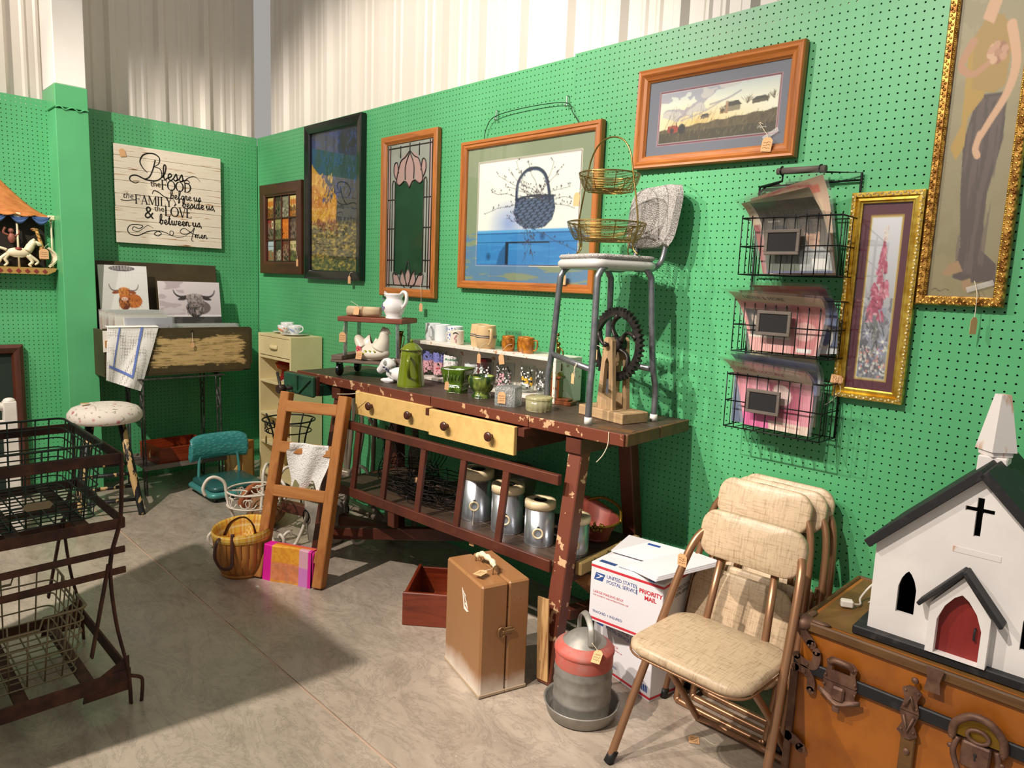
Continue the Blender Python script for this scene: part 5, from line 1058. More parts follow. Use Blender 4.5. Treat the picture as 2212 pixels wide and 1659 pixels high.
cr_ = thing('casserole_carrier', 'brown glass casserole in a wire and wicker carrier in the cream cabinet', 'dish', (.78, -.13, .4925))
obj('wicker_base', MB().box((0, 0, .018), (.22, .13, .035), bev=.006), 'basket_tan', cr_); obj('dish', MB().box((0, 0, .06), (.21, .12, .05), bev=.012), 'brown_glass', cr_); obj('carrier_wire', MB().tube(cr([(-.11, 0, .03), (-.112, 0, .1), (-.09, 0, .125), (.09, 0, .125), (.112, 0, .1), (.11, 0, .03)], 4), .003, 6), 'wire_dark', cr_)
# ================================================================== brown book-like box, black wire stand, plant stands
wood('amber_box', '8a5a24', 'b07d3c', 2, 10, .5); M('box_label', 'd8b070', .6)
bb = thing('upright_box', 'brown wooden box with pale front standing behind the teal seat', 'box', (.44, -.36, 0), .5)
obj('body', MB().box((0, 0, .14), (.13, .16, .28), bev=.004), 'amber_box', bb); obj('front_label', MB().box((.066, 0, .12), (.002, .11, .2)), 'box_label', bb); obj('front_label', MB().box((0, -.081, .12), (.09, .002, .2)), 'box_label', bb)
text('lettering', 'E', .03, 'print_black', bb, lambda x, y: (.0662, -.05+x, .245+y))
bs = thing('black_wire_stand', 'tall black wire plant stand with lettered ring beside the ladder', 'stand', (1.245, -.4, 0))
m = MB(); R1 = .155
for z, r_, k in ((.57, R1, .005), (.5, R1*.86, .004)): m.tube([(r_*math.cos(a*PI/18), r_*math.sin(a*PI/18), z) for a in range(36)], k, 6, True)
obj('rings', m, 'black_wire', bs)
for k in range(4): a = .5+k*PI/2; obj('leg', MB().tube(cr([((R1+.01)*math.cos(a), (R1+.01)*math.sin(a), .59), (R1*.98*math.cos(a), R1*.98*math.sin(a), .57), (R1*.72*math.cos(a), R1*.72*math.sin(a), .45), (.1*math.cos(a), .1*math.sin(a), .25), (.13*math.cos(a), .13*math.sin(a), 0)], 5), .005, 6), 'black_wire', bs)
text('lettering', 'HERBS', .075, 'black_wire', bs, lambda x, y: (R1*.93*math.cos(-2.75+x/R1), R1*.93*math.sin(-2.75+x/R1), .505+y), bold=.001)
price_tag(bs, (-.1, -.1, .46), rotz(-.8), .03, .05, [(-.1, -.1, .5)])
M('cream_iron', 'ddd2c2', .4, var=.02)
def plant_stand(label, x, y, R, h, rz, hs=.11):
    T = thing('plant_stand', label, 'plant stand', (x, y, 0), rz, 'cream iron plant stands'); m = MB()
    for z in (h, h-.075): m.tube([(R*math.cos(a*PI/20), R*math.sin(a*PI/20), z) for a in range(40)], .005, 6, True)
    obj('rings', m, 'cream_iron', T); m = MB()
    for k in range(8):
        a0 = k*PI/4
        for s_ in (-1, 1):
            P = []
            for i in range(12): q = .012+.0022*i; b = i*.55; a = a0+s_*(.13+(.03-q*math.cos(b))/R*.9-.02); P.append((R*math.cos(a), R*math.sin(a), h-.038+q*math.sin(b)*1.0))
            m.tube(P, .0035, 5)
    obj('scrollwork', m, 'cream_iron', T); m = MB()
    for k in range(3):
        a = k*2*PI/3; m.tube(cr([(R*math.cos(a), R*math.sin(a), h-.002), (R*.45*math.cos(a), R*.45*math.sin(a), h-.004), (R*.3*math.cos(a+.8), R*.3*math.sin(a+.8), h-.004)], 6), .004, 6)
    obj('top_bars', m, 'cream_iron', T)
    for k in range(3):
        a = k*2*PI/3+.25; ux, uy = math.cos(a), math.sin(a); P = []
        for i in range(12): b = PI*.1-i*.5+PI; q = hs*.5*(1-.018*i); P.append((R+hs*.52+q*math.cos(PI-b+PI), h+.04+q*math.sin(b)))
        cur = [(R+hs*.95, h-.01), (R+hs*1.05, h+.03), (R+hs*.85, h+.075), (R+hs*.5, h+.085), (R+hs*.1, h+.05), (R+.0, h-.03), (R-.025, h-.12), (R-.03, h*.5), (R-.01, h*.3), (R+.02, h*.12), (R+hs*.4, .008), (R+hs*.8, .03), (R+hs*.85, .07), (R+hs*.62, .09), (R+hs*.5, .07)]
        obj('leg', MB().tube(cr([(p*ux, p*uy, max(z, .0085)) for p, z in cur], 5), .0085, 8), 'cream_iron', T)
    return T
plant_stand('cream scrolled iron plant stand behind the splint basket', 1.66, -.82, .135, .3, 2.1)
plant_stand('cream scrolled iron plant stand holding the stone pot, behind the ladder', 1.86, -.5, .14, .36, .2, .12)
# terracotta animal planter
M('terracotta', 'b0633c', .8, c2='9c5432', scale=18); M('stone', '8d867c', .9, c2='b3aa9c', scale=14, bump=.5, bscale=40)
tp = thing('terracotta_planter', 'terracotta ram-faced planter on the floor behind the plant stand', 'planter', (1.36, -.66, 0), -.6)
obj('body', MB().ell((.05, .06, .1), (.13, .11, .1), 20, 12), M('rough_clay', '7d5638', .9, c2='97704c', scale=50, bump=.7, bscale=60), tp)
hd = obj('head', MB().tube(cr([(.0, .0, .17), (-.04, -.04, .15), (-.085, -.085, .1), (-.105, -.105, .075)], 4), [.062, .066, .066, .062, .056, .05, .046, .042, .04, .037, .034, .03, .024], 16), 'terracotta', tp)
for s_ in (-1, 1): obj('horn', MB().tube(cr([(.02*s_, -.02*s_, .22), (.075*s_, -.055*s_, .2), (.075*s_-.01, -.07*s_, .15), (.05*s_-.02, -.05*s_-.02, .14)], 4), .014, 8), 'terracotta', hd); obj('eye', MB().ell((-.06+.04*s_, -.06-.04*s_, .15), .008, 8, 6), 'terracotta', hd)
# stone pot with ring handles (sits in the rear plant stand area on the floor)
sp = thing('stone_pot', 'grey stone-look barrel pot with iron ring handle behind the ladder', 'pot', (1.86, -.5, .0), .3)
obj('body', MB().lathe([(0, 0), (.088, 0), (.095, .01), (.112, .12), (.118, .2), (.112, .25), (.1, .26), (.09, .255), (.09, .21), (0, .2)], 32, mod=lambda a, z: 1+.015*math.sin(5*a+z*20)), 'stone', sp)
m = MB(); 
for k in range(9): a = rnd.uniform(0, 6.3); q = rnd.uniform(0, .06); m.ell((q*math.cos(a), q*math.sin(a), .225+rnd.uniform(0, .03)), (.035, .028, .02), 8, 5)
obj('pebbles', m, 'stone', sp)
for a in (-1.9, 1.2): obj('ring_handle', MB().tube([((.12)*math.cos(a)-.032*math.sin(a)*math.cos(k*PI/8), .12*math.sin(a)+.032*math.cos(a)*math.cos(k*PI/8), .16+.032*math.sin(k*PI/8)) for k in range(16)], .004, 6, True), 'wire_dark', sp)
# ================================================================== splint basket
t_ = NT('plaid_yellow'); t_.set(.8); tc_ = t_.node('ShaderNodeTexCoord'); 
def stripes(t, axis_out, sc, stops):
    m = t.node('ShaderNodeMath', operation='MULTIPLY'); t.link(axis_out, m.inputs[0]); m.inputs[1].default_value = sc
    f = t.node('ShaderNodeMath', operation='FRACT'); t.link(m.outputs[0], f.inputs[0]); return t.ramp(f.outputs[0], stops)
at_ = t_.node('ShaderNodeAttribute', attribute_name='Col'); t_.link(at_.outputs['Color'], t_.p.inputs['Base Color'])
wood('splint', 'a8672a', 'c08240', 2, 8, .55); M('leather', '4a2415', .45, coat=.2)
bsk = thing('splint_basket', 'splint wood basket with yellow plaid liner and brown leather straps', 'basket', (1.99, -1.03, 0), .2)
prof_r = lambda z: .092+.034*min(1, z/.09)**.8+.012*z/.24
for k in range(24):
    a0 = 2*PI*k/24; dw = 2*PI/24*.47
    obj('splint', MB().sheet(lambda u, v: ((prof_r(.012+.2*v)+.001*(k % 2))*math.cos(a0+dw*(2*u-1)), (prof_r(.012+.2*v)+.001*(k % 2))*math.sin(a0+dw*(2*u-1)), .012+.2*v), 2, 7, .003), 'splint', bsk)
obj('base_hoop', MB().lathe([(.0, .004), (.09, .004), (.097, 0), (.104, .018), (.1, .02), (.09, .012), (0, .01)], 32), 'splint', bsk)
cv = Canvas(150, 30, 'e0b43c')
for k in range(12):
    x = k/12
    for d, c, w_ in ((0, 'c8542e', .006), (.012, 'f0e0b0', .004), (.022, 'a83c28', .004), (.034, 'f0e0b0', .004), (.05, 'c8542e', .003)): cv.rect(x+d, 0, x+d+w_, 1, c, .75)
for y in (.2, .6): cv.rect(0, y, 1, y+.08, 'c8642e', .4); cv.rect(0, y+.14, 1, y+.2, 'f2e2b4', .5)
tilt = lambda a, z: .03*math.sin(a-.9)
gridmesh('liner_cuff', cv, lambda u, v: ((.138+.004*np.sin(v*PI)+.001*np.sin(u*60))*np.cos(u*2*PI), (.138+.004*np.sin(v*PI))*np.sin(u*2*PI), .185+.05*v+.012*np.sin(u*2*PI)*v), 'plaid_yellow', bsk)
gridmesh('liner', cv, lambda u, v: ((.138-.012*v**.3-.02*v)*np.cos(-u*2*PI), (.138-.012*v**.3-.02*v)*np.sin(-u*2*PI), .235+.012*np.sin(-u*2*PI)-.13*v), 'plaid_yellow', bsk)
cv2 = Canvas(30, 30, 'd9a93a'); 
for k in range(6): cv2.rect(k/6, 0, k/6+.05, 1, 'b8452c', .7); cv2.rect(0, k/6+.04, 1, k/6+.08, 'ead49a', .6)
gridmesh('liner_flap', cv2, lambda u, v: (-.09+.15*u, .02-.05*u+.06*v, .13+.09*v*np.sin(PI*np.clip(u*.9+.05, 0, 1))), 'plaid_yellow', bsk)
obj('strap', MB().tube(cr([(.02, -.135, .215), (.03, -.16, .2), (.035, -.175, .14), (.06, -.165, .09), (.09, -.15, .085), (.1, -.13, .1), (.09, -.12, .17), (.08, -.11, .24)], 6), .009, 8, flat=(1, .25)), 'leather', bsk)
obj('strap', MB().tube(cr([(-.1, -.03, .17), (-.075, -.01, .235), (-.03, .03, .262), (0, .06, .22), (.01, .07, .15)], 6), .011, 8, flat=(1, .25)), 'leather', bsk)
# ================================================================== ladder with doily and towel
wood('ladder_wood', '9a5a26', 'b5783c', 2, 12, .6); wood('ladder_rung', '9a5a26', 'b87c40', 0, 12, .6)
LA = Vector((2.10, -1.0, 0)); LB = Vector((2.395, -.85, 0)); TA = Vector((2.005, -.8, .875)); TB = Vector((2.3, -.655, .88))
ac = (LB-LA).normalized()
ldr = thing('short_ladder', 'short rustic wooden ladder leaning towards the workbench', 'ladder', tuple((LA+LB)/2), math.atan2(ac.y, ac.x))
for a, b in ((LA, TA), (LB, TB)):
    R_ = obj('rail', MB().beam(a+Vector((0, 0, .004)), b, .05, .05, ac, .004), 'ladder_wood', ldr, True)
nrm = Vector((ac.y, -ac.x, 0)); lean = (TA-LA).normalized()
rungs = []
for f in (.16, .47, .705, .925):
    a, b = LA.lerp(TA, f)+nrm*.012, LB.lerp(TB, f)+nrm*.012; rungs.append((a, b)); obj('rung', MB().beam(a+ac*.02, b-ac*.02, .03, .055, lean, .003), 'ladder_rung', ldr, True)
obj('twine', MB().tube(cr([TA.lerp(TB, .86)+Vector((0, 0, .01)), TB+Vector((0, -.03, .015)), TB+Vector((.05, 0, .02)), TB+Vector((.09, .02, .03))], 5), .0018, 5), 'string', ldr, True)
# doily on the third rung
a, b = rungs[2]; P0 = a.lerp(b, .28); P1 = a.lerp(b, .92)
t_ = NT('doily_lace'); t_.set(.85); vo = t_.node('ShaderNodeTexVoronoi'); vo.inputs['Scale'].default_value = 1; t_.link(t_.coords((150, 150, 150)), vo.inputs['Vector']); t_.col('efece8'); t_.link(t_.ramp(vo.outputs['Distance'], [(.16, 0.), (.26, 1.)]), t_.p.inputs['Alpha']); t_.bump(vo.outputs['Distance'], .6, .004)
dl = thing('lace_doily', 'white lace doily draped over the second ladder rung from the top', 'doily', tuple(P0.lerp(P1, .5)))
up_ = Vector((0, 0, 1))
def dfn(u, v):
    p = P0.lerp(P1, u+(.5-u)*(.18-.3*math.sin(v*PI)**2 if v > .45 else .05)-(.1*v*v)); s_ = (v-.35)/.65
    if v < .35: return p-nrm*(.025)*(1-2*v/.7)*1.0+nrm*.0+up_*(.032-.06*(1-v/.35))
    return p+nrm*(.024+.012*math.sin(u*9+v*5)+.01*s_)+up_*(.034-.2*s_*(1+.12*math.cos(u*13)))
obj('lace', MB().sheet(dfn, 30, 34), 'doily_lace', dl, True)
# towel on the lowest rung
a, b = rungs[0]; P0t = a.lerp(b, .1); P1t = a.lerp(b, .9)
cv = Canvas(80, 70, 'e2962e'); cv.rect(0, 0, .18, 1, 'e0169a'); cv.rect(.18, .55, .74, 1, 'e8a433'); cv.rect(.18, .2, .74, .55, 'dd8a5e'); cv.rect(.18, 0, .74, .2, 'e39a38'); cv.rect(.74, .52, .93, 1, 'dba6b4'); cv.rect(.74, 0, .93, .52, 'd07ec4'); cv.rect(.93, 0, 1, 1, 'd81f96'); cv.rect(.18, .93, 1, 1, 'e06a28')
n = cv.noise(20, 20, 3); cv.put((n > .54) & (cv.X > .2) & (cv.X < .74), 'c8641e', .35); cv.put((cv.noise(9, 9, 7) > .56) & (cv.X > .2) & (cv.X < .74) & (cv.Y < .5), 'b97a5a', .5)
tw = thing('plaid_towel', 'pink and orange plaid towel folded over the bottom ladder rung', 'towel', tuple(P0t.lerp(P1t, .5)), ldr.rotation_euler.z)
Pc = np.array(P0t.lerp(P1t, .5)); A_ = np.array(ac); N_ = np.array(nrm)
def towel(u, v, off=0.):
    s_ = 1-v; z = np.where(s_ < .12, .034-.0*s_, .034-.21*(s_-.12)/.88); dn = np.where(s_ < .12, -.02+.045*s_/.12, .027+.012*(s_-.12)+.004*np.sin(u*8)); w_ = .26*(1+.04*s_)
    x = (u-.5)*w_-.006*s_
    return x, -(dn+off), z
gridmesh('cloth', cv, lambda u, v: towel(u, v), 'print', tw)
obj('back_fold', MB().sheet(lambda a_, b_: ((a_-.5)*.255, .02-.004*b_, .034-.2*b_), 10, 6, .004), M('towel_pink', 'd81f96', .85), tw)
obj('side_fold', MB().sheet(lambda a_, b_: (.13+.004*a_, -.026-.0*b_+.045*a_, .03-.2*b_), 3, 8, .003), 'towel_pink', tw)
tag(obj('paper_scrap', MB().prism([(0, 0), (.02, .004), (.022, .01), (.004, .009)], .004, lambda a_, b_, c_: (2.19+a_, -1.06+b_, .0001-c_)), 'print_white'), 'tiny white paper scrap on the floor before the ladder', 'paper')
# ================================================================== twig bench behind
wood('driftwood', '5e5246', '8a7b69', 2, 10, .85)
tg = thing('twig_bench', 'weathered driftwood stick bench behind the ladder and workbench', 'bench', (1.75, -.16, 0))
def stick(p, q, r=.014, s=1):
    p, q = Vector(p), Vector(q); rr = random.Random(s); pts = [p.lerp(q, i/5)+Vector((rr.uniform(-.012, .012), rr.uniform(-.008, .008), 0))*(0 if i in (0, 5) else 1) for i in range(6)]
    return MB().tube(cr(pts, 3), [r*rr.uniform(.8, 1.15) for _ in range(16)], 8)
k = 0
for x in (-.33, -.2, -.06, .07, .2, .33): k += 1; obj('back_stick', stick((x, .07, .22), (x+.03*math.sin(k*2), .11, .86), .014, k), 'driftwood', tg)
for x in (-.36, .36):
    for y in (-.1, .08): k += 1; obj('leg', stick((x, y, .012), (x*.97, y, .9 if y > 0 else .24), .02, k), 'driftwood', tg)
for y, z in ((-.1, .22), (.09, .22), (.1, .84), (-.1, .1)): k += 1; obj('rail', stick((-.37, y, z), (.37, y, z+.01), .016, k), 'driftwood', tg)
for y in (-.07, -.02, .03): k += 1; obj('seat_stick', stick((-.36, y, .245), (.36, y, .245), .018, k), 'driftwood', tg)
for s_ in (-1, 1): k += 1; obj('diagonal', stick((s_*.34, -.1, .1), (s_*.05, -.1, .23), .013, k), 'driftwood', tg); k += 1; obj('diagonal', stick((s_*.3, .1, .83), (s_*.02, .09, .5), .012, k), 'driftwood', tg)
# ================================================================== workbench
wood('bench_top', '3b2c22', '55433500'[:6], 0, 12, .55, .05, c3='2c211a', chip=('8d7a64', 12, .68))
M('bench_red', '5b2c1c', .5, c2='4a2216', scale=7); M('bench_chip', '6b3522', .5, c2='c7a079', scale=22, fac=(.6, .62), detail=9)
M('drawer_cream', 'dfb872', .55, c2='caa160', scale=26, fac=(.45, .8), detail=8); wood('raw_fir', '9a5f30', 'c08a52', 2, 12, .7); M('knob_brown', '4a2318', .35, coat=.2)
M('cream_board', 'b89a62', .6, c2='5e4a2a', scale=24, fac=(.56, .62)); M('green_tape', '7fae74', .6)
wb = thing('workbench', 'old brown workbench with two cream drawers and slatted lower shelf', 'workbench', (1.762, -.612, 0), math.radians(3.8))
LB_, DB = 2.05, .45; ZT = .944
for k in range(2): obj('top_plank', MB().box((LB_/2, .1125+.225*k, ZT-.02), (LB_, .2235, .04), bev=.003), 'bench_top', wb)
segs = [0, .62, 1.06, 1.62, LB_+.002]
for a, b in zip(segs, segs[1:]): obj('edge_strip', MB().box(((a+b)/2, -.004, ZT-.021), (b-a-.003, .012, .044), bev=.002), 'bench_chip', wb)
for k in range(2): obj('end_strip', MB().box((LB_+.004, .112+.226*k, ZT-.021), (.012, .222, .044), bev=.002), M('bench_end', '6b4a2a', .6, c2='54361e', scale=20), wb)
# legs (A-shaped ends)
def leg(p0, p1, m='bench_red', w_=.062): return obj('leg', MB().beam(p0, p1, w_, w_*.95, (0, 1, 0), .004), m, wb)
xr, xl = 1.83, .34
lr = leg((xr, .05, .88), (xr+.035, -.13, .001), 'bench_chip'); leg((xr, .37, .88), (xr, .52, .12)); leg((xl, .05, .88), (xl-.02, -.09, .001)); leg((xl+.0, .4, .88), (xl+.0, .42, .001))
obj('worn_patch', MB().box((xr-.001, .028, .76), (.05, .004, .06), Matrix.Rotation(-.2, 3, 'X')), 'green_tape', lr); obj('split_wood', MB().beam((xr+.018, -.155, .33), (xr+.033, -.158, .02), .05, .006, (0, 1, 0)), M('splinter', 'c9a06a', .8, c2='8c5f36', scale=60, stretch=(1, 1, .1)), lr)
for x in (xr, xl): obj('cross_beam', MB().box((x, .21, .865), (.07, .42, .06), bev=.003), 'bench_red', wb); obj('cross_beam', MB().beam((x, -.03, .375), (x, .46, .375), .045, .07, bev=.003), 'bench_red', wb)
obj('lower_stretcher', MB().beam((xl, .0, .13), (1.1, .24, .27), .04, .06, bev=.003), 'bench_red', wb); obj('lower_stretcher', MB().beam((-.18, .02, .145), (.55, .22, .14), .045, .06, bev=.003), 'bench_red', wb)
obj('brace', MB().beam((xr, .1, .33), (xr-.02, .5, .02), .04, .08, (1, 0, 0), .003), 'raw_fir', wb); obj('brace', MB().beam((xr-.01, .02, .2), (xr-.02, .48, .12), .04, .05, (1, 0, 0), .003), 'bench_red', wb)
# lower shelf
for k in range(4): obj('shelf_plank', MB().box((1.12, .02+.115*k, .408), (1.48, .112, .022), bev=.002), 'bench_top', wb)
obj('shelf_end_board', MB().box((xr+.045, .16, .4), (.03, .3, .05), bev=.004), 'cream_board', wb); obj('shelf_end_board', MB().box((xr+.043, .37, .405), (.03, .12, .045), bev=.004), 'cream_board', wb)
obj('shelf_rail', MB().beam((.4, -.085, .425), (1.82, -.085, .42), .018, .045, bev=.002), 'bench_red', wb); obj('guard_rail', MB().beam((.42, -.062, .742), (1.82, -.055, .742), .024, .038, bev=.002), 'bench_red', wb)
for x in (.62, .845, 1.085, 1.33, 1.565): obj('slat', MB().beam((x, -.058, .735), (x-.012, -.088, .41), .032, .016, (0, 1, 0), .002), 'bench_red', wb)
obj('post_stub', MB().box((.9, -.075, .365), (.045, .03, .07), bev=.002), 'bench_red', wb)
# drawers
for x0, x1, yo in ((.535, 1.075, -.012), (1.105, 1.592, -.048)):
    d = obj('drawer', MB().box(((x0+x1)/2, yo, .846), (x1-x0, .02, .113), bev=.002), 'drawer_cream', wb)
    obj('drawer_box', MB().box(((x0+x1)/2, yo+.2, .846), (x1-x0-.03, .36, .095)), 'bench_red', d)
    for f in (.24, .76):
        x = x0+(x1-x0)*f; obj('knob', MB().lathe([(0, 0), (.009, 0), (.0085, .012), (.017, .016), (.02, .022), (.018, .027), (.008, .029), (0, .03)], 18, (x, yo-.01, .848), R=Matrix.Rotation(PI/2, 3, 'X')), 'knob_brown', d)
obj('drawer_runner', MB().box((1.09, .1, .885), (.03, .3, .03)), 'bench_red', wb); obj('drawer_runner', MB().box((1.62, .1, .885), (.03, .3, .03)), 'bench_red', wb)
obj('twine', MB().tube(cr([(1.99, -.012, .945), (1.99, -.014, .9), (1.975, -.02, .86), (1.95, -.02, .83)], 5), .0018, 5), 'string', wb)
obj('rust_sheet', MB().box((1.98, .05, .9445), (.13, .05, .0012), .2), 'bench_end', wb)
# vise at the left front corner
M('vise_green', '1f4f38', .5, c2='183d2c', scale=20); M('steel_dark', '4b4642', .4, .8); M('vise_brown', '3a2520', .5, .3)
v = obj('vise_jaw', MB().box((.13, -.075, .89), (.27, .022, .105), bev=.005), 'vise_green', wb)
obj('vise_rib', MB().beam((.02, -.089, .93), (.12, -.089, .85), .014, .012, (0, 1, 0)), 'vise_green', v); obj('vise_rib', MB().beam((.25, -.089, .93), (.14, -.089, .85), .014, .012, (0, 1, 0)), 'vise_green', v); obj('vise_rib', MB().beam((.13, -.089, .935), (.13, -.089, .845), .014, .012, (0, 1, 0)), 'vise_green', v)
obj('vise_pad', MB().box((.13, -.052, .893), (.27, .022, .1), bev=.003), 'bench_red', v); obj('vise_block', MB().box((.14, .0, .87), (.24, .08, .06), bev=.004), 'vise_green', wb)
obj('vise_screw', MB().cyl((.09, -.04, .868), (.09, -.15, .868), .011), 'steel_dark', v); obj('vise_collar', MB().cyl((.09, -.14, .868), (.09, -.175, .868), .022), 'vise_brown', v); obj('vise_bar', MB().cyl((.055, -.157, .95), (.14, -.157, .745), .0075), 'steel_dark', v)
for x in (.03, .22): obj('vise_rod', MB().cyl((x, .0, .865), (x, -.08, .865), .012), 'steel_dark', v)
# ================================================================== caster display cart on the bench
wood('plank_red', '6a3322', '8a4a34', 0, 14, .6); M('galv', '9a9b9b', .45, .7, c2='b9bcbe', scale=60, fac=(.4, .6)); wood('plank_grey', '54453c', '7a675a', 0, 14, .8)
dc = thing('caster_riser', 'small riser of weathered planks and galvanized legs on black casters', 'riser', (2.035, -.585, ZT), math.radians(31))
obj('deck', MB().box((.205, .135, .078), (.41, .26, .012), bev=.002), 'plank_grey', dc)
for x in (.035, .375): obj('deck_cleat', MB().box((x, .135, .096), (.06, .26, .024), bev=.003), 'plank_grey', dc)
obj('top_board', MB().box((.205, .125, .293), (.355, .2, .025), bev=.003), 'plank_red', dc)
for x, s_ in ((.06, 1), (.35, -1)):
    for y in (.05, .2): obj('galvanized_leg', MB().beam((x, y, .108), (x+.004*s_, y, .281), .034, .004, (1, 0, 0)), 'galv', dc)
for x in (.04, .37):
    for y in (.03, .235):
        c_ = obj('caster', MB().lathe([(0, -.008), (.03, -.008), (.032, 0), (.03, .008), (0, .008)], 20, (x, y, .0325), R=Matrix.Rotation(PI/2, 3, 'Y') @ Matrix.Rotation(.0, 3, 'X')), 'black_lacquer', dc); obj('fork', MB().beam((x-.012, y, .07), (x-.012, y, .03), .02, .004, (1, 0, 0)).beam((x+.012, y, .07), (x+.012, y, .03), .02, .004, (1, 0, 0)).box((x, y, .07), (.03, .026, .005)), 'black_lacquer', c_)
price_tag(dc, (.055, .03, .225), None, .036, .05, [(.06, .032, .25), (.06, .045, .26)], 5)
Rc = rotz(math.radians(31)); Oc = Vector((2.035, -.585, ZT))
def on_cart(x, y, z): return tuple(Rc @ Vector((x, y, z))+Oc)
wood('birch', 'a58a68', 'd2bd9a', 0, 16, .8); M('log_end', 'd9bd96', .7)
for k, (x, l, lb) in enumerate(((.1, .085, 'short split log candle holder at the left on the riser'), (.19, .085, 'short split log with pale cut end beside the pitcher'))):
    T = thing('wood_log', lb, 'log', on_cart(x, .09, .306), math.radians(31+8*k)); obj('bark', MB().cyl((-l/2, 0, .026), (l/2, 0, .026), .026, .027, 18), 'birch', T); obj('cut_end', MB().cyl((l/2, 0, .026), (l/2+.0006, 0, .026), .026, .026, 18), 'log_end', T); obj('cut_end', MB().cyl((-l/2-.0006, 0, .026), (-l/2, 0, .026), .026, .026, 18), 'log_end', T)
    if k == 0: price_tag(T, (.02, -.03, .048), Matrix.Rotation(-.35, 3, 'X'), .03, .04, [(.02, -.02, .055), (0, 0, .06), (-.03, .0, .075)])
M('porcelain', 'ece9e8', .15, coat=.5, var=.01); M('violet_decal', '6a5a8c', .4)
pt = thing('porcelain_pitcher', 'white porcelain pitcher with violet flowers on top of the riser', 'pitcher', on_cart(.305, .1, .306), math.radians(10))
obj('body', MB().lathe([(0, 0), (.042, 0), (.044, .006), (.04, .012), (.05, .03), (.058, .052), (.056, .075), (.043, .092), (.04, .1), (.046, .115), (.05, .124), (.047, .124), (.04, .112), (.036, .098), (.05, .07), (0, .02)], 36, mod=lambda a, z: 1+(.02*math.cos(6*a) if .02 < z < .09 else 0)+(.28*max(0, math.cos(a-PI))**6 if z > .105 else 0)), 'porcelain', pt)
obj('spout_lip', MB().sheet(lambda u, v: (-.046-.02*v, (.022*(1-v))*(2*u-1), .112+.022*v-.006*(1-(2*u-1)**2)), 8, 6, .003), 'porcelain', pt)
obj('handle', MB().tube(cr([(.04, 0, .118), (.06, 0, .135), (.082, 0, .125), (.084, 0, .09), (.07, 0, .066), (.056, 0, .06), (.06, 0, .05)], 6), [.006+.003*math.sin(i/36*PI) for i in range(37)], 10), 'porcelain', pt)
m = MB(); rv = random.Random(5)
for k in range(26): a = -2.3+rv.gauss(0, .25); z = .055+rv.gauss(0, .017); r_ = .0585 if .035 < z < .07 else .055; m.ell((r_*math.cos(a), r_*math.sin(a), z), (.004, .004, .003), 6, 4)
obj('flower_decal', m, 'violet_decal', pt)
# hen planter
M('hen_glaze', 'e6dccb', .2, coat=.4, var=.02); M('leaf_decal', '9aa03c', .4); M('rose_decal', 'c8505c', .4)
hn = thing('hen_planter', 'white ceramic hen planter with a painted rose on the riser deck', 'planter', on_cart(.19, .1, .085), math.radians(25))
def henbody(u, v):
    a = u*2*PI; z = v; r = math.sin(PI*(.12+.88*min(z, 1)*.92)**.8)
    x = .092*r*math.cos(a)*(1+.1*z); y = .06*r*math.sin(a); zz = .085*z
    if math.cos(a) < 0: zz += .05*(-math.cos(a))**2*z*z
    else: zz += .03*math.cos(a)**2*z*z
    return (x, y, zz)
obj('body', MB().sheet(henbody, 36, 14, .0), 'hen_glaze', hn); obj('base', MB().ell((0, 0, .006), (.06, .045, .008), 20, 6), 'hen_glaze', hn)
obj('neck', MB().tube(cr([(.045, 0, .06), (.062, 0, .1), (.066, 0, .13), (.068, 0, .148)], 4), [.048, .045, .041, .037, .033, .03, .028, .026, .025, .024, .023, .022, .018], 16), 'hen_glaze', hn)
hh = obj('head', MB().ell((.072, 0, .15), (.026, .021, .021), 16, 10), 'hen_glaze', hn); obj('beak', MB().cyl((.092, 0, .147), (.108, 0, .138), .007, .002, 8), 'hen_glaze', hh); obj('comb', MB().ell((.062, 0, .168), (.012, .005, .007), 10, 6), 'hen_glaze', hh); obj('eye', MB().ell((.08, -.018, .153), .0025, 6, 4), 'print_black', hh)
obj('tail', MB().tube(cr([(-.05, 0, .06), (-.08, 0, .1), (-.088, 0, .125)], 4), [.05, .046, .042, .038, .034, .03, .026, .02, .012], 14, flat=(1, .7)), 'hen_glaze', hn)
m = MB()
for k in range(6): m.ell((-.02+.012*k, -.058+.0015*k, .035+.014*(k % 2)), (.009, .004, .006), 8, 4, Matrix.Rotation(.6*(1 if k % 2 else -1), 3, 'Y'))
obj('leaf_decal', m, 'leaf_decal', hn); m = MB()
for k in range(7): m.ell((-.052+.01*math.cos(k), -.05, .055+.012*math.sin(k*.9)), (.008, .004, .008), 8, 5)
obj('rose_decal', m, 'rose_decal', hn); price_tag(hn, (-.03, -.075, .05), Matrix.Rotation(-.3, 3, 'X'), .034, .042, [(-.025, -.06, .06)], 6)
M('brass', '8a6f34', .3, .9, c2='b89a52', scale=30)
bv = thing('bud_vase', 'slim brass bud vase with handle at the back of the riser deck', 'vase', on_cart(.3, .19, .085)); obj('body', MB().lathe([(0, 0), (.022, 0), (.022, .006), (.008, .03), (.007, .06), (.012, .1), (.016, .135), (.022, .15), (.02, .15), (.01, .1), (0, .02)], 20), 'brass', bv); obj('handle', MB().tube(cr([(.014, 0, .13), (.038, 0, .125), (.034, 0, .09), (.01, 0, .04)], 5), .0025, 6), 'brass', bv)
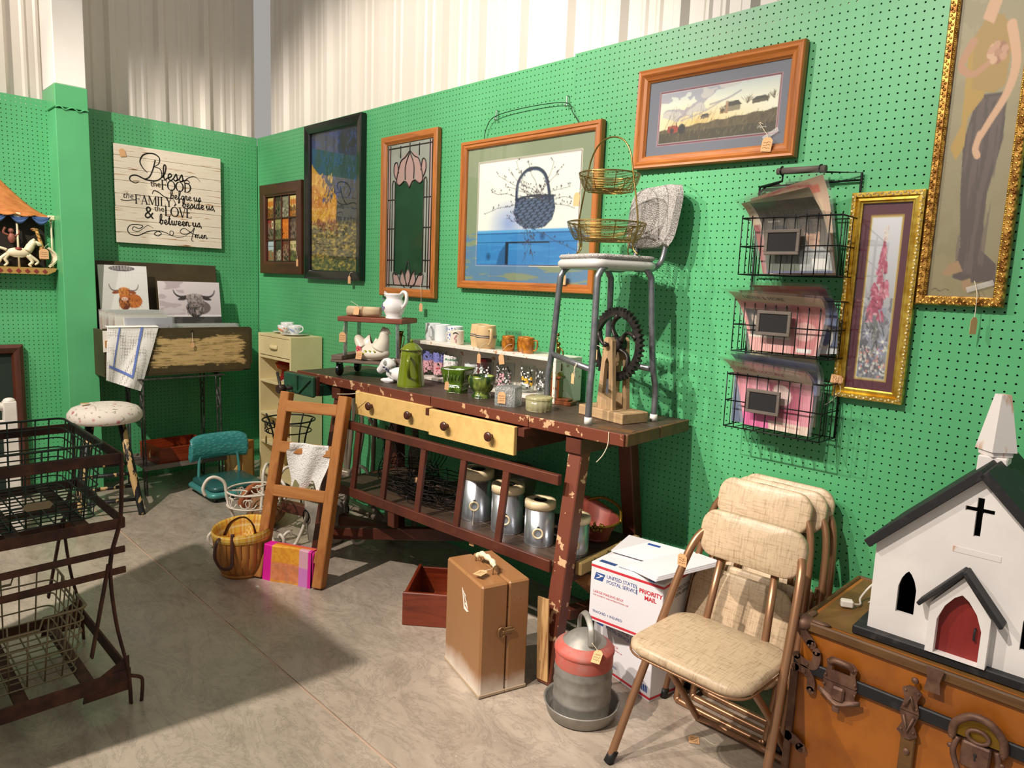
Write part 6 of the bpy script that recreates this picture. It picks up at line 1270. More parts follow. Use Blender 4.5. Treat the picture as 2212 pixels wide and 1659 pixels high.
# cow creamer
cw_ = thing('cow_creamer', 'white ceramic cow figurine with a dark bow lying beside the green coffee pot', 'figurine', (2.42, -.43, ZT), math.radians(200))
obj('body', MB().tube(cr([(-.07, 0, .03), (-.03, 0, .042), (.03, 0, .045), (.06, 0, .052)], 5), [.024+.016*math.sin(PI*min(1, i/13+.12)) for i in range(16)], 16), 'porcelain', cw_)
hd = obj('head', MB().tube(cr([(.05, 0, .07), (.07, 0, .088), (.095, 0, .07), (.12, 0, .048)], 5), [.03, .032, .034, .034, .034, .033, .032, .03, .028, .026, .024, .022, .02, .019, .018, .014], 14), 'porcelain', cw_)
for s_ in (-1, 1): obj('ear', MB().ell((.062, s_*.034, .1), (.008, .02, .012), 10, 6, Matrix.Rotation(s_*.5, 3, 'X')), 'porcelain', hd)
obj('leg', MB().ell((.055, .022, .012), (.04, .016, .0118), 12, 6), 'porcelain', cw_); obj('leg', MB().ell((.055, -.022, .012), (.04, .016, .0118), 12, 6), 'porcelain', cw_)
obj('bow', MB().ell((.045, .045, .07), (.006, .004, .008), 8, 5).ell((.058, .046, .078), (.009, .004, .005), 8, 5).ell((.034, .044, .062), (.006, .004, .01), 8, 5), M('navy', '2a3050', .5), cw_)
# coffee pot
M('olive_enamel', '6f7d14', .12, coat=.6, var=.03); M('enamel_rim', '4a4f1a', .3)
cf = thing('enamel_coffee_pot', 'olive green enamel coffee pot with lid standing on the workbench', 'coffee pot', (2.515, -.43, ZT), math.radians(-45))
obj('body', MB().lathe([(0, .0), (.066, 0), (.068, .004), (.066, .01), (.05, .148), (.0505, .156), (.048, .16), (.048, .172)], 36), 'olive_enamel', cf); ldd = obj('lid', MB().lathe([(.0515, .17), (.0525, .175), (.048, .18), (.03, .198), (.012, .207), (0, .208)], 32), 'olive_enamel', cf); obj('lid_rim', MB().lathe([(.0525, .172), (.054, .1735), (.0525, .175)], 32), 'enamel_rim', ldd); obj('lid_knob', MB().ell((0, 0, .216), .009, 12, 8), 'olive_enamel', ldd)
obj('spout', MB().tube(cr([(-.05, 0, .075), (-.078, 0, .1), (-.085, 0, .145), (-.1, 0, .175), (-.108, 0, .178)], 5), [.018, .0175, .017, .0165, .016, .0155, .015, .0145, .014, .0135, .013, .0125, .012, .0115, .011, .0105, .01, .0095, .009, .008, .007], 12), 'olive_enamel', cf)
obj('handle', MB().tube(cr([(.05, 0, .14), (.075, 0, .148), (.1, 0, .125), (.095, 0, .085), (.066, 0, .05), (.06, 0, .055)], 5), .0065, 8, flat=(1.3, .6)), 'olive_enamel', cf)
# green planters
M('green_glaze', '3f5c14', .15, coat=.5, c2='57741f', scale=40); M('leaf_glaze', '1f3a14', .2, coat=.5, c2='9fae4a', scale=26, fac=(.5, .68), stretch=(1, 1, .35), bump=.8, bscale=50, bdist=.005)
gp = thing('rectangular_planter', 'green glazed square footed planter on the workbench', 'planter', (2.775, -.36, ZT), math.radians(20))
def sq(prof, n=4, rot=PI/4): return MB().lathe([(r*1.414, z) for r, z in prof], n, smooth=False, R=rotz(rot))
def squarish(a, z): k = 1/max(abs(math.cos(a)), abs(math.sin(a))); return min(k, 1.3)
obj('bowl', MB().lathe([(0, .034), (.044, .034), (.05, .05), (.056, .084), (.062, .106), (.062, .113), (.056, .113), (.05, .09), (.044, .05), (0, .044)], 48, mod=squarish), 'green_glaze', gp); obj('foot', MB().lathe([(0, 0), (.036, 0), (.037, .004), (.043, .034), (0, .036)], 48, mod=lambda a, z: squarish(a, z)*(1+.02*math.cos(a*24))), 'green_glaze', gp)
m = MB()
for s_ in range(4):
    for k in range(5):
        x = -.038+.019*k; P = rotz(s_*PI/2); m.tube([P @ Vector((x, -.0575, .085)), P @ Vector((x*.9, -.053, .06))], [.004, .0015], 6)
obj('leaf_relief', m, 'green_glaze', gp); price_tag(gp, (-.012, -.072, .055), Matrix.Rotation(.1, 3, 'Y'), .022, .038, [(-.01, -.068, .08), (-.012, -.064, .1), (-.01, -.06, .112)])
lp = thing('leafy_planter', 'round dark green leaf-textured footed bowl on the workbench', 'planter', (2.945, -.365, ZT)); obj('bowl', MB().lathe([(0, .02), (.034, .02), (.045, .035), (.058, .06), (.06, .085), (.055, .098), (.05, .096), (.052, .07), (0, .03)], 40, mod=lambda a, z: 1+.03*math.sin(a*14+z*150)), 'leaf_glaze', lp); obj('foot', MB().lathe([(0, 0), (.042, 0), (.044, .008), (.034, .02), (0, .022)], 32, mod=lambda a, z: 1+.03*math.sin(a*16)), 'leaf_glaze', lp)
# glass boxes
t_ = NT('crystal'); t_.set(.08, 0, 0, .8); t_.p.inputs['Transmission Weight'].default_value = .75; t_.p.inputs['IOR'].default_value = 1.45; t_.col('e6ebea'); vo = t_.node('ShaderNodeTexVoronoi'); vo.inputs['Scale'].default_value = 130; t_.link(t_.coords(), vo.inputs['Vector']); t_.bump(vo.outputs['Distance'], 1., .004)
t_ = NT('pale_yellow_glass'); t_.set(.08, 0, 0, .7); t_.p.inputs['Transmission Weight'].default_value = .7; t_.p.inputs['IOR'].default_value = 1.4; t_.col('efe8b4')
cx_ = thing('crystal_box', 'square clear crushed-glass box with a price tag on the workbench', 'glass box', (3.155, -.405, ZT), math.radians(25)); obj('block', MB().lathe([(0, 0), (.047, 0), (.048, .008), (.048, .068), (.045, .08), (.03, .083), (0, .083)], 32, mod=squarish, smooth=False), 'crystal', cx_); price_tag(cx_, (-.01, -.053, .062), None, .034, .048, None, 8)
yb = thing('yellow_glass_box', 'pale yellow scalloped glass box at the front of the workbench', 'glass box', (3.31, -.385, ZT)); sc_ = lambda a, z: 1+.035*abs(math.sin(a*8)); obj('base', MB().lathe([(0, 0), (.048, 0), (.052, .006), (.052, .046), (.048, .046), (.046, .01), (0, .008)], 64, mod=sc_), 'pale_yellow_glass', yb); obj('lid', MB().lathe([(.054, .047), (.054, .054), (.046, .059), (.02, .061), (0, .061)], 64, mod=sc_), 'pale_yellow_glass', yb)
# trophy
wood('walnut', '54260f', '7d4018', 2, 12, .35, .3); M('trophy_brass', '6b5526', .3, .9, c2='9c8246', scale=40)
tp_ = thing('small_trophy', 'small brass figure trophy on a stepped wooden base behind the stool leg', 'trophy', (3.235, -.19, ZT), math.radians(15))
obj('step', MB().box((.02, 0, .008), (.12, .06, .016), bev=.002).box((.015, .0, .021), (.1, .05, .01), bev=.002), 'walnut', tp_); obj('column', MB().box((-.005, 0, .068), (.045, .042, .085), bev=.002).box((-.005, 0, .114), (.06, .055, .012), bev=.003), 'walnut', tp_); obj('front_rib', MB().beam((-.005, -.026, .03), (-.005, -.026, .1), .016, .008, (0, 1, 0), .003), M('orange_wood', 'b86a24', .4), tp_)
obj('dome', MB().lathe([(.03, .12), (.026, .132), (.012, .14), (.006, .145), (0, .146)], 20, (-.005, 0, 0)), 'trophy_brass', tp_)
m = MB(); m.tube([(-.005, 0, .142), (-.006, .0, .17), (-.004, 0, .195)], [.005, .007, .006], 10); m.ell((-.004, 0, .228), (.011, .008, .02), 10, 8); m.ell((-.004, 0, .256), .009, 10, 8); m.tube([(.004, 0, .24), (.018, 0, .225), (.02, 0, .2)], .0035, 6); m.tube([(-.01, 0, .24), (-.012, 0, .27), (-.01, 0, .285)], .0035, 6); m.ell((-.01, 0, .295), .008, 10, 8); m.tube([(.002, 0, .19), (.012, .004, .168), (.012, .004, .142)], .005, 8)
obj('figure', m, 'trophy_brass', tp_)
# ================================================================== white shelf unit with mugs
M('white_chipped', 'e0d8cc', .5, c2='b98d68', scale=26, fac=(.63, .65), detail=8)
ws = thing('white_shelf', 'low white painted shelf box with chipped edges at the back of the workbench', 'shelf', (2.245, -.06, ZT), math.radians(1))
WX, WDp, WH = 1.0, .18, .196
obj('top_board', MB().box((WX/2, -WDp/2, WH-.008), (WX, WDp, .016), bev=.002), 'white_chipped', ws); obj('bottom_board', MB().box((WX/2, -WDp/2, .008), (WX-.034, WDp, .014), bev=.002), 'white_chipped', ws); obj('back_board', MB().box((WX/2, -.006, WH/2), (WX-.034, .01, WH-.02)), 'white_chipped', ws)
for x in (.008, WX-.008): obj('side_board', MB().box((x, -WDp/2, WH/2-.008), (.016, WDp, WH-.017), bev=.002), 'white_chipped', ws)
ZS = ZT+WH+.0005; ZB = ZT+.0155
M('stoneware', 'd9b98a', .35, coat=.2); M('stripe_navy', '2b3550', .4); M('white_mug', 'e2e6e8', .15, coat=.5, var=.01); M('blue_flower', '4a5fae', .4); M('amber_mug', '8a4f10', .2, coat=.5, c2='c07a22', scale=50, bump=.5, bscale=150)
glass('clear_glass', 'f2f6f5', .03, 1.5); glass('rim_glass', 'e3ece9', .05, 1.5, .1, 'f0f4f2'); M('pink_decal', 'c98a8c', .4)
def mugbody(T, r, h, mat, prof=None, taper=1., hr=0., hsz=1., name='body'):
    prof = prof or [(0, 0), (r*.92, 0), (r*.97, .003), (r, h*.2), (r, h*.95), (r, h), (r-.004, h), (r-.005, h*.9), (r-.005, .008), (0, .006)]
    return obj(name, MB().lathe(prof, 32), mat, T)
def mughandle(T, r, h, mat, ang, w_=.005, out=.026): 
    R = rotz(ang); obj('handle', MB().tube([R @ Vector(p) for p in cr([(r-.003, 0, h*.82), (r+out*.8, 0, h*.84), (r+out, 0, h*.55), (r+out*.7, 0, h*.26), (r-.003, 0, h*.2)], 5)], w_, 8, flat=(1.2, .8)), mat, T)
def mug(label, x, y, z, r, h, mat, ang, w_=.005, out=.026, prof=None, group='mugs on the white shelf'):
    T = thing('mug', label, 'mug', (x, y, z), 0, group); mugbody(T, r, h, mat, prof); mughandle(T, r, h, mat, ang, w_, out); return T
H = -.75
mug('plain white mug at the left end of the white shelf', 2.3, -.13, ZS, .042, .086, 'white_mug', -1.0); mug('plain white mug second from the left end of the white shelf', 2.39, -.14, ZS, .042, .086, 'white_mug', 1.9)
T = mug('white mug with blue flower pattern on the white shelf', 2.49, -.14, ZS, .041, .084, 'white_mug', 2.0); m = MB(); rv = random.Random(2)
for k in range(60): a = rv.uniform(-2.6, .2); z = rv.uniform(.012, .075); m.ell((.0412*math.cos(a), .0412*math.sin(a), z), (rv.uniform(.002, .005), .003, rv.uniform(.0015, .004)), 6, 4)
obj('flower_decal', m, 'blue_flower', T)
T = mug('small cream mug with a pink motif in front of the blue-flowered mug', 2.565, -.19, ZS, .034, .068, 'hen_glaze', -2.4, .004, .02); m = MB()
for k in range(9): a = -1.0+.07*math.cos(k*2.2); m.ell((.0345*math.cos(a+.12*math.sin(k)), .0345*math.sin(a+.12*math.sin(k)), .014+.004*k), (.004, .003, .004), 6, 4)
obj('pink_motif', m, 'pink_decal', T); m = MB()
for k in range(8): a = -1.35+.1*k; m.ell((.0345*math.cos(a), .0345*math.sin(a), .053+.006*math.sin(k*PI/7)), (.0022, .0022, .003), 5, 4)
obj('motif_letters', m, 'print_black', T)
barrel = lambda r, h: [(0, 0), (r*.84, 0), (r*.88, .003), (r, h*.45), (r*.99, h*.6), (r*.9, h*.97), (r*.88, h), (r*.8, h), (r*.9, h*.6), (r*.78, .01), (0, .008)]
for x, y, an, lb in ((2.69, -.15, 2., 'beige stoneware barrel mug with two dark stripes, the rear one'), (2.775, -.19, -.45, 'beige stoneware barrel mug with two dark stripes, the front one with a tag')):
    T = mug(lb, x, y, ZS, .05, .108, 'stoneware', an, .007, .03, barrel(.05, .108))
    for z in (.05, .058): obj('stripe', MB().lathe([(.0502, z), (.0512, z+.001), (.0512, z+.003), (.0502, z+.004)], 32), 'stripe_navy', T)
    if an < 0: price_tag(T, (.03, -.07, -.02), None, .024, .045, [(.03, -.07, 0), (.04, -.06, .02), (.05, -.04, .03)])
def tumbler(label, x, y, z, r, h, decals=(), mat='clear_glass', handle=None, taper=.86, group='printed drinking glasses'):
    T = thing('drinking_glass', label, 'glass', (x, y, z), 0, group); obj('glass_body', MB().lathe([(0, .001), (r*taper, .001), (r*taper+.001, .006), (r, h), (r-.0025, h), (r*taper-.0025, .01), (0, .009)], 32), mat, T)
    if handle is not None: mughandle(T, r, h, mat, handle, .005, .025)
    rv = random.Random(int(x*1000))
    for c, n, z0, z1, a0, a1, s_ in decals:
        m = MB()
        for k in range(n):
            a = rv.uniform(a0, a1); zz = h*rv.uniform(z0, z1); rr = r*taper+(r-r*taper)*zz/h+.0006; Rr = rotz(a)
            m.ell(Rr @ Vector((rr, 0, zz)), (.0012, s_*rv.uniform(.5, 1.4), s_*rv.uniform(.5, 1.4)), 6, 4, Rr)
        obj('printed_decal', m, c, T)
    return T
for nm, c in (('decal_violet', '7a7cc0'), ('decal_pink', 'd8a0a8'), ('decal_green', '3f8a5c'), ('decal_black', '1c1b1d'), ('decal_white', 'ebe8e4'), ('decal_red', 'b8343a'), ('decal_yellow', 'e0b03a')): M(nm, c, .5)
tumbler('clear glass mug with a white oval print on the white shelf', 2.875, -.11, ZS, .038, .088, [('decal_white', 22, .2, .7, -2.0, -1.2, .008), ('decal_red', 8, .55, .75, -1.8, -1.2, .005)], handle=-.1, group='mugs on the white shelf', taper=.98)
for k, (x, y, an, lb) in enumerate(((2.915, -.18, -.3, 'small amber barrel mug in front, with a tag'), (2.975, -.14, -.2, 'small amber barrel mug in the middle of three'), (3.03, -.17, .2, 'small amber glass mug at the right end'))):
    T = mug(lb+' on the white shelf', x, y, ZS, .03, .07, 'amber_mug', an, .0045, .02, barrel(.032, .07))
    if k == 0: price_tag(T, (.02, -.065, -.012), Matrix.Rotation(-.2, 3, 'Y'), .034, .045, [(.025, -.06, .005), (.035, -.04, .03), (.045, -.02, .035)])
HF = (-2.6, -.2)
tumbler('clear tumbler with violet and pink print, leftmost inside the white shelf', 2.315, -.16, ZB, .036, .13, [('decal_violet', 60, .6, .92, *HF, .009), ('decal_pink', 70, .1, .6, *HF, .009)]); tumbler('clear tumbler with violet and pink print and a red patch, second inside the white shelf', 2.4, -.16, ZB, .036, .13, [('decal_violet', 60, .6, .92, *HF, .009), ('decal_pink', 60, .1, .6, *HF, .009), ('decal_red', 8, .3, .45, -1.5, -.8, .007)])
T = tumbler('clear glass mug printed in green and white with the word Mountains', 2.535, -.19, ZB, .044, .125, [('decal_white', 130, .08, .95, -2.4, -.3, .012), ('decal_green', 40, .15, .6, -2.2, -.4, .006)], taper=.97)
text('lettering', 'Mountains', .017, 'decal_green', T, lambda x, y: ((.0465)*math.cos(-1.65+x/.045), .0465*math.sin(-1.65+x/.045), .1+y), bold=.0004)
T = mug('plain white mug standing inside the white shelf', 2.64, -.15, ZB, .04, .09, 'white_mug', 2.2, group='printed drinking glasses')
T = tumbler('dark red tumbler with white dancing figures inside the white shelf', 2.735, -.16, ZB, .037, .125, [], M('ruby', '4a0b12', .1, coat=.6)); m = MB()
for a0 in (-1.9, -1.0):
    f = lambda a, z: rotz(a) @ Vector((.0375, 0, z)); m.ell(f(a0, .092), (.002, .005, .005), 8, 5)
    for seg in (((a0, .085), (a0, .055)), ((a0-.25, .08), (a0+.25, .082)), ((a0, .06), (a0-.2, .03)), ((a0, .06), (a0+.22, .035))): m.tube([f(*seg[0]), f(*seg[1])], .003, 5)
    m.ell(f(a0, .062), (.002, .011, .01), 8, 5)
obj('white_figures', m, 'decal_white', T)
tumbler('clear tumbler with black and white print in front of the red one', 2.8, -.205, ZB, .034, .12, [('decal_black', 22, .2, .8, -2.3, -.4, .007), ('decal_white', 24, .2, .8, -2.3, -.4, .007)]); tumbler('wide clear glass with dense black and pink print inside the white shelf', 2.895, -.17, ZB, .044, .12, [('decal_black', 130, .15, .9, *HF, .0035), ('decal_pink', 30, .1, .6, *HF, .006), ('decal_white', 40, .2, .9, *HF, .005)]); tumbler('low clear glass dish with red edge at the front of the white shelf', 2.985, -.215, ZB, .036, .03, [('decal_red', 36, .4, .9, -3, 0, .004)]); tumbler('clear tumbler with yellow and black print beside the trophy', 3.02, -.15, ZB, .034, .125, [('decal_black', 40, .2, .95, *HF, .005), ('decal_yellow', 12, .3, .6, *HF, .007), ('decal_white', 20, .2, .9, *HF, .006)]); tumbler('clear tumbler with black print at the right end inside the white shelf', 3.115, -.15, ZB, .034, .12, [('decal_black', 40, .2, .95, *HF, .005), ('decal_white', 20, .2, .9, *HF, .006)])
tl = obj('price_card', MB().prism([(0, 0), (.03, 0), (.03, .04), (.015, .05), (0, .04)], .001, lambda a, b, c: (2.66+a*.8-2.245, -.292+.06+c-.03, b)), 'kraft', ws)
# ================================================================== metal stool chair standing on the bench
t_ = NT('grey_tweed'); t_.set(.85); n_ = t_.noise(t_.coords(), 420, 2, .7); t_.col(t_.ramp(n_, [(.38, '5a5552'), (.5, '8f8a86'), (.6, 'd8d4cf')])); t_.bump(n_, .3, .002)
M('silver_tube', '8b8d90', .35, .75, c2='767880', scale=30); M('seat_enamel', 'c9c7c4', .4, .2); M('white_rubber', 'd8d4cc', .6); M('screw_brass', '6b4f38', .4, .6)
ang = math.atan2(-.348, .937)   # chair's x axis = right (front-left to front-right), y axis = back
stc = thing('stool_chair', 'tall grey upholstered metal stool chair standing on the workbench', 'chair', (3.612, -.44, ZT+.0005), ang+PI*0)
# local: right foot at origin, x to the left is negative, y to the back
Wc, Dc, Hs = .335, .28, .605
ft = {'fr': (0, 0), 'br': (0, Dc), 'fl': (-Wc, 0), 'bl': (-Wc, Dc)}
def cleg(pts, n='side_tube'): return obj(n, MB().tube(cr(pts, 6), .0125, 12), 'silver_tube', stc)
for sx, x in ((1, 0), (-1, -Wc)):
    k = -.012*sx; u_ = [(x, 0, .02), (x, 0, .14), (x+k*.4, .006, .2), (x+k, .012, .3), (x+k*2, .02, Hs-.1), (x+k*2.2, .028, Hs-.055), (x+k*2.4, .062, Hs-.024), (x+k*2.4, .14, Hs-.02), (x+k*2.4, Dc-.062, Hs-.024), (x+k*2.2, Dc-.028, Hs-.055), (x+k*2, Dc-.02, Hs-.1), (x+k, Dc-.01, .3), (x+k*.4, Dc-.002, .2), (x, Dc+.012, .12), (x, Dc+.012, .02)]
    tb_ = cleg(u_)
    for y in (.09, Dc-.09): obj('screw', MB().cyl((x+k*2.4+.011*sx, y, Hs-.022), (x+k*2.4+.016*sx, y, Hs-.022), .006, None, 10), 'screw_brass', tb_)
    for y in (0, Dc+.012): obj('rubber_foot', MB().cyl((x, y, 0), (x, y, .026), .0155, .0145, 14), 'white_rubber', tb_)
obj('front_rung', MB().cyl((-.014, .01, .2), (-Wc+.014, .01, .225), .0115), 'silver_tube', stc); obj('rear_rung', MB().cyl((-.014, Dc-.006, .2), (-Wc+.014, Dc-.006, .2), .0115), 'silver_tube', stc)
obj('seat_pan', rslab(MB(), Wc-.02, Dc+.01, Hs-.036, Hs-.0, .05, (-Wc/2, Dc/2)), 'seat_enamel', stc); obj('seat_cushion', rslab(MB(), Wc-.025, Dc+.005, Hs-.001, Hs+.018, .05, (-Wc/2, Dc/2), .004), 'grey_tweed', stc)
bk = MB(); bk.sheet(lambda u, v: (-Wc/2-.0+(.142+.012*v)*math.copysign(abs(2*u-1)**.8, u-.5)*(1-.16*abs(2*v-1)**5), Dc+.055+.03*v-.03*(1-(2*u-1)**2)*0-.02*(2*u-1)**2, .685+.2*v+(.02*(1-abs(2*u-1)**4))*(2*v-1)), 24, 14, .028); obj('backrest', bk, 'grey_tweed', stc)
for x in (-Wc/2-.09, -Wc/2+.1): obj('back_post', MB().tube(cr([(x, Dc-.07, Hs-.03), (x, Dc+.0, Hs-.028), (x, Dc+.045, Hs+.0), (x, Dc+.062, Hs+.06), (x, Dc+.066, Hs+.12)], 6), .011, 10), 'silver_tube', stc)
price_tag(stc, (-.11, -.012, .175), None, .022, .04, [(-.105, -.006, .2), (-.1, .0, .215), (-.095, -.016, .2), (-.09, -.014, .16)])
# brass two-tier basket on the seat
M('brass_wire', '9a8048', .3, .95)
Rst = rotz(ang); sc_o = Rst @ Vector((-Wc/2+.0, Dc/2-.005, 0))+Vector((3.612, -.44, ZT+Hs+.0225))
tb2 = thing('tiered_wire_basket', 'brass wire two-tier basket with arched handle on the seat of the stool chair', 'basket', tuple(sc_o), ang+.25)
for nm, r0, r1, z0, z1, n in (('lower_tier', .122, .15, .055, .118, 13), ('upper_tier', .092, .115, .24, .3, 12)):
    m = MB()
    for i in range(n): f = i/(n-1); r_ = r0+(r1-r0)*math.sin(f*PI/2); m.tube([(r_*math.cos(a*PI/18), r_*math.sin(a*PI/18), z0+(z1-z0)*f) for a in range(36)], .0013 if i < n-1 else .003, 5, True)
    for i in range(7): r_ = r0*(i+.4)/7; m.tube([(r_*math.cos(a*PI/12), r_*math.sin(a*PI/12), z0-.002) for a in range(24)], .0013, 4, True)
    g_ = obj(nm, m, 'brass_wire', tb2); m = MB()
    for k in range(8): a = k*PI/4+.2; m.tube([(.0, 0, z0-.002), (r0*math.cos(a), r0*math.sin(a), z0-.002), (r1*math.cos(a), r1*math.sin(a), z1)], .0018, 5)
    obj('ribs', m, 'brass_wire', g_)
obj('arched_handle', MB().tube(cr([(.165, 0, .0), (.14, 0, .03), (.156, 0, .118), (.118, 0, .3), (.1, 0, .37), (.06, 0, .42), (0, 0, .437), (-.06, 0, .42), (-.1, 0, .37), (-.118, 0, .3), (-.156, 0, .118), (-.14, 0, .03), (-.165, 0, 0)], 7), .0032, 8), 'brass_wire', tb2)
for s_ in (-1, 1): obj('foot_wire', MB().tube(cr([(0, s_*.14, .0), (0, s_*.128, .03), (0, s_*.148, .118)], 5), .0028, 6), 'brass_wire', tb2)
price_tag(tb2, (-.14, -.03, .24), Matrix.Rotation(.1, 3, 'Y'), .034, .052, [(-.135, -.01, .26), (-.125, 0, .29)])
# ================================================================== gear on a wooden stand
wood('pale_wood', '8d7154', 'b5966e', 0, 12, .8); wood('pale_wood_v', '8d7154', 'b5966e', 2, 12, .8); M('gear_iron', '2e2a28', .42, .7, c2='4a4441', scale=40)
gr = thing('gear_ornament', 'dark iron toothed gear wheel on a pale wooden stand on the workbench', 'ornament', (3.585, -.258, ZT), math.radians(-10))
obj('base', MB().box((0, 0, .02), (.25, .135, .04), bev=.003), 'pale_wood', gr)
for y in (-.036, .036):
    m = MB(); w0, w1, h0, h1 = .046, .024, .04, .315
    for s_ in (-1, 1): m.prism([(s_*w0, h0), (s_*w1, h1-.012), (s_*w1*.6, h1), (0, h1), (0, .24), (s_*.011, .22), (s_*.018, h0+.06), (0, h0+.055), (0, h0)], .018, lambda a, b, c: (a, y+c+.009, b))
    obj('upright', m, 'pale_wood_v', gr)
G = MB(); R0, cz = .142, .288; n = 44
vs = []
for k in range(n*4):
    a = 2*PI*k/(n*4); r_ = R0 if k % 4 in (1, 2) else R0-.012
    for rr, y in ((r_, -.009), (r_, .009), (R0-.034, .009), (R0-.034, -.009)): vs.append((rr*math.cos(a), y, cz+rr*math.sin(a)))
N4 = n*4; fs = []
for k in range(N4):
    k2 = (k+1) % N4
    for j in range(4): fs.append((k*4+j, k*4+(j+1) % 4, k2*4+(j+1) % 4, k2*4+j))
G.add(vs, fs); obj('toothed_rim', G, 'gear_iron', gr)
for k in range(5):
    a = k*2*PI/5+.5; m = MB(); P = []
    for i in range(9): f = i/8; rr = .024+(.088)*f; aa = a+.42*math.sin(f*2*PI*.5)*(1-f*.3)-.25*f; P.append((rr*math.cos(aa), 0, cz+rr*math.sin(aa)))
    m.tube(P, [.016, .013, .011, .01, .01, .01, .011, .013, .016], 8, flat=(1., .7)); obj('spoke', m, 'gear_iron', gr)
obj('hub', MB().cyl((0, -.026, cz), (0, .026, cz), .03, None, 24), 'gear_iron', gr); obj('axle', MB().cyl((0, -.06, cz), (0, .06, cz), .007), 'gear_iron', gr); obj('axle_nut', MB().ell((0, -.06, cz), (.011, .008, .011), 12, 8), 'gear_iron', gr)
price_tag(gr, (-.06, -.062, .27), rotz(.5), .03, .045, [(-.05, -.055, .28), (-.02, -.05, .27)])
# ================================================================== lower shelf contents
t_ = NT('brushed_alu'); t_.set(.3, .9); n_ = t_.noise(t_.coords((300, 300, 4)), 1, 3, .6); t_.col(t_.ramp(n_, [(.3, 'a9acb2'), (.7, 'cdd0d6')])); M('cream_plastic', 'e2cda6', .3, coat=.2); M('dark_metal', '3a3532', .3, .6)
ZSH = .4205
for k, (x, y, r, h, lb) in enumerate(((3.0, -.42, .07, .225, 'tallest'), (3.2, -.43, .068, .205, 'second tallest'), (3.385, -.43, .061, .182, 'third tallest'), (3.545, -.40, .057, .155, 'smallest'))):
    T = thing('metal_canister', lb+' of four aluminium canisters with cream lids on the bench shelf', 'canister', (x, y, ZSH), -.9)
    obj('body', MB().lathe([(0, 0), (r*.97, 0), (r, .004), (r*.985, .008), (r*.985, h*.82), (0, h*.82)], 36), 'brushed_alu', T); l = obj('lid', MB().lathe([(r*.98, h*.82), (r*1.03, h*.822), (r*1.03, h*.95), (r*.98, h*.985), (r*.72, h*.99), (r*.6, h*.965), (r*.45, h*.97)], 36), 'cream_plastic', T); obj('lid_disc', MB().lathe([(r*.46, h*.968), (r*.42, h*.985), (0, h*.985)], 28), 'dark_metal', l)
    obj('ring_pull', MB().tube([(r*1.02+.004, .019*math.cos(a*PI/8), h*.32+.019*math.sin(a*PI/8)) for a in range(16)], .004, 8, True), 'cream_plastic', T, rz=None); obj('ring_clip', MB().box((r*1.0, 0, h*.32+.02), (.012, .012, .014), bev=.003), 'dark_metal', T)
    if k == 0: price_tag(T, (r+.04, .0, -.045), rotz(.9), .03, .048, [(r+.04, 0, -.02), (r+.035, 0, 0), (r+.008, .0, .055)])
gw = thing('grey_crock', 'grey-green glazed crock with a spout behind the canisters', 'crock', (2.99, -.2, ZSH)); obj('body', MB().lathe([(0, 0), (.07, 0), (.105, .06), (.12, .14), (.118, .19), (.11, .19), (.108, .13), (0, .03)], 32), M('crock_glaze', '5b5a44', .3, coat=.3, c2='6f6b52', scale=14), gw); obj('spout', MB().box((-.1, -.05, .185), (.06, .05, .03), .4, .006), M('crock_light', '9aa08a', .4), gw)
M('rose_clay', '9a4a3c', .5, c2='7d382e', scale=9); M('old_gold', '8a6a22', .4, .7)
sc = thing('coal_scuttle', 'rose coloured ceramic scuttle with gold leaf trim at the right end of the bench shelf', 'planter', (3.51, -.21, ZSH), math.radians(-10))
def scut(u, v):
    a = u*2*PI; r = .048+.052*v**1.3; x = r*math.cos(a)*1.1; y = r*math.sin(a)*.85; z = .1*v+.035*v*v*(-math.cos(a))**1 if True else 0
    z = .105*v-.03*v*v*math.cos(a+.3)+.012*math.cos(2*a)*v; return (x-.012*v, y, z)
obj('body', MB().sheet(scut, 40, 10, .006), 'rose_clay', sc); obj('floor_disc', MB().cyl((0, 0, .0), (0, 0, .012), .048, .052, 24), 'rose_clay', sc)
obj('rim_trim', MB().tube([Vector(scut(k/40, 1.0)) for k in range(40)], .005, 8, True), 'old_gold', sc)
m = MB(); rv = random.Random(4)
for k in range(12): a = -1.1+.5*rv.random(); r_ = .097; m.ell((r_*math.cos(a)*1.1, r_*math.sin(a)*.85-.004, .065+.03*rv.random()), (.011, .005, .008), 8, 5, rotz(a))
obj('leaf_trim', m, 'old_gold', sc); obj('handle', MB().tube(cr([(.09, .04, .09), (.04, .075, .135), (-.05, .07, .15), (-.1, .03, .135)], 6), .006, 8), 'old_gold', sc)
M('black_rust_wire', '1c1714', .6, .5)
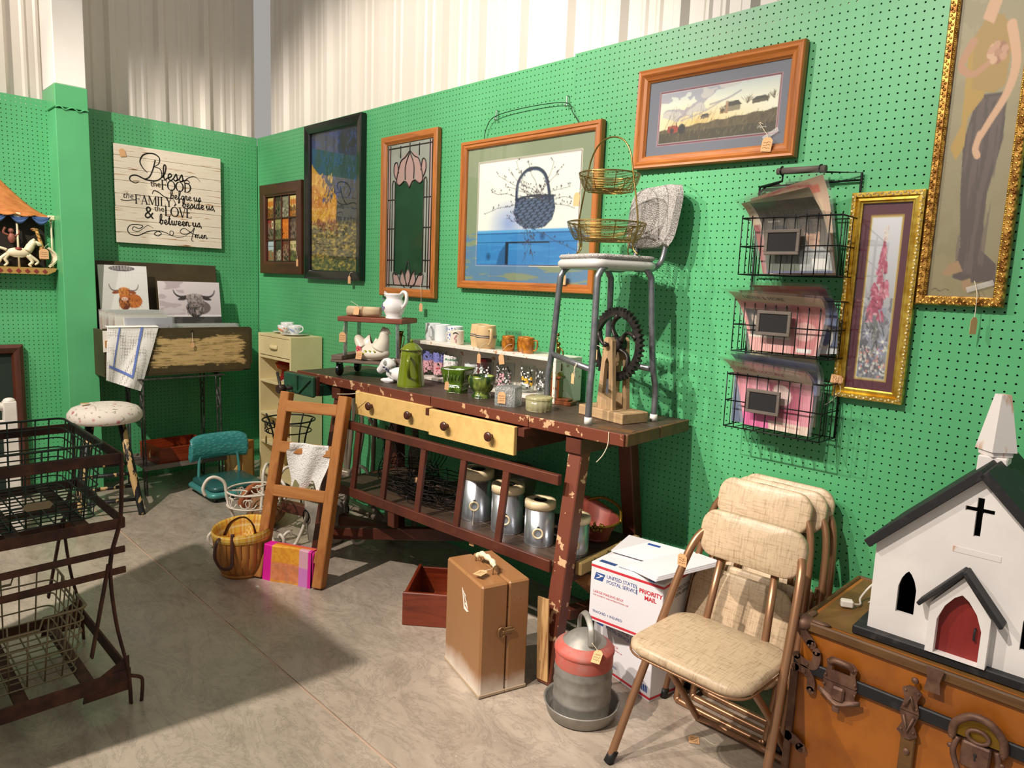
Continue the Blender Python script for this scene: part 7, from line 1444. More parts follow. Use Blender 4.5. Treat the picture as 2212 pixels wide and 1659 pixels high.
def wirebird(label, x, y, rz, s=1.):
    T = thing('wire_hen_basket', label, 'basket', (x, y, ZSH), rz, 'black wire hen baskets'); m = MB(); rv = random.Random(int(x*100))
    for k in range(7):
        f = k/6; z = s*(.01+.12*f); r_ = s*(.085+.045*math.sin(PI*f*.8+.3)); m.tube([(r_*1.35*math.cos(a*PI/12)+rv.uniform(-.004, .004), r_*math.sin(a*PI/12)+rv.uniform(-.004, .004), z+rv.uniform(-.004, .004)) for a in range(24)], .0022, 5, True)
    for k in range(14): a = k*PI/7; m.tube(cr([(.02*math.cos(a), .02*math.sin(a), .004), (s*.11*math.cos(a), s*.085*math.sin(a), s*.02), (s*.17*math.cos(a), s*.13*math.sin(a), s*.08), (s*.155*math.cos(a), s*.115*math.sin(a), s*.14)], 4), .0018, 5)
    obj('body_wires', m, 'black_rust_wire', T); m = MB()
    m.tube(cr([(-s*.17, 0, s*.1), (-s*.185, 0, s*.19), (-s*.17, 0, s*.25), (-s*.14, 0, s*.265), (-s*.12, 0, s*.24), (-s*.08, 0, s*.19), (-s*.02, 0, s*.15)], 6), .003, 6); m.tube(cr([(-s*.165, 0, s*.25), (-s*.175, 0, s*.29), (-s*.145, 0, s*.28), (-s*.135, 0, s*.305), (-s*.115, 0, s*.275)], 5), .0026, 6); m.tube([(-s*.15+s*.012*math.cos(a*PI/5), -.004, s*.238+s*.012*math.sin(a*PI/5)) for a in range(10)], .002, 5, True)
    for k in range(9): m.tube(cr([(-s*.17+.01*k, s*.012*(1 if k % 2 else -1), s*.1), (-s*.165+.014*k, s*.03*(1 if k % 2 else -1), s*.17-.004*k), (-s*.13+.012*k, 0, s*.25-.012*k)], 4), .0014, 5)
    obj('head_wires', m, 'black_rust_wire', T); m = MB()
    for k in range(6): m.tube(cr([(s*.14, s*(.08-.03*k), s*.12), (s*.2, s*(.07-.028*k), s*.2), (s*.185, s*(.05-.02*k), s*.23)], 4), .0018, 5)
    obj('tail_wires', m, 'black_rust_wire', T); return T
wirebird('black wire hen basket, left one on the bench shelf', 2.47, -.4, .1, 1.0); wirebird('black wire hen basket, right one on the bench shelf', 2.73, -.42, .25, .98)
wc = thing('wire_coil', 'tangle of thin dark wire lying before the hen baskets on the bench shelf', 'wire', (2.62, -.46, ZSH)); rv = random.Random(8); m = MB()
for k in range(16): r_ = rv.uniform(.05, .1); cx, cy = rv.uniform(-.04, .05), rv.uniform(-.02, .03); m.tube([(cx+r_*1.3*math.cos(a*PI/12), cy*.5+r_*.55*math.sin(a*PI/12), .004+.0035*k+.004*math.sin(a+k)) for a in range(24)], .0016, 5, True)
obj('coil', m, 'black_rust_wire', wc); obj('handle_loop', MB().tube(cr([(.03, -.045, .05), (.0, -.06, .02), (.03, -.075, .003), (.075, -.07, .01), (.085, -.055, .06), (.06, -.04, .08)], 6), .0022, 6), 'steel_dark', wc); obj('cork_block', MB().box((.0, .01, .085), (.035, .025, .03), .3, .003), 'kraft', wc)
# ================================================================== floor things in front of the bench
def plate(outer, holes, t, fn):
    """flat plate with real cut-outs: 2D outlines, thickness t, fn(a,b,c)->xyz (c 0 front .. t back)"""
    cu = bpy.data.curves.new('plate', 'CURVE'); cu.dimensions = '2D'; cu.fill_mode = 'BOTH'; cu.extrude = t/2
    for P in [outer]+list(holes):
        s = cu.splines.new('POLY'); s.points.add(len(P)-1); s.use_cyclic_u = True
        for i, (a, b) in enumerate(P): s.points[i].co = (a, b, 0, 1)
    o = bpy.data.objects.new('plate', cu); C.objects.link(o); bpy.context.view_layer.update(); me = bpy.data.meshes.new_from_object(o); bpy.data.objects.remove(o)
    mb = MB(); mb.add([fn(v.co.x, v.co.y, t/2-v.co.z) for v in me.vertices], [tuple(p.vertices) for p in me.polygons]); bpy.data.meshes.remove(me); return mb
wood('drawer_red', '5a1c10', '8c3a1c', 0, 10, .3, .4); wood('drawer_red_y', '5a1c10', '8c3a1c', 1, 10, .3, .4)
dw = thing('loose_drawer', 'reddish mahogany drawer standing on the floor behind the tan case', 'drawer', (2.932, -.764, 0), math.radians(41))
obj('front_board', MB().box((.15, .007, .073), (.3, .016, .146), bev=.003), 'drawer_red', dw); obj('back_board', MB().box((.15, .32, .07), (.27, .012, .12), bev=.002), 'drawer_red', dw)
for x in (.012, .288): obj('side_board', MB().box((x, .165, .073), (.014, .3, .14), bev=.002), 'drawer_red_y', dw)
obj('bottom_board', MB().box((.15, .165, .012), (.26, .3, .008)), 'drawer_red_y', dw)
M('tan_enamel', '8f6240', .35, coat=.15, c2='86593a', scale=5); M('tan_base', 'b09a80', .5); M('ivory_plastic', 'ddd0b0', .4); M('bronze_latch', '8a6a48', .4, .5)
tcs = thing('metal_case', 'upright tan metal carrying case with ivory handle on the floor', 'case', (3.548, -.885, 0), math.radians(-15.7))
# local: front corner at origin, x towards right-back along -... box spans x -.295..0, y 0..0.19
t_ = NT('case_paint'); t_.set(.36, 0, .15); sep = t_.node('ShaderNodeSeparateXYZ'); t_.link(t_.coords(), sep.inputs[0]); n_ = t_.noise(t_.coords(), 7, 6)
ad = t_.node('ShaderNodeMath', operation='MULTIPLY_ADD'); t_.link(n_, ad.inputs[0]); ad.inputs[1].default_value = .12; t_.link(sep.outputs['Z'], ad.inputs[2]); t_.col(t_.mix(t_.ramp(t_.noise(t_.coords(), 60, 5, .7), [(.66, 0.), (.69, 1.)]), t_.ramp(ad.outputs[0], [(.07, 'd8cbbc'), (.15, '94673f')]), '4a2a1a'))
cw2, cd2, chh2 = .295, .19, .415
obj('body', MB().box((-cw2/2, .052, chh2/2), (cw2, .104, chh2), bev=.007), 'case_paint', tcs); dd = obj('door', MB().box((-cw2/2, .1485, chh2/2), (cw2, .083, chh2), bev=.006), 'case_paint', tcs)
obj('base_bead', MB().box((-cw2/2, .052, .009), (cw2+.005, .107, .014), bev=.003), 'tan_base', tcs); obj('base_bead', MB().box((-cw2/2, .1485, .009), (cw2+.005, .086, .014), bev=.003), 'tan_base', dd)
ha = obj('handle', MB().tube(cr([(-.215, .09, chh2+.02), (-.19, .09, chh2+.036), (-.15, .092, chh2+.04), (-.11, .094, chh2+.036), (-.085, .095, chh2+.02)], 5), [.008+.0025*math.sin(i*1.3)+.002 for i in range(21)], 10), 'ivory_plastic', tcs)
for x in (-.218, -.08): obj('handle_clip', MB().tube(cr([(x, .082, chh2), (x, .085, chh2+.028), (x, .1, chh2+.028), (x, .104, chh2)], 4), .0025, 6), 'bronze_latch', ha)
la = obj('latch', MB().box((.002, .095, .235), (.006, .055, .032), bev=.003).box((.006, .108, .235), (.006, .05, .014), bev=.003), 'bronze_latch', tcs); obj('latch_loop', MB().tube([(.006, .08+.014*math.cos(a*PI/6), .235+.02*math.sin(a*PI/6)) for a in range(12)], .003, 6, True), 'bronze_latch', la)
em = obj('emblem', MB().prism([(-.155, .345), (-.128, .333), (-.106, .29), (-.13, .303), (-.12, .31)], .0012, lambda a, b, c: (a, c, b)), 'print_white', tcs); obj('emblem_shield', MB().prism([(-.155, .352), (-.15, .345), (-.13, .29), (-.1, .283), (-.112, .277), (-.136, .28)], .0014, lambda a, b, c: (a, c, b)), 'print_white', em)
text('emblem_letters', 'CRUZET', .011, 'print_black', em, lambda x, y: (-.146+x*.75+y*.25, -.0016, .334+y-x*.45))
price_tag(tcs, (-.09, .055, chh2+.016), Matrix.Rotation(-PI/2, 3, 'X') @ Matrix.Rotation(-.5, 3, 'Y'), .034, .05, [(-.085, .08, chh2+.02)], 2)
# galvanized waterer
t_ = NT('galvanized'); t_.set(.55, .55); vo = t_.node('ShaderNodeTexVoronoi'); vo.inputs['Scale'].default_value = 45; t_.link(t_.coords(), vo.inputs['Vector']); t_.col(t_.mix(.35, t_.ramp(t_.noise(t_.coords(), 9, 6), [(.35, '7d7a74'), (.65, 'a5a19a')]), t_.ramp(vo.outputs['Distance'], [(.1, '8a8780'), (.7, 'a8a49c')]))); t_.bump(t_.noise(t_.coords(), 60, 4), .15, .002)
M('faded_red', 'b5574a', .6, c2='a87a72', scale=16, fac=(.45, .75))
wt = thing('poultry_waterer', 'galvanized poultry waterer with faded red band and round tray on the floor', 'waterer', (3.83, -.665, 0), 0)
rb2 = lambda a, z: 1
obj('tray', MB().lathe([(0, .003), (.112, .003), (.116, .006), (.128, .045), (.131, .05), (.128, .052), (.122, .046), (.11, .01), (0, .009)], 44), 'galvanized', wt)
obj('tank', MB().lathe([(0, .012), (.095, .012), (.096, .02), (.098, .06), (.1005, .066), (.098, .072), (.098, .11), (.1005, .116), (.098, .122), (.098, .155), (.1, .16), (.098, .165), (.098, .19)], 44), 'galvanized', wt); obj('red_band', MB().lathe([(.0984, .186), (.0988, .19), (.0988, .225), (.098, .232)], 44), 'faded_red', wt)
cn = obj('cone_top', MB().lathe([(.074, .262), (.05, .283), (.03, .294), (0, .296)], 40), 'galvanized', wt); obj('shoulder', MB().lathe([(.099, .228), (.102, .232), (.102, .238), (.098, .246), (.074, .2625)], 40), 'faded_red', wt)
obj('handle', MB().tube(cr([(-.05, .03, .272), (-.055, .035, .31), (-.03, .02, .345), (.01, -.005, .35), (.045, -.03, .33), (.055, -.038, .3), (.058, -.04, .275)], 6), .011, 8, flat=(1, .25)), 'galvanized', cn)
price_tag(wt, (.085, -.03, .27), Matrix.Rotation(.3, 3, 'Z') @ Matrix.Rotation(-.9, 3, 'X'), .03, .045, [(.06, -.04, .29)], 9); text('handwriting', '79', .028, 'print_black', wt, lambda x, y: (.0995*math.cos(-2.45+x/.1), .0995*math.sin(-2.45+x/.1), .196+y))
# mailing boxes
M('carton', 'dcd9dc', .6, var=.02); M('usps_blue', '2b4c8e', .6); M('usps_red', 'c4313c', .6); M('carton_grey', 'b9b6b8', .6)
def carton(name, label, loc, rz, w_, d, h, full_=True):
    T = thing(name, label, 'box', loc, rz); b = obj('carton', MB().box((w_/2, d/2, h/2), (w_, d, h), bev=.002), 'carton', T)
    F = lambda x, z: (x, -.0008, z); Sx = lambda y, z: (w_+.0008, y, z)
    r_ = MB(); r_.add([(.0, -.0006, h*.925), (w_, -.0006, h*.925), (w_, -.0006, h*.965), (0, -.0006, h*.965)], [(0, 1, 2, 3)]); obj('red_stripe', r_, 'usps_red', b)
    r_ = MB(); r_.add([(.0, -.0006, h*.035), (w_, -.0006, h*.035), (w_, -.0006, h*.075), (0, -.0006, h*.075)], [(0, 1, 2, 3)]); obj('red_stripe', r_, 'usps_red', b)
    for z0, z1 in ((h*.925, h*.965), (h*.035, h*.075)): r_ = MB(); r_.add([(w_+.0006, 0, z0), (w_+.0006, d, z0), (w_+.0006, d, z1), (w_+.0006, 0, z1)], [(0, 1, 2, 3)]); obj('red_stripe', r_, 'usps_red', b)
    def eagle(fn, x, z, s):
        m = MB(); q = lambda P: m.add([fn(x+a*s, z+c*s) for a, c in P], [tuple(range(len(P)))])
        q([(0, 0), (.78, 0), (1, .62), (.16, .62)]); e = obj('eagle_mark', m, 'usps_blue', b); m2 = MB()
        m2.add([(lambda p: (p[0]+(.0004 if fn is Sx else 0), p[1]-(.0004 if fn is F else 0), p[2]))(fn(x+a*s, z+c*s)) for a, c in [(.1, .08), (.45, .2), (.72, .38), (.9, .4), (.74, .48), (.5, .5), (.18, .52), (.5, .42), (.55, .36), (.3, .22)]], [tuple(range(10))]); obj('eagle_head', m2, 'carton', e)
    eagle(F, w_*.05, h*.72, .046); eagle(Sx, d*.12, h*.66, .04)
    text('lettering', 'UNITED STATES\nPOSTAL SERVICE', .0185, 'usps_blue', b, lambda x, y: F(w_*.05+.052+x, h*.8+y+y*0.02), spacing=.92); text('lettering', 'PRIORITY\nMAIL', .021, 'usps_red', b, lambda x, y: F(w_*.835+x, h*.76+y), align='CENTER', bold=.0006)
    text('lettering', 'UNITED STATES\nPOSTAL SERVICE', .018, 'print_black', b, lambda x, y: Sx(d*.12+.048+x, h*.75+y), spacing=.9)
    r_ = MB(); r_.add([F(w_*.645, h*.7), F(w_*.65, h*.7), F(w_*.65, h*.84), F(w_*.645, h*.84)], [(0, 1, 2, 3)]); obj('rule', r_, 'usps_blue', b)
    text('lettering', 'LARGE MAILING BOX', .013, 'usps_red', b, lambda x, y: F(w_*.05+x, h*.5+y)); text('lettering', 'FOR DOMESTIC AND INTERNATIONAL USE', .0075, 'usps_red', b, lambda x, y: F(w_*.05+x, h*.45+y)); text('lettering', 'TRACKED + INSURED', .013, 'usps_blue', b, lambda x, y: F(w_*.05+x, h*.16+y))
    return T, b
T, b = carton('mailing_box', 'white United States Postal Service Priority Mail box, lower one on the floor', (3.652, -.386, 0), math.radians(-10.4), .31, .31, .238)
bc = MB(); 
for k in range(14): x = .235+.0045*k; bc.add([(x, -.001, .03), (x+.0025*(1+k % 2)*.8, -.001, .03), (x+.0025*(1+k % 2)*.8, -.001, .055), (x, -.001, .055)], [(0, 1, 2, 3)])
obj('barcode', bc, 'usps_blue', b)
T, b = carton('mailing_box', 'white United States Postal Service Priority Mail box, upper one tilted against the bench', (3.712, -.5, .2395), math.radians(5.5), .292, .236, .222)
bc = MB()
for k in range(16): x = .02+.0042*k; bc.add([(x, .018, .2232), (x+.0026, .018, .2232), (x+.0026, .04, .2232), (x, .04, .2232)], [(0, 1, 2, 3)])
obj('barcode', bc, 'usps_blue', b); text('lettering', 'PRIORITY MAIL', .011, 'usps_blue', b, lambda x, y: (.1+x, .02+y, .2232))
fl2 = thing('folded_carton', 'flattened white mailing carton lying tilted on the upper mailing box', 'carton', (3.93, -.36, .463), math.radians(-28))
for k in range(3): obj('carton_sheet', MB().box((.05-.004*k, .0+.006*k, .03+.005*k), (.2, .24, .0035), Matrix.Rotation(-.18, 3, 'Y') @ Matrix.Rotation(.14, 3, 'X')), 'carton', fl2)
obj('blue_mark', MB().box((.1, -.095, .011), (.035, .025, .0036), Matrix.Rotation(-.18, 3, 'Y') @ Matrix.Rotation(.14, 3, 'X')), 'usps_blue', fl2)
fl3 = thing('folded_carton', 'flattened white mailing carton with small blue logo at the back of the upper mailing box', 'carton', (3.8, -.3, .463), math.radians(8)); obj('carton_sheet', MB().box((.02, .0, .02), (.24, .14, .006), Matrix.Rotation(.16, 3, 'X')), 'carton', fl3); obj('blue_mark', MB().box((.02, .04, .0305), (.05, .012, .001), Matrix.Rotation(.16, 3, 'X')), 'usps_blue', fl3)
# ================================================================== folding chairs
linen('beige_vinyl', 'cdb494', '8f7658', 1., .4, .2, (0, 2), 200); linen('beige_seat', 'cdb494', '8f7658', 1., .4, .2, (0, 1), 200)
M('bronze_tube', '9a7152', .32, .55, var=.04); M('black_rubber', '111111', .5)
def rpad(w_, h, t, r, bow=0.):
    P = []
    for cx, cz, a0 in ((w_/2-r, h/2-r, 0), (-w_/2+r, h/2-r, PI/2), (-w_/2+r, -h/2+r, PI), (w_/2-r, -h/2+r, 1.5*PI)): P += [(cx+r*math.cos(a0+i*PI/16), cz+r*math.sin(a0+i*PI/16)) for i in range(9)]
    n = len(P); rows = []
    for s_, y in ((.97, t/2), (1, t/2-.006), (1, -t/2+.008), (.985, -t/2+.002), (.95, -t/2), (.6, -t/2-.003), (.25, -t/2-.004)): rows.append([(x*s_, y+bow*(x*s_/(w_/2))**2, z*s_) for x, z in P])
    vs = [p for rw in rows for p in rw]+[(0, -t/2-.004, 0), (0, t/2, 0)]; fs = []; L = len(rows)*n
    for i in range(len(rows)-1):
        for k in range(n): fs.append((i*n+k, i*n+(k+1) % n, (i+1)*n+(k+1) % n, (i+1)*n+k))
    for k in range(n): fs.append(((len(rows)-1)*n+k, (len(rows)-1)*n+(k+1) % n, L)); fs.append(((k+1) % n, k, L+1))
    return MB().add(vs, fs, True)
def orient(mb, R, o): return mb.xf(R, o)
fc = thing('folding_chair', 'open beige padded folding chair with bronze legs in front of the folded ones', 'chair', (4.292, -.66, 0), 0, 'beige folding chairs')
def loc_(x, y, z): return (x, y+.66, z)
hoop = [(-.235, -.8, .012), (-.205, -.66, .34), (-.178, -.53, .62), (-.15, -.47, .7), (-.09, -.44, .735), (0, -.432, .74), (.09, -.44, .735), (.15, -.47, .7), (.178, -.53, .62), (.205, -.66, .34), (.235, -.8, .012)]
hp = obj('front_hoop', MB().tube(cr([loc_(*p) for p in hoop], 8), .0125, 12), 'bronze_tube', fc)
for s_ in (-1, 1):
    obj('foot_cap', MB().cyl(loc_(s_*.237, -.806, 0), loc_(s_*.231, -.785, .035), .0155, .015, 12), 'black_rubber', hp)
    obj('back_bar', MB().tube([loc_(s_*.085, -.475, .66), loc_(s_*.095, -.525, .45), loc_(s_*.1, -.55, .36)], .0115, 10), 'bronze_tube', fc)
rl = obj('rear_legs', MB().tube(cr([loc_(-.165, -.74, .4), loc_(-.165, -.6, .25), loc_(-.165, -.42, .03), loc_(-.16, -.405, .013), loc_(-.1, -.4, .013), loc_(.1, -.4, .013), loc_(.16, -.405, .013), loc_(.165, -.42, .03), loc_(.165, -.6, .25), loc_(.165, -.74, .4)], 6), .0115, 10), 'bronze_tube', fc)
m = rslab(MB(), .375, .325, .405, .44, .07, (0, 0), .006); m.xf(None, (0, -.025, 0)); obj('seat', m, 'beige_seat', fc)
obj('seat_bead', MB().tube([((.1875-.07)*(1 if k in (0, 3) else -1)+.07*math.cos(a), (.1625-.07)*(1 if k in (0, 1) else -1)+.07*math.sin(a)-.025, .409) for k in range(4) for a in [k*PI/2+i*PI/16 for i in range(9)]], .0035, 6, True), 'bronze_tube', fc)
m = rpad(.335, .145, .03, .055, .018); m.xf(Matrix.Rotation(-.22, 3, 'X'), loc_(0, -.487, .7)); obj('backrest', m, 'beige_vinyl', fc)
price_tag(fc, loc_(-.178, -.56, .628), rotz(-.1), .034, .04, None, 3)
def folded(label, x, yf, yt, H):
    th = math.atan2(yt-yf, .84); T = thing('folding_chair', label, 'chair', (x, yf, 0), group='beige folding chairs', rot=(-th, 0, 0)); L = .86
    hoop = [(-.215, 0, .014), (-.205, 0, .35), (-.185, 0, .64), (-.15, .0, .75), (-.08, .0, .805), (0, 0, .815), (.08, 0, .805), (.15, 0, .75), (.185, 0, .64), (.205, 0, .35), (.215, 0, .014)]
    h_ = obj('front_hoop', MB().tube(cr(hoop, 8), .012, 12), 'bronze_tube', T)
    rl = obj('rear_legs', MB().tube(cr([(-.165, .004, .5), (-.165, .004, .06), (-.16, .004, .02), (-.12, .004, .0135), (.12, .004, .0135), (.16, .004, .02), (.165, .004, .06), (.165, .004, .5)], 6), .0115, 10), 'bronze_tube', T)
    for s_ in (-1, 1): obj('foot_cap', MB().cyl((s_*.215, 0, .002), (s_*.2145, 0, .034), .015, None, 12), 'black_rubber', h_); obj('back_bar', MB().tube([(s_*.085, -.008, .68), (s_*.1, -.006, .46)], .0105, 10), 'bronze_tube', T); obj('hinge_loop', MB().tube([(s_*.185, -.012+.01*math.cos(a*PI/5), .5+.018*math.sin(a*PI/5)) for a in range(10)], .003, 6, True), 'bronze_tube', T)
    m = rpad(.33, .142, .022, .055, .012); m.xf(None, (0, -.012, .755)); obj('backrest', m, 'beige_vinyl', T)
    m = rpad(.36, .33, .022, .07, 0); m.xf(None, (0, -.028, .34)); obj('seat', m, 'beige_vinyl', T); return T
folded('folded beige chair leaning nearest the pegboard, rearmost of three', 4.215, -.255, -.045, .84); folded('folded beige chair in the middle of the leaning stack', 4.212, -.315, -.095, .84); folded('folded beige chair at the front of the leaning stack, behind the open one', 4.185, -.375, -.15, .84)
ft_ = thing('floor_tag', 'kraft price tag with white string lying on the concrete floor', 'price tag', (4.174, -.505, 0), .6); price_tag(ft_, (0, .02, .0012), Matrix.Rotation(-PI/2, 3, 'X'), .034, .042, [(.03, .015, .0015), (.06, -.012, .0015), (.1, -.01, .0015)], 5)
# ================================================================== trunk
M('trunk_fiber', 'a8611a', .4, coat=.15, c2='8a4c14', scale=6, bump=.1, bscale=80); M('trunk_top', '6b4a22', .5, c2='7d5829', scale=9); wood('trunk_slat', '4a3016', '6b4a26', 0, 14, .6, c3='7d5a2a'); M('rusty_iron', '5c4034', .55, .35, c2='7a5a48', scale=28, bump=.2, bscale=90); M('black_band', '17181c', .55, c2='3a3530', scale=26, fac=(.55, .75))
tk = thing('steamer_trunk', 'old orange brown trunk with rusty iron hardware in the right foreground', 'trunk', (4.487, -.542, 0))
TW, TD, TH = .92, .455, .55
obj('lower_body', MB().box((TW/2, TD/2, .21), (TW-.01, TD-.01, .415), bev=.003), 'trunk_fiber', tk); ld = obj('lid', MB().box((TW/2, TD/2, .487), (TW-.01, TD-.01, .118), bev=.003), 'trunk_fiber', tk)
obj('lid_top', MB().box((TW/2, TD/2, .5475), (TW-.04, TD-.04, .004)), 'trunk_top', ld)
for y in (.0, TD): obj('lid_edging', MB().box((TW/2, y, .537), (TW+.004, .014, .028), bev=.004), 'trunk_slat', ld)
for x in (.0, TW): obj('lid_edging', MB().box((x, TD/2, .537), (.014, TD+.004, .028), bev=.004), 'trunk_slat', ld)
obj('valance_band', MB().box((TW/2, -.003, .421), (TW-.002, .012, .034), bev=.003), 'black_band', tk); obj('valance_band', MB().box((-.003, TD/2, .421), (.012, TD, .034), bev=.003), 'black_band', tk)
for x in (.0, TW): obj('corner_edging', MB().box((x, .0, .2), (.02, .02, .4), bev=.003), 'rusty_iron', tk)
for x in (.3, .62): obj('front_slat', MB().box((x, -.006, .18), (.034, .012, .35), bev=.003), 'trunk_slat', tk)
def rivets(m, P, y=-.012, r=.004):
    for a, b in P: m.ell((a, y, b), (r, r*.7, r), 8, 5)
    return m
# corner clamp (curved hooks)
def blob(m, pts, wd, y=-.01, t=.005):
    P = cr([(a, 0, b) for a, b in pts], 6); N = len(P); L, R_ = [], []
    for i in range(N):
        d = P[min(i+1, N-1)]-P[max(i-1, 0)]; n = Vector((-d.z, 0, d.x)).normalized(); w_ = wd(i/(N-1)) if callable(wd) else wd
        L.append((P[i].x+n.x*w_, P[i].z+n.z*w_)); R_.append((P[i].x-n.x*w_, P[i].z-n.z*w_))
    for i in range(N-1): m.prism([R_[i], R_[i+1], L[i+1], L[i]], t, lambda a, b, c: (a, y+c+t, b))
    for e in (P[0], P[-1]): w_ = wd(0) if callable(wd) else wd; m.prism([(e.x+w_*math.cos(k*PI/5), e.z+w_*math.sin(k*PI/5)) for k in range(10)], t, lambda a, b, c: (a, y+c+t, b))
    return m
c1 = obj('corner_clamp', blob(MB(), [(.003, .445), (.02, .432), (.05, .432), (.058, .455), (.056, .475)], .011), 'rusty_iron', tk); obj('rivets', rivets(MB(), [(.056, .472), (.035, .431), (.008, .446)]), 'rusty_iron', c1)
c1 = obj('corner_clamp', blob(MB(), [(.003, .41), (.03, .412), (.048, .39), (.05, .36)], .011), 'rusty_iron', tk); obj('rivets', rivets(MB(), [(.05, .363), (.03, .408)]), 'rusty_iron', c1)
c1 = obj('lid_corner', blob(MB(), [(.004, .545), (.012, .52), (.03, .502), (.04, .492)], .013), 'rusty_iron', ld); obj('lid_corner_cap', MB().ell((.01, .01, .54), (.028, .03, .022), 14, 8), 'rusty_iron', c1); obj('rivets', rivets(MB(), [(.044, .497), (.034, .487)]), 'rusty_iron', c1)
obj('top_tab', MB().ell((.05, .012, .552), (.03, .012, .004), 10, 5).ell((.012, .05, .552), (.012, .03, .004), 10, 5), 'rusty_iron', ld)
c1 = obj('side_clamp', blob(MB(), [(.0, .2), (.02, .195), (.04, .18)], .014), 'rusty_iron', tk); obj('rivets', rivets(MB(), [(.035, .188), (.042, .175)]), 'rusty_iron', c1)
def hasp(x):
    h = obj('hasp', plate([(-.044, .0), (-.036, .03), (-.04, .05), (-.028, .062), (.028, .062), (.04, .05), (.036, .03), (.044, 0), (.04, -.006), (-.04, -.006)], [[(-.024, .026), (.024, .026), (.022, .044), (-.022, .044)]], .005, lambda a, b, c: (x+a, -.014+c, .42+b)), 'rusty_iron', tk)
    obj('hasp_grip', MB().tube(cr([(x-.03, -.014, .465), (x-.015, -.022, .478), (x+.015, -.022, .478), (x+.03, -.014, .465)], 4), .007, 8), 'rusty_iron', h); obj('hasp_base', MB().prism([(-.044, -.008), (.044, -.008), (.04, -.03), (.046, -.05), (.02, -.062), (-.02, -.062), (-.046, -.05), (-.04, -.03)], .005, lambda a, b, c: (x+a, -.009+c, .42+b)), 'rusty_iron', h)
    obj('hasp_catch', MB().box((x, -.02, .388), (.032, .012, .04), bev=.005), 'rusty_iron', h); obj('hasp_lip', MB().sheet(lambda u, v: (x+.055*(2*u-1), -.012-.018*math.sin(PI*u)*v, .368-.012*v+.02*abs(2*u-1)), 10, 3, .003), 'rusty_iron', h); obj('hasp_tongue', MB().box((x, -.024, .35), (.02, .006, .025), bev=.003), 'rusty_iron', h)
    obj('rivets', rivets(MB(), [(x-.034, .468), (x+.034, .468), (x-.038, .428), (x+.038, .428), (x-.04, .4), (x+.04, .4)], -.016), 'rusty_iron', h)
hasp(.126)
def vstrap(x):
    h = obj('hinge_strap', MB().prism([(-.022, -.002), (-.014, .03), (-.022, .055), (-.008, .066), (.008, .066), (.022, .055), (.014, .03), (.022, -.002)], .006, lambda a, b, c: (x+a, -.01+c, .42+b)), 'rusty_iron', tk)
    obj('lower_strap', MB().prism([(-.022, -.004), (.022, -.004), (.014, -.035), (.024, -.06), (.006, -.075), (-.006, -.075), (-.024, -.06), (-.014, -.035)], .006, lambda a, b, c: (x+a, -.01+c, .42+b)), 'rusty_iron', h); obj('v_rib', MB().tube([(x-.012, -.018, .408), (x, -.02, .365), (x+.012, -.018, .408)], .004, 6).tube([(x-.01, -.018, .43), (x, -.02, .46), (x+.01, -.018, .43)], .004, 6), 'rusty_iron', h)
    obj('rivets', rivets(MB(), [(x-.014, .472), (x+.014, .472), (x-.014, .366), (x+.014, .366), (x-.014, .43), (x+.014, .43)], -.016), 'rusty_iron', h)
vstrap(.297); [obj('button', rivets(MB(), [q], -.012, .009), 'rusty_iron', tk) for q in [(.3, .502), (.3, .31), (.62, .5)]]
obj('top_clip', MB().prism([(-.02, .0), (.02, 0), (.014, -.03), (.018, -.06), (-.018, -.06), (-.014, -.03)], .006, lambda a, b, c: (.34+a, -.012+c, .552+b)), 'rusty_iron', ld)
# lock
lk = obj('lock_plate', MB().box((.445, -.014, .375), (.06, .02, .065), bev=.004), 'rusty_iron', tk); obj('keyhole', MB().ell((.445, -.025, .382), (.004, .002, .004), 8, 5).box((.445, -.0245, .374), (.003, .002, .012)), 'print_black', lk)
obj('lock_arch', MB().tube(cr([(.392, -.014, .405), (.396, -.018, .44), (.42, -.022, .468), (.445, -.024, .476), (.47, -.022, .468), (.494, -.018, .44), (.498, -.014, .405)], 6), .0095, 10), 'rusty_iron', lk); obj('lock_back', MB().prism([(.05*math.cos(k*PI/12), .05*math.sin(k*PI/12)) for k in range(13)], .006, lambda a, b, c: (.445+a, -.008+c, .412+b)), 'old_gold', lk); obj('lock_ring', MB().tube([(.445+.022*math.cos(k*PI/10), -.017, .425+.016*math.sin(k*PI/10)) for k in range(20)], .005, 8, True), 'rusty_iron', lk)
for x in (.405, .485): obj('lock_side', MB().tube(cr([(x, -.012, .405), (x-.006*(1 if x < .44 else -1), -.02, .37), (x+.012*(1 if x < .44 else -1), -.03, .33)], 5), .007, 8), 'rusty_iron', lk)
obj('rivets', rivets(MB(), [(.392, .405), (.498, .405), (.392, .38), (.498, .38), (.445, .478)], -.02, .007), 'rusty_iron', lk); vstrap(.6); hasp(.78)
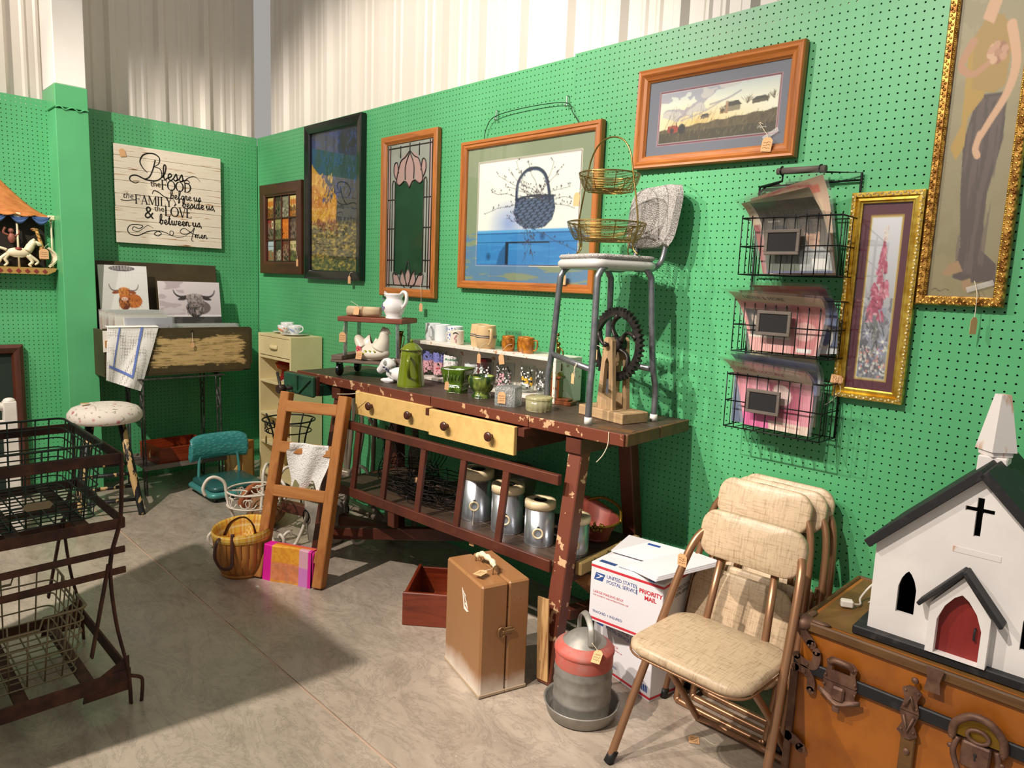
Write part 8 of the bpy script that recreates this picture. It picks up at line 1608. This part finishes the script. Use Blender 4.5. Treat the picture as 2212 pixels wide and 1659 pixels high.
# ================================================================== church
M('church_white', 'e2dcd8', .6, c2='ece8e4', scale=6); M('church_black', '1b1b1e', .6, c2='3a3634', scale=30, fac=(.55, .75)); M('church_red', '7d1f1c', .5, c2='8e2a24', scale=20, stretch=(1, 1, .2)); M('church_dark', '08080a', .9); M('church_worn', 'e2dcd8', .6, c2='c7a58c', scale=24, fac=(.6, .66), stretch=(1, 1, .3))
chc = thing('model_church', 'white wooden model church with black roof, red door and steeple on the trunk', 'model church', (4.617, -.522, .5515), math.radians(1.5))
HB = .024; BW = .49
obj('base', MB().box((BW/2, .2, .012), (BW, .4, .024), bev=.003), 'church_black', chc)
x0, x1, ez, pz_, pc = .03, .462, .272, .482, .246
wl_, fy = x0, .024
def ogive(cx, zb, w_, hs, ht): return [(cx-w_/2, zb), (cx+w_/2, zb), (cx+w_/2, zb+hs), (cx+w_*.36, zb+hs+(ht-hs)*.5), (cx+w_*.16, zb+hs+(ht-hs)*.85), (cx, zb+ht), (cx-w_*.16, zb+hs+(ht-hs)*.85), (cx-w_*.36, zb+hs+(ht-hs)*.5), (cx-w_/2, zb+hs)]
cz_ = .385; cross = [(-.007, -.052), (.007, -.052), (.007, .008), (.03, .008), (.03, .02), (.007, .02), (.007, .045), (-.007, .045), (-.007, .02), (-.03, .02), (-.03, .008), (-.007, .008)]
outer = [(x0, HB), (x1, HB), (x1, ez), (pc, pz_), (x0, ez)]
holes = [[(pc+a, cz_+b) for a, b in cross], ogive(.113, .088, .042, .07, .115), ogive(.38, .088, .042, .07, .115)]
obj('front_wall', plate(outer, holes, .012, lambda a, b, c: (a, fy+c, b)), 'church_white', chc); obj('back_wall', plate(outer, [], .012, lambda a, b, c: (a, fy+.31+c, b)), 'church_white', chc)
for x in (x0+.006, x1-.006): obj('side_wall', MB().box((x, fy+.167, (HB+ez)/2), (.012, .286, ez-HB)), 'church_white', chc)
obj('inner_shade', MB().box((pc, fy+.2, .17), (.38, .01, .26)), 'church_dark', chc)  # near-black plate painting the shade inside, behind the window openings
for s_ in (-1, 1):
    e = Vector((pc+s_*(.5*(x1-x0)+.018), 0, ez-.018)); p = Vector((pc, 0, pz_+.012)); m = MB(); m.beam((e.x, fy+.16, e.z), (p.x, fy+.16, p.z), .37, .022, (0, 0, 1), .002); obj('roof_slope', m, 'church_black', chc)
obj('bare_patch', MB().box((pc+.005, fy-.0006, .292), (.1, .001, .014)), 'church_worn', chc)
# porch
po = .236
pr_ = obj('porch_frame', plate([(po-.062, HB), (po+.066, HB), (po+.066, .15), (po+.002, .235), (po-.062, .15)], [ogive(po+.003, HB+.002, .094, .088, .165)], .03, lambda a, b, c: (a, fy-.03+c, b)), 'church_white', chc)
dr_ = obj('door', plate(ogive(po+.003, HB+.002, .098, .088, .168), [], .006, lambda a, b, c: (a, fy-.006+c, b)), 'church_red', chc); obj('door_handle', MB().tube(cr([(po+.035, fy-.008, .11), (po+.035, fy-.016, .105), (po+.035, fy-.016, .085), (po+.035, fy-.008, .08)], 4), .0025, 6), 'church_black', dr_)
for s_ in (-1, 1): obj('porch_roof', MB().beam((po+.002+s_*.088, fy-.02, .142), (po+.002, fy-.02, .252), .055, .01, (0, 0, 1), .002), 'church_black', pr_)
# steeple
st_ = obj('steeple_base', MB().box((.235, .2, .477), (.064, .064, .06), bev=.003), 'church_worn', chc); obj('steeple_cap', MB().box((.235, .2, .514), (.056, .056, .018), bev=.003), 'church_worn', st_); obj('spire', MB().lathe([(.046, .52), (.018, .665), (0, .667)], 4, (.235, .2, 0), smooth=False, R=rotz(0)).xf(None, (0, 0, 0)), 'church_worn', st_)
sp_ = st_.children[-1]; sp_.data.transform(Matrix.Translation((.235, .2, 0)) @ Matrix.Rotation(PI/4, 4, 'Z') @ Matrix.Translation((-.235, -.2, 0)))
# cord with plug
M('white_cord', 'd9d2c6', .5); cdp = thing('power_cord', 'white power cord with plug lying on the trunk beside the model church', 'cord', (4.56, -.36, .5515))
obj('cord', MB().tube(cr([(.0, .0, .012), (.012, .03, .006), (.0, .07, .012), (.02, .12, .05), (.06, .14, .06), (.09, .12, .03), (.05, .08, .006), (.03, .05, .01), (.05, .02, .03), (.085, .04, .012), (.09, .09, .02), (.085, .15, .03)], 6), .0032, 8), 'white_cord', cdp)
pl = obj('plug', MB().box((-.012, -.008, .0125), (.034, .022, .022), .5, .004), 'print_white', cdp); obj('outlet_face', MB().box((-.025, -.0165, .0125), (.003, .012, .012), .5), 'rusty_iron', pl)
